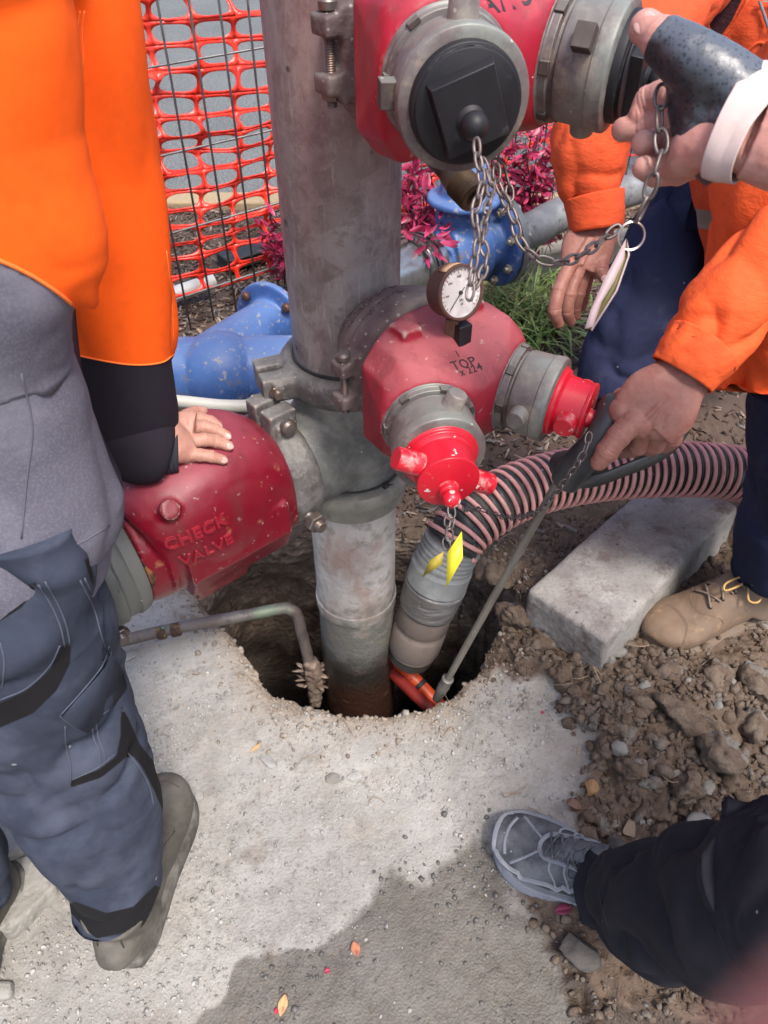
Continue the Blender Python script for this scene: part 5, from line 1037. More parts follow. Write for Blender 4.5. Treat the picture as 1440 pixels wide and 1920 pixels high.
def fab(name, c, c2=None, ws=900, rough=.9, layers=(), sheen=.25, bump=.25, extra=()):
    c2 = c2 or tuple(v * 1.25 for v in c)
    return mat(name, c, rough, sheen=sheen, spec=.25, layers=[dict(s=6, lo=.4, hi=.7, c=c2, a=.6, d=6), dict(s=70, lo=.45, hi=.7, c=tuple(v * .82 for v in c), a=.5, d=4)] + list(layers), bump=[('n', ws, bump, .0008), ('n', 60, .10, .003)] + list(extra))
HI = (.95, .112, .006)
M_hood = fab('hoodie_fleece', HI, (.97, .135, .012), layers=[dict(k='attr', name='panel', lo=-.5, hi=.5, c=(.105, .100, .130)), dict(s=10, lo=.45, hi=.62, c=(.19, .185, .225), a=.7, d=8, ma=('pm', 0, .4, .6)), dict(s=420, lo=.45, hi=.75, c=(.24, .235, .28), a=.35, d=2, ma=('pm', 0, .4, .6)), dict(k='attr', name='pipe', lo=1.0, hi=2.2, c=(.90, .24, .05), a=.0)], sheen=.5)
M_sleeve = fab('sleeve_fleece', HI, (.93, .10, .006), layers=[dict(k='attr', name='panel', lo=-.5, hi=.5, c=(.018, .014, .022))], sheen=.08)
M_rib = fab('ribbed_cuff', (.03, .028, .038), extra=[('w', 60, .6, .002)])
M_trou = fab('blue_grey_canvas', (.030, .037, .058), (.052, .062, .092), layers=[dict(s=11, lo=.46, hi=.66, c=(.085, .095, .132), a=.6, d=7), dict(k='attr', name='panel', lo=.5, hi=-.5, c=(.008, .0075, .009)), dict(k='dots', s=45, p=.04, r0=.2, c=(.35, .35, .36), a=.7)], sheen=.15)
M_stitch = mat('stitching', (.060, .070, .10), .8)
M_shirt = fab('orange_drill', (.74, .095, .020), (.80, .125, .032), layers=[dict(k='attr', name='panel', lo=.5, hi=-.5, c=(.30, .22, .18))], sheen=.1, rough=.75, extra=[('n', 24, .35, .010, (1, 1, 2.2))])
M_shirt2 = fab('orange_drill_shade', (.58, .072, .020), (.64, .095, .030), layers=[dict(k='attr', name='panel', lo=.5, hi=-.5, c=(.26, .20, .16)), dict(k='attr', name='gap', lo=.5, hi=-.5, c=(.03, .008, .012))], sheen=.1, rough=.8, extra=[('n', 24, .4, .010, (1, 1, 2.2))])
M_navy = fab('navy_drill', (.014, .017, .045), (.024, .03, .075), layers=[dict(k='dots', s=70, p=.05, r0=.2, c=(.3, .3, .32), a=.8), dict(s=9, lo=.58, hi=.75, c=(.07, .075, .10), a=.5, d=6)], sheen=.1, extra=[('n', 20, .4, .010)])
M_black_tr = fab('charcoal_trousers', (.013, .0125, .018), (.022, .021, .028), layers=[dict(k='dots', s=60, p=.05, r0=.18, c=(.45, .44, .40), a=.9), dict(s=7, lo=.55, hi=.75, c=(.04, .038, .042), a=.5, d=6)], sheen=.04)

def pd3(l): return np.array([PD(x, y, d) for x, y, d in l])
def wr(g, amp, sc, an=(1, 1, 1), seed=0, fine=.0): 
    an = np.array(an)
    return displace(g, lambda p, n: amp * (1.9 * (ridge(p * sc * an + .35 * fbm(p * sc, 2, seed + 6)[:, None] + seed, 2, seed) ** 3 - .35) + .5 * fbm(p * sc * .45 + seed, 2, seed + 3)) + (fine * fbm(p * sc * 4, 2, seed + 9) if fine else 0))
def arc_folds(g, pts, amp, w, along):
    """soft fold lines: displace vertices near 3-D polylines"""
    def f(p, n):
        o = np.zeros(len(p))
        for ln in pts: d = pold(p, ln); o += amp * np.exp(-(d / w) ** 2)
        return o
    return displace(g, f)
def pxfold(g, lines, amp, w=9):
    """folds laid along picture lines on the near side of a garment; w in px"""
    nrm = normals(g); P2 = proj(g[0]); near = np.clip(-(nrm @ FW) * 2, 0, 1); o = np.zeros(len(P2))
    for ln, a in lines: 
        ln = catmull(np.array(ln, float), 6); d = pold(P2, ln); o += a * amp * np.exp(-(d / w) ** 2)
    return (g[0] + nrm * (o * near)[:, None], g[1])
def hand(fingers, palm, tendons=(), arm=None, vox=.0014, sm=4, extra=()):
    gs = []
    for pts, r in fingers:
        p = np.asarray(pts); k = len(p); rr_ = list(r) if hasattr(r, '__len__') else [r * 1.08, r * 1.05, r, r * .82][:k] if k == 4 else [r] * k
        # knuckle swell
        gs += [tube(p, rr_, 14, n=5), sphere(p[-1], rr_[-1] * 1.02, 16, 10)] + [sphere(q, rr_[i] * 1.10, 14, 8) for i, q in enumerate(p[:-1])]
    JT = [(q, unit(p[min(i + 1, len(p) - 1)] - p[i - 1]), rr_[i]) for pts_, r_ in fingers for p in [np.asarray(pts_)] for rr_ in [(list(r_) if hasattr(r_, '__len__') else [r_] * len(p))] for i, q in enumerate(p) if 0 < i < len(p) - 1]
    gs.append(tube(palm[0], palm[1], 32, n=6, up=FW, sup=.9))
    for t in tendons: gs.append(tube(t, .0030, 8, n=4))
    if arm is not None: gs.append(tube(arm[0], arm[1], 28, n=6, up=FW))
    gs += list(extra); g = remesh(join(*gs), vox, sm, .5)
    def f(p, n):
        o = fbm(p * 130, 3, 5) * .00035 + (ridge(p * 70, 2, 4) - .6) * .0009
        for c, a, r in JT:
            d = p - c; t = d @ a; rad = np.linalg.norm(d - t[:, None] * a, axis=1); w = (rad < r * 1.5) * (abs(t) < .007) * np.clip(-(n @ FW) + .2, 0, 1)
            for k in (-.0036, 0, .0034): o = o - w * .0009 * np.exp(-((t - k + .0005 * np.sin(rad * 900)) / .0009) ** 2)
        return o
    return displace(g, f)
def nail(c, along, nrm, w=.0058, l=.0068):
    along = unit(along); nrm = unit(np.asarray(nrm) - along * (np.asarray(nrm) @ along)); s = np.cross(nrm, along); return sphere(c, 1, 14, 10, (w, l, .0016), [s, along, nrm])
def head_geo(c, face, s=1.0):
    f = unit([face[0], face[1], 0]); u = np.array([0, 0, 1.]); sd_ = np.cross(u, f); ax = [sd_, f, u]
    gs = [sphere(c, .1 * s, 28, 20, (.76, .95, 1.12), ax), sphere(c + f * .03 - u * .055, .062 * s, 20, 14, (.85, .9, 1), ax), tube([c + f * .092 + u * .012, c + f * .112 - u * .022, c + f * .098 - u * .028], [.007, .012, .009], 10, n=3), tube([c - u * .06 - f * .01, c - u * .20 - f * .03], [.058, .066], 24)]
    for k in (-1, 1): gs += [sphere(c + sd_ * k * .078 - u * .008, .028, 14, 10, (.3, .6, 1), ax), sphere(c + f * .085 + sd_ * k * .032 + u * .022, .014, 12, 8)]
    gs.append(tube([c + f * .090 - sd_ * .022 - u * .058, c + f * .098 - u * .056, c + f * .090 + sd_ * .022 - u * .058], .005, 8, n=3))
    return remesh(join(*gs), .005, 4)
def hair_geo(c, face, s=1.0):
    f = unit([face[0], face[1], 0]); u = np.array([0, 0, 1.]); sd_ = np.cross(u, f); g = sphere(c - f * .012 + u * .016, .103 * s, 32, 20, (.80, .96, 1.08), [sd_, f, u])
    keep = lambda p: (p - c) @ u + ((p - c) @ f) * -.9 > -.012
    fs = [q for q in g[1] if all(keep(g[0][i]) for i in q)]; return displace((g[0], fs), lambda p, n: ridge(p * 120, 2, 3) * .003)
M_hair = mat('short_hair', (.05, .032, .022), .6, bump=[('n', 300, .8, .003, (1, 1, .2))])
def seamline(b, px, r=.0011, off=.0003, dash=False):
    p = catmull(np.array(px, float), 6); q = [hit(b, x, y, off) for x, y in p]; q = [a for a in q if a is not None]
    q2 = [q[0]] if q else []
    for a in q[1:]:
        if np.linalg.norm(a - q2[-1]) < .05: q2.append(a)
    return tube(np.array(q2), r, 6) if len(q2) > 2 else None

# ---------------------------------------------------------------- footwear
def foot(name, parent, toe, heel, w=.108, mu=None, ms=None, shaft=.10, hgt=1.0, side=1, sole=.024, lab=None, style='boot', laces=None, lean=(0, 0), shaft_r=.05):
    toe, heel = np.asarray(toe, float), np.asarray(heel, float); f = unit((toe - heel) * [1, 1, 0]); u = np.array([0, 0, 1.]); s_ = np.cross(u, f); L = np.linalg.norm((toe - heel)[:2]); zb = heel[2]
    k = w / .104; ss = np.array([.0, .04, .12, .25, .42, .58, .70, .80, .89, .955, 1.0]); hw_ = np.array([.016, .026, .033, .035, .036, .043, .0485, .049, .043, .030, .010]) * k
    cs_ = np.array([0, 0, 0, .001, .003, .001, -.001, -.003, -.006, -.009, -.012]) * side; tp_ = np.array([.060, .085, .105, .115, .108, .088, .070, .060, .054, .046, .030]) * hgt
    def P3(s, y, z): return np.array([heel[0], heel[1], zb]) + f * s * L + s_ * y + u * z
    toespring = lambda s: .010 * max(0, (s - .72) / .28) ** 2
    pts = [P3(s, c, (t + sole * .6) / 2 + toespring(s)) for s, c, t in zip(ss, cs_, tp_)]; rr_ = [(h * .985, (t - sole * .6) / 2) for h, t in zip(hw_, tp_)]
    up_ = tube(pts, rr_, 40, n=5, up=u, sup=.82); sh = tube([P3(.20, 0, .05), P3(.17, 0, .10), P3(.15, lean[0], .10 + shaft)], [(shaft_r * .86, shaft_r * 1.1), (shaft_r * .82, shaft_r * 1.05), (shaft_r * .85, shaft_r * 1.02)], 32, n=5, up=s_)
    rg = remesh(join(up_, sh), .0030, 6); rg = displace(rg, lambda p, n: fbm(p * 28, 3, 4) * .0022 + ridge(p * 60, 2, 6) * .0006)
    root = obj(name, rg, mu, parent, sharp=180, label=lab); b = bvh(rg); ORG[root] = ORG[parent]
    # sole: extruded outline, ribbed edge
    o = [(s, c + h * 1.06 + .0015) for s, c, h in zip(ss, cs_, hw_)] + [(s, c - h * 1.06 - .0015) for s, c, h in list(zip(ss, cs_, hw_))[::-1]]
    oc_ = catmull(np.array(o), 6, True); nO = len(oc_); lv_ = [(0, .985), (.004, 1.0), (sole * .55, 1.0), (sole * .62, .982), (sole, .99), (sole * 1.15, .96), (sole * 1.12, .6)]; v = []; fc_ = []
    for z_, sc_ in lv_:
        for s, y in oc_: v.append(P3(.5 + (s - .5) * (1 + (sc_ - 1) * .6), y * sc_, z_ + toespring(s)))
    for i in range(len(lv_) - 1): fc_ += [(i * nO + j, i * nO + (j + 1) % nO, (i + 1) * nO + (j + 1) % nO, (i + 1) * nO + j) for j in range(nO)]
    fc_.append(tuple(range(nO))[::-1]); obj('sole', (np.array(v), fc_), ms, root, sharp=50)
    def sp_(s, y, off=.0):
        for k_ in range(14):
            q = P3(.5 + (s - .5) * .985 ** k_, y * .95 ** k_, .3); h = b.ray_cast(V(q), V(-u), .4)
            if h[0] is not None: return np.array(h[0]) + np.array(h[1]) * off
        return P3(s, 0, .06)
    def onl(l, r, off=.0006, n=5): c_ = catmull(np.array(l, float), n); return tube([sp_(s, y, off) for s, y in c_], r, 7)
    return root, sp_, onl, P3, b
def laces(root, sp_, m, s0, s1, n, hw_, r=.0019, bow=True, off=.003):
    g = []
    for i in range(n):
        a = s0 + (s1 - s0) * i / (n - 1); c = s0 + (s1 - s0) * (i + .8) / (n - 1)
        for k in (-1, 1):
            pts = [sp_(a, k * hw_, off)] + [sp_(a + (c - a) * t, k * hw_ * (1 - 2 * t), off + .002) for t in (.25, .5, .75)] + [sp_(c, -k * hw_, off)]; g.append(tube(pts, r, 7, n=3))
    obj('lace', join(*g), m, root, sharp=180)
# ---------------------------------------------------------------- 1. worker in orange and grey hooded top
LCORE = pd3([(-60, 960, .68), (8, 1130, .785), (100, 1330, .94), (164, 1510, 1.06), (208, 1650, 1.16)])
pl = thing('person', 'worker in orange and grey sweatshirt and blue work trousers resting a hand on red valve', 'person', (-.43, .47, 0))
def vh(x, y, off): 
    h = hit(vbv, x, y); return h - unit(ray(x, y)) * off if h is not None else PD(x, y, 1.04)
def vhs(l): return np.array([vh(*a) for a in l])
wl = vh(345, 835, .036); fl_ = [(vhs([(352, 792, .016), (374, 786, .014), (394, 791, .011), (408, 799, .008)]), .0092), (vhs([(356, 806, .019), (380, 801, .017), (404, 807, .012), (424, 817, .008)]), .0094),
      (vhs([(356, 829, .019), (382, 825, .018), (406, 828, .012), (428, 836, .008)]), .0094), (vhs([(352, 852, .016), (374, 853, .014), (396, 856, .011), (417, 862, .0075)]), .0084), (vhs([(336, 795, .012), (350, 780, .010), (364, 773, .008), (380, 771, .007)]), .0092)]
palm_c = np.array([vh(345, 822, .018)]); wl2 = PD(262, 826, (palm_c[0] - CO) @ FW - .055)
hl = hand(fl_, ([wl2, vh(345, 826, .042) + (vh(300, 828, .02) - vh(345, 826, .02)) * .5, vh(345, 824, .020), vh(362, 826, .017)], [(.028, .021), (.030, .020), (.039, .015), (.040, .011)]),
          tendons=[vhs([(340, 818 + k * 3, .034), (352, 808 + 10 * k, .030), (360, 802 + 15 * k, .026)]) for k in (0, 1, 2)],
          arm=([PD(150, 700, .95), PD(215, 790, .99), wl2], [(.045, .045), (.034, .034), (.027, .021)]))
core = [tube([(-.45, .52, .80), (-.45, .52, 1.0), (-.45, .56, 1.30), (-.45, .58, 1.42)], [(.15, .08), (.15, .08), (.17, .08), (.10, .07)], 24, n=4, up=(0, 1, 0)), tube(LCORE, [.06, .06, .05, .045, .035], 20, n=3), tube(LCORE + np.array([-.235, 0, 0]), [.06, .06, .05, .045, .035], 20, n=3)]
hcL = np.array([-.45, .68, 1.66]); core.append(head_geo(hcL, (.1, 1)))
obj('body', join(hl, *core), M_skin, pl, sharp=180, label='pale bare hand with spread fingers'); obj('hair', hair_geo(hcL, (.1, 1)), M_hair, pl, sharp=180)
for pts, r in fl_[:4]: obj('fingernail', nail(pts[-1] + unit(pts[-1] - pts[-2]) * .002 - unit(ray(*proj(pts[-1]))) * r * .72, pts[-1] - pts[-2], -ray(*proj(pts[-1])) , .0048, .0062), M_nail, pl, sharp=180)
# sweatshirt: body of the garment
Ty = .52; TP = [(60, -420), (85, -200), (105, -60), (125, 60), (128, 160), (126, 250), (140, 330), (160, 400), (171, 450), (168, 500), (150, 545), (128, 590), (112, 630), (110, 665), (126, 705), (145, 745), (164, 800), (188, 855), (212, 905), (227, 950), (226, 985), (214, 1012), (180, 1030)]
XL_ = -.66; tc = []; tr_ = []
BASE = [(-500, 60), (0, 118), (250, 130), (450, 140), (640, 132), (800, 168), (900, 205), (1000, 214), (1100, 190)]
for x, y in TP:
    xb = np.interp(y, [a for a, _ in BASE], [b for _, b in BASE]); p = PY(xb, y, Ty); e_ = PY(x, y, Ty)[0] - p[0]; tc.append([(p[0] + XL_) / 2, Ty, p[2], e_]); tr_.append(((p[0] - XL_) / 2, .098 + .034 * float(sstep(820, 1000, y))))
tc = [[-.45, .575, 1.50, 0], [-.45, .565, 1.47, 0], [-.44, .55, 1.42, 0]] + tc; tr_ = [(.065, .06), (.085, .07), (.155, .085)] + tr_
TC = np.array(tc); tor = tube(TC[:, :3], tr_, 120, n=6, up=(0, 1, 0), caps=True); v_ = tor[0]; zz_ = TC[::-1, 2]; ee_ = TC[::-1, 3]; cx_ = np.interp(v_[:, 2], zz_, TC[::-1, 0]); ra_ = np.interp(v_[:, 2], zz_, np.array(tr_)[::-1, 0])
cth = np.clip((v_[:, 0] - cx_) / ra_, 0, 1); v_[:, 0] += np.interp(v_[:, 2], zz_, ee_) * cth ** 4; tor = (v_, tor[1])
tor = wr(tor, .008, 6, (1.6, 1.2, .35), 3)
tor = pxfold(tor, [([(0, 300), (60, 420), (120, 500), (165, 560)], -.9), ([(60, 0), (90, 140), (120, 300), (150, 400)], -.7), ([(20, 0), (35, 200), (70, 330)], .6), ([(110, 680), (80, 760), (40, 900), (20, 980)], -.5), ([(95, 640), (55, 720), (30, 860)], .6), ([(140, 740), (90, 780), (70, 850)], -.6), ([(165, 905), (178, 945), (190, 975)], -.8), ([(0, 1075), (100, 1052), (180, 1022)], -.4)], .011, 18)
P2 = proj(tor[0]); seam_px = [(-900, 250), (-300, 400), (0, 492), (60, 520), (110, 552), (137, 576), (200, 640), (400, 700)]
below = np.interp(P2[:, 0], [a for a, _ in seam_px], [b for _, b in seam_px]); pan = (P2[:, 1] - below) / 2.0
sw = obj('sweatshirt', tor, M_hood, pl, sharp=180, attrs={'panel': pan, 'pm': np.repeat(((pan > 0).astype(float))[:, None], 3, 1)}, label='orange over grey fleece sweatshirt'); tb = bvh(tor)
g_ = seamline(tb, [(-60, 470), (0, 489), (60, 517), (108, 548), (134, 570)], .0016, .0006); obj('piping', g_, mat('orange_piping', (.92, .19, .03), .8), sw, sharp=180) if g_ else None
g_ = seamline(tb, [(-60, 1092), (0, 1078), (100, 1050), (170, 1020)], .0010, .0002)
# other sleeve, hand in the trouser pocket, outside the picture
gl_ = wr(tube([(-.58, .54, 1.43), (-.66, .53, 1.34), (-.73, .50, 1.18), (-.76, .50, 1.02), (-.72, .56, .90), (-.67, .60, .82)], [.06, .075, .07, .065, .058, .045], 60, n=8), .010, 8, (1, 1, .6), 6)
obj('sleeve', gl_, M_hood, sw, sharp=180, attrs={'panel': (1.10 - gl_[0][:, 2]) * 300, 'pm': np.repeat(((gl_[0][:, 2] < 1.10).astype(float))[:, None], 3, 1)})
# inner front flap seen past the body
flp = pd3([(136, 560, .80), (150, 690, .84), (165, 760, .86), (196, 830, .87), (222, 885, .86), (229, 925, .84), (222, 955, .80)]); flq = pd3([(100, 600, .76), (110, 700, .78), (130, 790, .80), (150, 870, .80), (180, 930, .79), (195, 960, .78), (200, 985, .77)])
fv = np.vstack([catmull(flp, 6), catmull(flq, 6)]); nF = len(fv) // 2
obj('front_flap', (fv, [(i, i + 1, nF + i + 1, nF + i) for i in range(nF - 1)]), fab('dark_fleece', (.050, .052, .075)), sw, solid=.004, sharp=180)
# sleeve
WD_ = float((vh(336, 836, .030) - CO) @ FW)
sl_c = pd3([(20, -260, .56), (60, -120, .62), (105, 80, .69), (150, 280, .77), (196, 470, .85), (224, 610, .915), (232, 720, .965), (240, 795, 1.005), (266, 830, WD_ - .012), (300, 838, WD_)])
sl_r = [(.075, .075), (.076, .076), (.076, .076), (.0785, .076), (.0765, .074), (.0705, .070), (.066, .064), (.0640, .060), (.052, .048), (.0400, .036)]
slv = tube(sl_c, sl_r, 96, n=10, up=FW); slv = wr(slv, .014, 7, (1.5, 1.5, .5), 8)
slv = pxfold(slv, [([(150, 0), (170, 200), (165, 330), (158, 420)], -.8), ([(215, 0), (250, 150), (290, 300)], .4), ([(150, 430), (190, 432), (215, 420)], -.9), ([(160, 620), (230, 625), (290, 560)], -.5), ([(200, 470), (205, 560), (200, 640)], .5), ([(180, 860), (240, 840), (290, 780)], -.4), ([(150, 780), (210, 830), (280, 860)], .4), ([(196, 0), (200, 200), (205, 400)], .9), ([(240, 300), (262, 420), (268, 560)], -.5), ([(300, 700), (290, 780), (260, 840)], .6), ([(180, 700), (200, 780), (240, 850)], -.6)], .012, 16)
P2 = proj(slv[0]); cut = np.interp(P2[:, 0], [60, 110, 150, 240, 300, 331, 345], [640, 655, 669, 685, 682, 662, 640]); pan = (P2[:, 1] - cut) / 2.0
so_ = obj('sleeve', slv, M_sleeve, sw, sharp=180, attrs={'panel': pan}); sb_ = bvh(slv)
g_ = seamline(sb_, [(112, 654), (150, 667), (240, 683), (300, 680), (326, 664)], .0012, .0004)
if g_: obj('piping', g_, bpy.data.materials['orange_piping'], sw, sharp=180)
for ln in ([(150, 20), (146, 60), (148, 117), (136, 170), (128, 210)], [(158, 20), (154, 60), (156, 117), (144, 172), (134, 214)], [(312, 470), (322, 560), (326, 650)]):
    g_ = seamline(sb_, ln, .0007, .0001)
    if g_: obj('seam', g_, bpy.data.materials['orange_piping'], sw, sharp=180)
for ln in ([(-40, 1050), (60, 1040), (140, 1022), (205, 985)], [(40, 700), (60, 800), (50, 900), (40, 1010)]):
    g_ = seamline(tb, ln, .0009, .0001)
    if g_: obj('seam', g_, mat('grey_seam', (.10, .098, .125), .9) if 'grey_seam' not in bpy.data.materials else bpy.data.materials['grey_seam'], sw, sharp=180)
cpts = pd3([(300, 837, WD_), (318, 838, WD_ + .003), (334, 838, WD_ + .006)]); cuf = tube(cpts, [(.0385, .034), (.0370, .032), (.0345, .029)], 120, n=8, up=FW)
aa = np.tile(np.arange(120), len(cuf[0]) // 120); cuf = (cuf[0] + normals(cuf) * (.0007 * np.sin(aa * math.pi))[:, None], cuf[1])
obj('ribbed_cuff', cuf, M_rib, sw, sharp=180)
# trousers
lc = pd3([(-60, 960, .66), (-20, 1060, .71), (-12, 1130, .765), (40, 1230, .845), (84, 1330, .92), (122, 1420, .985), (164, 1510, 1.04), (188, 1580, 1.095), (208, 1640, 1.14), (218, 1690, 1.168)])
lr_ = [(.095, .055), (.105, .070), (.110, .098), (.100, .10), (.096, .095), (.098, .095), (.092, .09), (.082, .084), (.073, .078), (.065, .072)]
leg = tube(lc, lr_, 110, n=12, up=FW); leg = wr(leg, .013, 9, (1, 1, 1.3), 21, .0010)
leg = pxfold(leg, [([(60, 1540), (130, 1528), (210, 1500), (270, 1470)], -1), ([(80, 1565), (150, 1560), (230, 1530), (285, 1490)], .8), ([(100, 1600), (180, 1600), (270, 1560)], -.7), ([(120, 1640), (200, 1650), (280, 1620)], .6), ([(130, 1670), (210, 1680), (280, 1650)], -.6), ([(10, 1180), (40, 1240), (60, 1290)], .5), ([(140, 1100), (170, 1180), (190, 1240)], -.5), ([(180, 1250), (215, 1240), (232, 1225)], -.7), ([(0, 1420), (80, 1450), (130, 1500)], .5), ([(50, 1500), (140, 1480), (200, 1450)], -.6)], .010, 12)
P2 = proj(leg[0]); pp = [[(0, 1318), (50, 1295), (95, 1255), (118, 1205), (133, 1212), (131, 1246), (106, 1295), (62, 1338), (-60, 1390), (-60, 1340)], [(130, 1478), (132, 1462), (185, 1443), (218, 1418), (226, 1380), (226, 1320), (240, 1345), (262, 1395), (290, 1430), (310, 1480), (305, 1520), (288, 1480), (268, 1440), (245, 1412), (225, 1430), (190, 1458)], [(-60, 1190), (-60, 1140), (20, 1118), (55, 1095), (72, 1078), (64, 1110), (40, 1140), (0, 1165)], [(165, 1040), (176, 1080), (180, 1110), (172, 1095), (158, 1050)], [(140, 1690), (200, 1712), (250, 1700), (290, 1660), (320, 1670), (280, 1740), (180, 1760), (120, 1700)]]
pan = np.min([polyd(P2, a) for a in pp], 0) / 2
tro = obj('trousers', leg, M_trou, pl, sharp=180, attrs={'panel': pan}, label='blue grey work trousers with black knee panels'); lb_ = bvh(leg)
L2 = [l + np.array([-.235, .0, 0]) for l in lc]; leg2 = wr(tube(L2, lr_, 64, n=6, up=FW), .009, 7, (1, 1, 1.4), 5); obj('trouser_leg', leg2, M_trou, tro, sharp=180, attrs={'panel': np.full(len(leg2[0]), 9.)})
for ln in ([(72, 1096), (96, 1135), (113, 1175), (121, 1212)], [(84, 1090), (107, 1130), (123, 1170), (131, 1208)], [(150, 1088), (175, 1140), (188, 1185), (196, 1215)], [(158, 1084), (184, 1138), (197, 1185), (204, 1212)], [(204, 1212), (190, 1250), (150, 1300), (112, 1342)], [(209, 1222), (196, 1258), (158, 1308), (118, 1348)],
           [(112, 1342), (135, 1360), (160, 1372)], [(160, 1372), (178, 1350), (215, 1322), (228, 1300)], [(122, 1362), (124, 1400), (132, 1435), (132, 1470)], [(172, 1360), (176, 1385), (186, 1410), (188, 1440)], [(180, 1356), (184, 1382), (194, 1408), (196, 1432)], [(0, 1312), (50, 1290), (92, 1250), (112, 1210)], [(0, 1205), (8, 1240), (4, 1290)], [(240, 1412), (262, 1440), (280, 1475), (288, 1510)], [(135, 1462), (185, 1438), (216, 1412)]):
    g_ = seamline(lb_, ln, .0010, .0002)
    if g_: obj('seam', g_, M_stitch, tro, sharp=180)
fp_ = [(116, 1340), (140, 1310), (180, 1265), (206, 1232), (226, 1262), (232, 1290), (212, 1322), (182, 1346), (160, 1371), (136, 1358)]
fq = [hit(lb_, x, y, .0035) for x, y in fp_]
if all(a is not None for a in fq):
    fm = np.mean(fq, 0); fv = np.array(fq + [hit(lb_, 175, 1305, .0045)]); obj('pocket_flap', (fv, [(i, (i + 1) % 10, 10) for i in range(10)]), M_trou, tro, solid=.002, attrs={'panel': np.full(11, 9.)}, sharp=180)
M_oldboot = mat('worn_dark_boot', (.075, .066, .053), .75, layers=[dict(s=14, lo=.42, hi=.7, c=(.115, .103, .084), d=6), dict(s=40, lo=.5, hi=.7, c=(.045, .038, .031), a=.7, d=5), dict(s=9, lo=.55, hi=.7, c=(.145, .132, .112), a=.6)], bump=[('n', 120, .3, .002)]); M_oldsole = mat('dusty_sole', (.060, .053, .045), .85, layers=[dict(s=30, lo=.4, hi=.7, c=(.17, .16, .14), d=5)], bump=[('n', 80, .4, .003)])
b1, sp1, on1, p31, _ = foot('boot', pl, PZ(325, 1470, .0) + [.0, 0, .0], PZ(232, 1815, 0), .134, M_oldboot, M_oldsole, side=-1, lab='right boot flat on the concrete', hgt=1.0, shaft=.03)
for l in ([(.60, -.045), (.66, -.02), (.68, 0), (.66, .02), (.60, .045)], [(.25, -.04), (.4, -.035), (.62, -.047)], [(.9, -.03), (.93, 0), (.9, .03)], [(.02, -.02), (.10, 0), (.02, .02)]): obj('seam', on1(l, .0011), mat('boot_stitch', (.075, .066, .055), .8) if 'boot_stitch' not in bpy.data.materials else bpy.data.materials['boot_stitch'], b1, sharp=180)
laces(b1, sp1, M_rubber, .66, .48, 5, .015)
b2, sp2, on2, _, _ = foot('boot', pl, PZ(-2, 1625, 0), PZ(-70, 1900, 0), .120, M_oldboot, M_oldsole, side=1, lab='left boot cut by the picture edge')
laces(b2, sp2, M_rubber, .66, .48, 5, .015)

# ---------------------------------------------------------------- 2. far crouching worker
pc = thing('person', 'far crouching worker in orange shirt and navy trousers, bare hand hanging by the grass', 'person', tuple(PZ(1260, 700, 0)))
fc = [(pd3([(1068, 498, 1.235), (1048, 545, 1.225), (1040, 583, 1.23), (1047, 606, 1.25)]), .0112), (pd3([(1086, 503, 1.25), (1068, 552, 1.255), (1063, 585, 1.27), (1070, 603, 1.29)]), .0112),
      (pd3([(1098, 505, 1.265), (1085, 550, 1.28), (1078, 578, 1.30), (1080, 592, 1.31)]), .0106), (pd3([(1108, 503, 1.28), (1098, 540, 1.30), (1094, 562, 1.32), (1092, 575, 1.33)]), .0095), (pd3([(1140, 452, 1.26), (1131, 480, 1.25), (1126, 505, 1.245), (1133, 519, 1.245)]), .0128)]
hcg = hand(fc, (pd3([(1118, 395, 1.25), (1114, 430, 1.25), (1102, 465, 1.25), (1086, 505, 1.255)]), [(.031, .022), (.033, .022), (.044, .019), (.035, .017)]), tendons=[pd3([(1112 - 4 * k, 445, 1.229), (1100 - 7 * k, 475, 1.233), (1090 - 9 * k, 498, 1.236)]) for k in (0, 1, 2)],
           arm=(pd3([(1120, 200, 1.2), (1114, 320, 1.23), (1117, 410, 1.25)]), [(.045, .045), (.040, .038), (.031, .024)]), vox=.0016)
hcC = PD(1330, -330, 1.42); hipC = PD(1470, 450, 2.0); shC = PD(1420, -110, 1.5)
coreC = [tube([hipC, (hipC + shC) / 2, shC, hcC - [0, 0, .08]], [.13, .13, .13, .06], 24, n=4), head_geo(hcC, (-.8, -.5)), tube([hipC, PD(1290, 420, 2.12), PZ(1165, 715, .1)], [.085, .06, .045], 20, n=3)]
obj('body', join(hcg, *coreC), M_skin2, pc, sharp=180, label='ruddy bare hand hanging with bent fingers'); obj('hair', hair_geo(hcC, (-.8, -.5)), M_hair, pc, sharp=180)
obj('fingernail', nail(fc[4][0][-1] + [-.002, -.011, .002], fc[4][0][-1] - fc[4][0][-2], (-.2, -1, .3), .006, .007), M_nail, pc, sharp=180)
tC = pd3([(1480, 560, 2.0), (1450, 440, 1.9), (1432, 330, 1.8), (1420, 200, 1.68), (1412, 60, 1.56), (1415, -60, 1.48), (1420, -160, 1.45)]); gC = tube(tC, [(.17, .15), (.172, .15), (.172, .15), (.172, .15), (.175, .15), (.17, .13), (.12, .10)], 110, n=10, up=FW)
gC = wr(gC, .016, 8, (1, 1, .6), 31, .0012); gC = pxfold(gC, [([(1270, 120), (1330, 90), (1400, 150)], .8), ([(1400, 0), (1360, 60), (1330, 110)], 1.2), ([(1300, 200), (1350, 260), (1420, 290)], -.8), ([(1310, 350), (1370, 370), (1440, 372)], .8), ([(1250, 0), (1290, 60), (1300, 120)], -.8), ([(1330, 330), (1345, 420), (1360, 500)], -.7)], .012, 14)
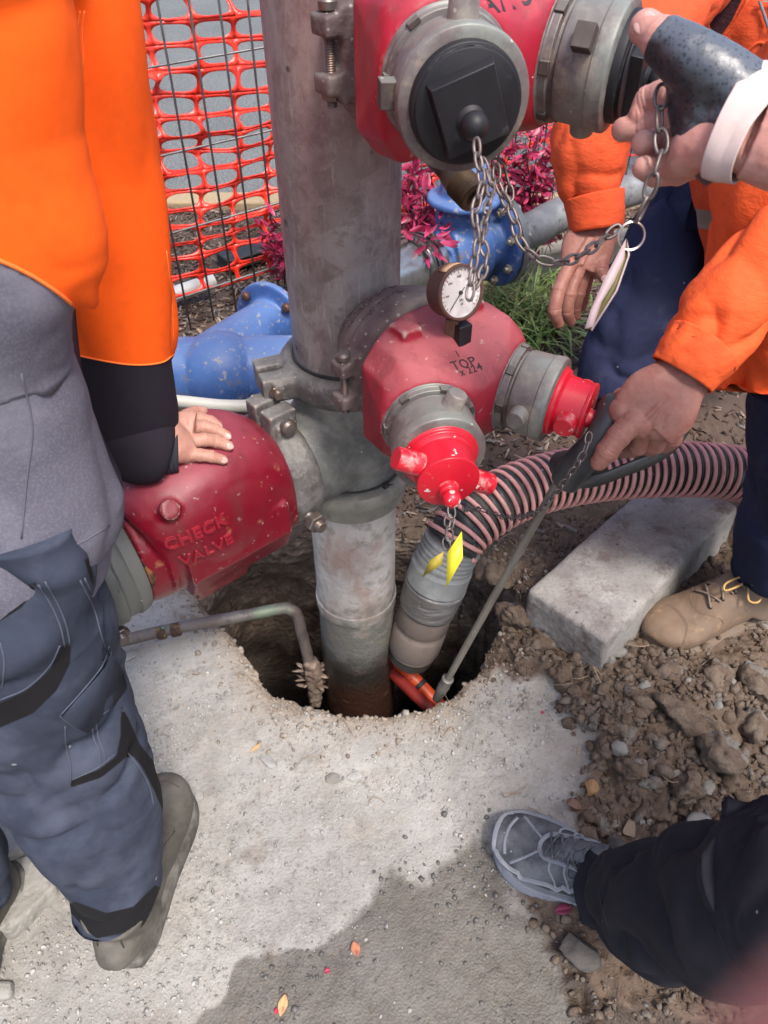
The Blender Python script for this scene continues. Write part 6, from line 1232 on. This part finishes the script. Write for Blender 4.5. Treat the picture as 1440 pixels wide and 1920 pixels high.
P2 = proj(gC[0]); pan = polyd(P2, [(1270, 385), (1310, 392), (1440, 412), (1600, 430), (1600, 470), (1440, 448), (1310, 428), (1270, 418)]) / 2; gap = polyd(P2, [(1326, -80), (1322, 0), (1334, 70), (1345, 78), (1372, 40), (1400, -20), (1420, -100)]) / 2
shc = obj('shirt', gC, M_shirt2, pc, sharp=180, attrs={'panel': pan, 'gap': gap}, label='orange work shirt with a dull reflective band')
bC_ = bvh(gC)
for ln in ([(1402, 0), (1375, 45), (1345, 82)], [(1396, 100), (1420, 80), (1440, 84)], [(1320, 0), (1332, 72)]):
    g_ = seamline(bC_, ln, .003, .001); 
    if g_: obj('placket', g_, M_shirt2, shc, sharp=180, attrs={'panel': np.full(len(g_[0]), 9.), 'gap': np.full(len(g_[0]), 9.)})
zp = [hit(bC_, 1422, 5, .01), hit(bC_, 1436, 50, .01), hit(bC_, 1450, 48, .01), hit(bC_, 1446, 5, .01)]
if all(z is not None for z in zp): obj('buckle', tube(np.array(zp), .003, 8, closed=True), mat('grey_buckle', (.20, .22, .26), .4, metal=.3), shc)
sc_ = pd3([(1370, -110, 1.42), (1270, -10, 1.30), (1190, 90, 1.23), (1128, 190, 1.205), (1106, 270, 1.215), (1108, 330, 1.228), (1114, 372, 1.238)]); gS = tube(sc_, [(.075, .07), (.075, .07), (.072, .068), (.0665, .064), (.064, .060), (.059, .055), (.048, .046)], 90, n=9, up=FW)
gS = wr(gS, .010, 11, (1, 1, 1.2), 41, .001); gS = pxfold(gS, [([(1040, 300), (1090, 320), (1150, 310), (1180, 290)], -1), ([(1050, 345), (1110, 352), (1175, 335)], .8), ([(1060, 230), (1100, 270), (1170, 260)], .9), ([(1045, 260), (1090, 285), (1140, 285)], -.8)], .008, 10)
sS = obj('sleeve', gS, M_shirt2, shc, sharp=180, attrs={'panel': np.full(len(gS[0]), 9.), 'gap': np.full(len(gS[0]), 9.)})
cC = tube(pd3([(1113, 366, 1.236), (1116, 395, 1.242), (1118, 432, 1.25)]), [(.0495, .046), (.0475, .044), (.0455, .042)], 64, n=6, up=FW, caps=False); cC = wr(cC, .002, 14, (1, 1, 1), 5); obj('cuff', cC, M_shirt2, shc, sharp=180, solid=.002, attrs={'panel': np.full(len(cC[0]), 9.), 'gap': np.full(len(cC[0]), 9.)})
lC = pd3([(1340, 400, 1.98), (1290, 392, 2.05), (1262, 430, 2.08), (1246, 500, 2.10), (1215, 570, 2.13), (1180, 640, 2.17), (1163, 700, 2.20), (1160, 738, 2.22)]); gL = tube(lC, [(.10, .10), (.10, .10), (.105, .12), (.135, .12), (.140, .11), (.128, .10), (.118, .09), (.112, .085)], 90, n=9, up=FW); gL = wr(gL, .014, 7, (1, 1, 1), 51)
trc = obj('trousers', gL, M_navy, pc, sharp=180); g2 = wr(tube([hipC + (.10, .15, -.02), hipC + (.16, .38, -.02), hipC + (.10, .42, -.30), hipC + (.10, .42, -.50)], [.11, .10, .09, .08], 48, n=6), .012, 7, seed=3); obj('trouser_leg', g2, M_navy, trc, sharp=180)
M_tan = mat('tan_suede', (.165, .105, .066), .8, layers=[dict(s=12, lo=.42, hi=.68, c=(.225, .155, .105), d=6), dict(s=9, lo=.48, hi=.64, c=(.15, .11, .088), a=.7, d=6), dict(s=26, lo=.58, hi=.7, c=(.40, .25, .13), a=.6), dict(k='dots', s=90, p=.08, r0=.25, c=(.10, .06, .04), a=.6)], bump=[('n', 220, .25, .001), ('n', 30, .2, .004)])
M_tansole = mat('tan_sole', (.20, .145, .105), .8, layers=[dict(s=20, lo=.4, hi=.7, c=(.20, .155, .12), d=6)], bump=[('n', 90, .4, .002)])
foot('boot', pc, PZ(1050, 752, 0), PZ(1180, 700, 0), .112, M_tan, M_tansole, shaft=.12, lab='tan suede boot under the navy trouser hem')

# ---------------------------------------------------------------- 3. near worker bending in from the right
pn = thing('person', 'worker in bright orange shirt at the right edge gripping the black rod handle', 'person', tuple(PZ(1480, 1080, 0)))
fn = [(pd3([(1186, 792, .925), (1160, 818, .925), (1139, 846, .932), (1123, 866, .942)]), [.0165, .0150, .0140, .0112]), (pd3([(1205, 808, .94), (1196, 836, .965), (1170, 842, .99), (1150, 830, 1.0)]), .0118), (pd3([(1235, 806, .94), (1228, 834, .965), (1200, 842, .995), (1180, 826, 1.005)]), .0118), (pd3([(1262, 796, .94), (1262, 822, .96), (1238, 836, .99), (1215, 820, 1.005)]), .0112),
      (pd3([(1195, 740, .945), (1168, 748, .965), (1142, 768, 1.0), (1128, 800, 1.01)]), .0135)]
hn = hand(fn, (pd3([(1298, 690, .925), (1276, 712, .925), (1240, 752, .925), (1205, 790, .932)]), [(.034, .026), (.036, .025), (.050, .023), (.046, .019)]), tendons=[pd3([(1262 + 8 * k, 730 + 8 * k, .905), (1232 + 12 * k, 762 + 7 * k, .906), (1205 + 20 * k, 792 + 5 * k, .914)]) for k in (0, 1, 2)],
          arm=(pd3([(1480, 450, .89), (1380, 565, .91), (1300, 688, .925)]), [(.045, .045), (.042, .04), (.034, .027)]), vox=.0015, extra=[sphere(PD(1168, 770, .935), .018, 20, 12), sphere(PD(1200, 800, .925), .015), sphere(PD(1232, 806, .93), .014), sphere(PD(1260, 798, .93), .013)])
shD = PD(1700, 300, .95); hcD = PD(1640, -60, .95); hipD = PD(1640, 760, 1.25)
coreD = [tube([hipD, (hipD + shD) / 2, shD, hcD - [0, 0, .1]], [.12, .13, .12, .06], 24, n=4), head_geo(hcD, (-.9, .1)), tube([shD, PD(1560, 420, .9), PD(1440, 500, .895)], [.06, .05, .045], 20, n=3), tube([hipD, PD(1520, 900, 1.35), PD(1455, 1050, 1.5)], [.08, .06, .04], 20, n=3)]
obj('body', join(hn, *coreD), M_skin2, pn, sharp=180, label='ruddy hand pressing one finger down along the handle'); obj('hair', hair_geo(hcD, (-.9, .1)), M_hair, pn, sharp=180)
tD = pd3([(1650, 120, .93), (1600, 300, .95), (1580, 450, .98), (1566, 550, 1.03), (1562, 610, 1.05), (1560, 672, 1.07)]); gD = tube(tD, [(.15, .13), (.17, .14), (.17, .14), (.170, .14), (.176, .14), (.180, .145)], 110, n=10, up=FW)
gD = wr(gD, .016, 12, (1, 1, .5), 61, .001); shd = obj('shirt', gD, M_shirt, pn, sharp=180, attrs={'panel': np.full(len(gD[0]), 9.)}, label='loose bright orange shirt with a creased tail')
sn_ = pd3([(1700, 330, .92), (1590, 390, .90), (1480, 462, .895), (1400, 540, .905), (1345, 612, .915), (1312, 660, .92)]); gN = tube(sn_, [(.07, .07), (.066, .066), (.062, .06), (.0585, .056), (.053, .050), (.047, .044)], 100, n=12, up=FW)
gN = wr(gN, .010, 12, (1, 1, 1), 71, .0012); gN = pxfold(gN, [([(1290, 620), (1330, 640), (1370, 660)], -.9), ([(1330, 560), (1370, 580), (1420, 560)], 1), ([(1345, 540), (1400, 545), (1440, 520)], -.9), ([(1300, 600), (1345, 612), (1395, 640)], .8), ([(1370, 480), (1410, 500), (1440, 480)], .8)], .009, 9)
obj('sleeve', gN, M_shirt, shd, sharp=180, attrs={'panel': np.full(len(gN[0]), 9.)})
cN = tube(pd3([(1322, 648, .918), (1300, 675, .92), (1279, 704, .925)]), [(.0485, .045), (.0455, .042), (.0425, .038)], 80, n=8, up=FW, caps=False); cN = wr(cN, .003, 22, (1, 1, 1), 75, .0008)
obj('cuff', cN, M_shirt, shd, sharp=180, solid=.0022, attrs={'panel': np.full(len(cN[0]), 9.)})
lD = pd3([(1545, 700, 1.12), (1535, 770, 1.16), (1515, 860, 1.27), (1488, 950, 1.38), (1462, 1020, 1.47), (1452, 1066, 1.52)]); gE = tube(lD, [(.115, .11), (.105, .10), (.10, .095), (.094, .09), (.088, .085), (.084, .08)], 100, n=10, up=FW); gE = wr(gE, .010, 7, (1, 1, 1), 81)
trd = obj('trousers', gE, M_navy, pn, sharp=180); g2 = wr(tube([hipD + (.05, .05, 0), hipD + (.25, .25, -.25), hipD + (.35, .22, -.75)], [.12, .09, .075], 48, n=6), .012, 7, seed=3); obj('trouser_leg', g2, M_navy, trd, sharp=180)
tz = gh(np.array([[.6, 1.0]]))[0][0]; toeD, heelD = PZ(1206, 1214, .030), PZ(1206, 1214, .030) + unit([.93, .34, 0]) * .32
b3, sp3, on3, p33, bb3 = foot('boot', pn, toeD, heelD, .132, M_tan, M_tansole, shaft=.09, side=1, lab='scuffed tan suede lace-up boot', hgt=1.38, sole=.026, shaft_r=.054)
M_tst = mat('tan_stitch', (.17, .115, .08), .8); M_lace = mat('waxed_lace', (.20, .145, .11), .6); M_lace2 = mat('yellow_lace', (.50, .31, .10), .6)
for l in ([(.86, -.052), (.80, -.03), (.785, 0), (.80, .03), (.86, .052)], [(.865, -.052), (.81, -.03), (.795, 0), (.81, .03), (.865, .052)], [(.58, .052), (.66, .035), (.70, .018), (.70, -.01), (.66, -.03), (.58, -.05)], [(.30, .050), (.45, .046), (.60, .050)], [(.30, -.048), (.45, -.046), (.58, -.05)]): obj('seam', on3(l, .0010, -.0001), M_tst, b3, sharp=180)
obj('tongue', tube([sp3(.62, 0, .001), sp3(.54, 0, .003), sp3(.45, 0, .005), sp3(.37, 0, .010)], [(.016, .003), (.019, .004), (.022, .004), (.022, .004)], 16, n=5, up=(0, 0, 1)), M_tan, b3, sharp=180)
laces(b3, sp3, M_lace, .64, .40, 4, .024, .0024, off=.0045)
lk = sp3(.36, .012, .014); lp_ = np.array([lk, lk + unit(toeD - heelD) * .03 + [0, 0, .012], lk + unit(toeD - heelD) * .065 + [0, 0, .006], lk + unit(toeD - heelD) * .07 + [.0, -.012, .000], lk + unit(toeD - heelD) * .04 + [0, -.014, .004], lk + [0, -.003, .002]])
lq_ = np.array([lk, lk + [.01, -.03, .002], lk + [.0, -.055, -.012], lk + [-.018, -.050, -.014], lk + [-.012, -.02, 0], lk])
obj('lace', join(tube(lp_, .0023, 8, n=6), tube(lq_, .0023, 8, n=6), sphere(lk, .006, 12, 8)), M_lace2, b3, sharp=180)
for s in (.64, .56, .48, .40):
    for k in (-1, 1): obj('eyelet', lathe(sp3(s, k * .024, .001), (0, 0, 1), [(0, .0032), (.0012, .0032), (.0012, .0018)], 12), M_rubber, b3)

# ---------------------------------------------------------------- 4. person with the gloved hand and dusty sports shoe
pg = thing('person', 'person in charcoal trousers and dusty sports shoe wearing a black fingerless glove', 'person', (.50, .30, 0))
fg = [(pd3([(1345, 150, .535), (1290, 112, .535), (1240, 74, .545), (1211, 52, .552)]), [.0185, .0165, .0140, .0122]), (pd3([(1320, 205, .575), (1262, 178, .60), (1218, 190, .62), (1200, 215, .625)]), .0120), (pd3([(1318, 222, .585), (1262, 225, .61), (1210, 234, .63), (1168, 243, .635)]), .0122),
      (pd3([(1318, 262, .585), (1268, 270, .605), (1228, 272, .60), (1207, 268, .588)]), .0118), (pd3([(1320, 302, .585), (1272, 318, .60), (1232, 322, .595), (1207, 314, .582)]), .0108)]
hg = hand(fg, (pd3([(1430, 236, .53), (1385, 232, .54), (1345, 240, .56), (1310, 258, .583)]), [(.034, .024), (.036, .023), (.045, .022), (.042, .016)]), arm=(pd3([(1900, 330, .56), (1640, 285, .53), (1500, 255, .525), (1420, 236, .53)]), [(.050, .046), (.048, .042), (.0405, .034), (.0375, .028)]), vox=.0014,
          extra=[tube(pd3([(1400, 195, .54), (1350, 170, .548), (1330, 180, .560)]), [.020, .018, .016], 20, n=5)])
hcG = np.array([.85, .10, 1.66]); coreG = [tube([(.80, .05, .9), (.80, .03, 1.15), (.80, .04, 1.42), (.83, .07, 1.52)], [(.14, .09), (.15, .09), (.17, .09), (.06, .06)], 24, n=4, up=(0, 1, 0)), head_geo(hcG, (-.5, .8)), tube([(.72, .10, 1.38), (.66, .22, 1.20), PD(1700, 300, .54)], [.055, .05, .045], 20, n=3), tube([(.70, .08, .9), PD(1600, 1690, .74), PD(1330, 1700, .96), PD(1210, 1700, 1.11), PD(1150, 1690, 1.19)], [.05, .045, .045, .045, .035], 20, n=3), tube([(.88, .02, .9), (.92, .10, .5), (.92, .02, .1)], [.08, .06, .04], 20, n=3)]
obj('body', join(hg, *coreG), M_skin3, pg, sharp=180, label='bare fingertips and forearm beyond the glove'); obj('hair', hair_geo(hcG, (-.5, .8)), M_hair, pg, sharp=180)
tn = fg[0][0]; vw = -unit(ray(1211, 50)); obj('fingernail', nail(tn[-1] + unit(tn[-1] - tn[-2]) * .0005 + unit(vw + [-.12, 0, .28]) * .0112, tn[-1] - tn[-2], vw + [-.12, 0, .30], .0082, .0092), M_nail, pg, sharp=180)
M_glove = mat('perforated_glove', (.020, .022, .028), .38, spec=.6, layers=[dict(k='up', lo=.1, hi=.9, n=.3, c=(.11, .125, .16), a=.7), dict(k='dots', s=360, p=1.0, r0=.62, c=(.006, .007, .01), a=1), dict(k='up', lo=.1, hi=.9, n=.3, c=(.075, .085, .105), a=.55), dict(s=60, lo=.55, hi=.7, c=(.06, .06, .065), a=.5)], bump=[('n', 60, .3, .003)])  # bluish tints on upward faces: highlight painted into the black leather
ggv = [tube(pd3([(1236, 72, .543), (1262, 90, .540), (1300, 118, .535), (1345, 152, .535), (1378, 185, .537)]), [.0158, .0178, .0205, .0235, .026], 28, n=6),
       tube(pd3([(1380, 222, .539), (1358, 234, .546), (1345, 270, .562), (1340, 300, .57)]), [(.036, .024), (.034, .024), (.026, .018), (.018, .012)], 28, n=6, up=FW), tube(pd3([(1300, 150, .54), (1320, 200, .55), (1340, 262, .56), (1368, 320, .565)]), [(.014, .024), (.024, .026), (.024, .024), (.018, .020)], 24, n=6, up=FW)]
gm = remesh(join(*ggv), .0018, 5); gm = displace(gm, lambda p, n: ridge(p * 55, 2, 3) * .0016)
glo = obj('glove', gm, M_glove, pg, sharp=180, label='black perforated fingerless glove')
wp = pd3([(1368, 225, .539), (1386, 229, .536), (1406, 234, .533), (1430, 241, .529)]); wg = tube(wp, [(.0425, .0300), (.0432, .0305), (.0425, .0305), (.0410, .030)], 72, n=8, up=FW, caps=False); wg = wr(wg, .0010, 20, (1, 1, 1), 9)
wg = (wg[0] + np.array([1, 0, 0]) * (np.clip(wg[0][:, 2:3] - 1.19, 0, 1) * .30) * (np.arange(len(wg[0]))[:, None] / len(wg[0])), wg[1])
obj('wrist_wrap', wg, fab('pale_wrap', (.55, .44, .41), (.60, .50, .47), ws=1400), glo, solid=.0016, sharp=180, label='pale elastic wrist wrap')
# jacket hidden beyond the frame so the figure is whole
jg = wr(tube([(.80, .05, .84), (.80, .03, 1.0), (.80, .04, 1.25), (.80, .05, 1.45), (.82, .06, 1.52)], [(.17, .12), (.17, .12), (.19, .12), (.16, .10), (.07, .07)], 60, n=8, up=(0, 1, 0)), .012, 8, seed=4); obj('shirt', join(jg, wr(tube([(.70, .08, 1.42), (.66, .20, 1.24), (.60, .32, 1.14)], [.075, .068, .06], 40, n=6), .008, 9, seed=6)), M_black_tr, pg, sharp=180)
lg = pd3([(1128, 1664, 1.205), (1142, 1668, 1.195), (1172, 1684, 1.145), (1210, 1700, 1.08), (1262, 1706, 1.0), (1330, 1700, .91), (1400, 1694, .83), (1480, 1690, .77), (1600, 1690, .71)])
lg = np.vstack([lg, [[.66, .10, .86]]]); gG = tube(lg, [(.0590, .052), (.061, .056), (.076, .070), (.094, .084), (.0985, .092), (.0955, .094), (.0935, .095), (.094, .095), (.098, .10), (.12, .12)], 120, n=12, up=FW)
gG = wr(gG, .015, 9, (1.2, 1, .8), 91, .0006); gG = pxfold(gG, [([(1140, 1610), (1165, 1680), (1230, 1760), (1330, 1800)], -1.2), ([(1180, 1600), (1200, 1670), (1270, 1740), (1370, 1790)], 1), ([(1270, 1530), (1268, 1600), (1290, 1680), (1340, 1740)], -.7), ([(1310, 1520), (1320, 1600), (1350, 1680)], .5), ([(1130, 1742), (1200, 1748), (1270, 1750)], -.7)], .0065, 13)
tg_ = obj('trousers', gG, M_black_tr, pg, sharp=180, label='charcoal trouser leg'); gb = bvh(gG); g2 = wr(tube([(.88, .03, .9), (.92, .10, .5), (.92, .04, .1)], [.12, .095, .07], 48, n=6), .012, 7, seed=3); g2 = join(g2, tube([(.66, .10, .86), (.72, .07, .92), (.85, .04, .96)], [.125, .14, .13], 48, n=6)); obj('trouser_leg', g2, M_black_tr, tg_, sharp=180)
g_ = seamline(gb, [(1128, 1612), (1122, 1655), (1130, 1700), (1140, 1738)], .0008, .0001)
if g_: obj('seam', g_, mat('dark_stitch', (.018, .017, .022), .8), tg_, sharp=180)
M_mesh = mat('dusty_shoe_mesh', (.045, .048, .056), .8, layers=[dict(s=20, lo=.42, hi=.66, c=(.15, .155, .165), d=6), dict(k='dots', s=120, p=.1, r0=.3, c=(.35, .36, .34)), dict(k='attr', name='x', lo=5, hi=6, c=(0, 0, 0))], bump=[('v', 520, .9, .0012)])
M_ov = mat('dusty_overlay', (.19, .20, .225), .6, layers=[dict(s=25, lo=.42, hi=.66, c=(.28, .285, .295), d=6), dict(s=50, lo=.55, hi=.7, c=(.13, .13, .15), a=.7)], bump=[('n', 120, .2, .001)]); M_ssole = mat('grey_midsole', (.22, .225, .26), .7, layers=[dict(s=25, lo=.42, hi=.7, c=(.33, .33, .35), d=6), dict(s=40, lo=.55, hi=.7, c=(.14, .13, .15))], bump=[('n', 90, .3, .002)])
toeG = PZ(922, 1578, .0); dG = unit((PZ(1190, 1704, 0) - toeG) * [1, 1, 0]); b5, sp5, on5, p35, _ = foot('sports_shoe', pg, toeG, toeG + dG * .300, .120, M_mesh, M_ssole, shaft=.02, side=1, hgt=1.12, sole=.026, lab='dusty grey sports shoe with pale overlays', style='shoe')
def strip(l, r):
    c_ = catmull(np.array(l, float), 6); obj('overlay', tube([sp5(a, b, 0) for a, b in c_], [(r * 1.15, .0016)] * len(c_), 10, up=(0, 0, 1)), M_ov, b5, sharp=180)
strip([(.50, .050), (.62, .050), (.74, .053), (.86, .050), (.95, .034), (.985, .0), (.965, -.034), (.88, -.050), (.76, -.053), (.62, -.048), (.50, -.046)], .0058)
strip([(.40, .040), (.50, .028), (.60, .024), (.70, .020), (.735, .0), (.70, -.020), (.60, -.024), (.50, -.028), (.40, -.040)], .0042)
strip([(.735, .012), (.80, .030), (.86, .044)], .0022); strip([(.735, -.010), (.80, -.026), (.87, -.042)], .0022); strip([(.90, -.034), (.925, -.012), (.925, .014), (.90, .034)], .0026)
for a, c in ((.66, .58), (.58, .50), (.50, .42), (.42, .33)):
    for k in (1, -1): strip([(a, k * .024), (a - .01, k * .038), (c, k * .052)], .0021)
obj('tongue', tube([sp5(.70, 0, .0), sp5(.60, 0, .003), sp5(.50, 0, .005), sp5(.40, 0, .008)], [(.014, .003), (.018, .004), (.02, .005), (.022, .005)], 16, n=5, up=(0, 0, 1)), M_mesh, b5, sharp=180)
M_dl = mat('dark_lace', (.06, .06, .068), .75, layers=[dict(s=90, lo=.45, hi=.65, c=(.14, .14, .15))]); laces(b5, sp5, M_dl, .69, .42, 6, .021, .0021, off=.0045)
k0 = sp5(.46, -.012, .012); side = -np.cross([0, 0, 1], dG); 
for s_, ln_ in ((1, .05), (-1, .06)):
    obj('lace', tube(np.array([k0, k0 - dG * .012 - side * .025 * -1 + [0, 0, .004], k0 - dG * .008 * s_ + side * ln_ + [0, 0, -.022], k0 - dG * .022 * s_ + side * (ln_ + .005) + [0, 0, -.034], k0 - dG * .03 + side * .028 + [0, 0, -.01], k0]), .0020, 8, n=6), M_dl, b5, sharp=180)

# ---------------------------------------------------------------- 5. the photographer's finger at the corner of the lens
ph = thing('person', 'blurred pink fingertip of the photographer covering the bottom right corner', 'person', (.10, -.02, 1.2))
ft = pd3([(1975, 2455, .0160)])[0]; dr = unit([.62, -.28, -.74])
fp5 = [(np.array([ft, ft + dr * .022, ft + dr * .045, ft + dr * .072])[::-1], [.0095, .0092, .0086, .0078])]
pc5 = ft + dr * .09
for k in range(1, 4): q = pc5 + np.array([.012 * k, -.024 * k, -.008 * k]); fp5.append((np.array([q, q - dr * .03 + [-.006, -.01, .0], q - dr * .045 + [.008, -.02, 0], q - dr * .035 + [.018, -.02, -.01]]), [.0095, .0092, .0088, .0078]))
q = pc5 + np.array([.03, .01, -.03]); fp5.append((np.array([q + dr * .03, q - dr * .005 + [.02, .0, .012], q - dr * .03 + [.032, 0, .018]]), [.013, .012, .010]))
h5 = hand(fp5, (np.array([pc5 + dr * .002 + [.01, -.02, -.005], pc5 + dr * .05 + [.025, -.03, -.005], pc5 + dr * .11 + [.03, -.03, -.005], pc5 + dr * .26 + [.05, -.05, 0]]), [(.038, .014), (.040, .017), (.030, .024), (.040, .040)]), vox=.0022)
obj('hand', h5, M_skin3, ph, sharp=180)
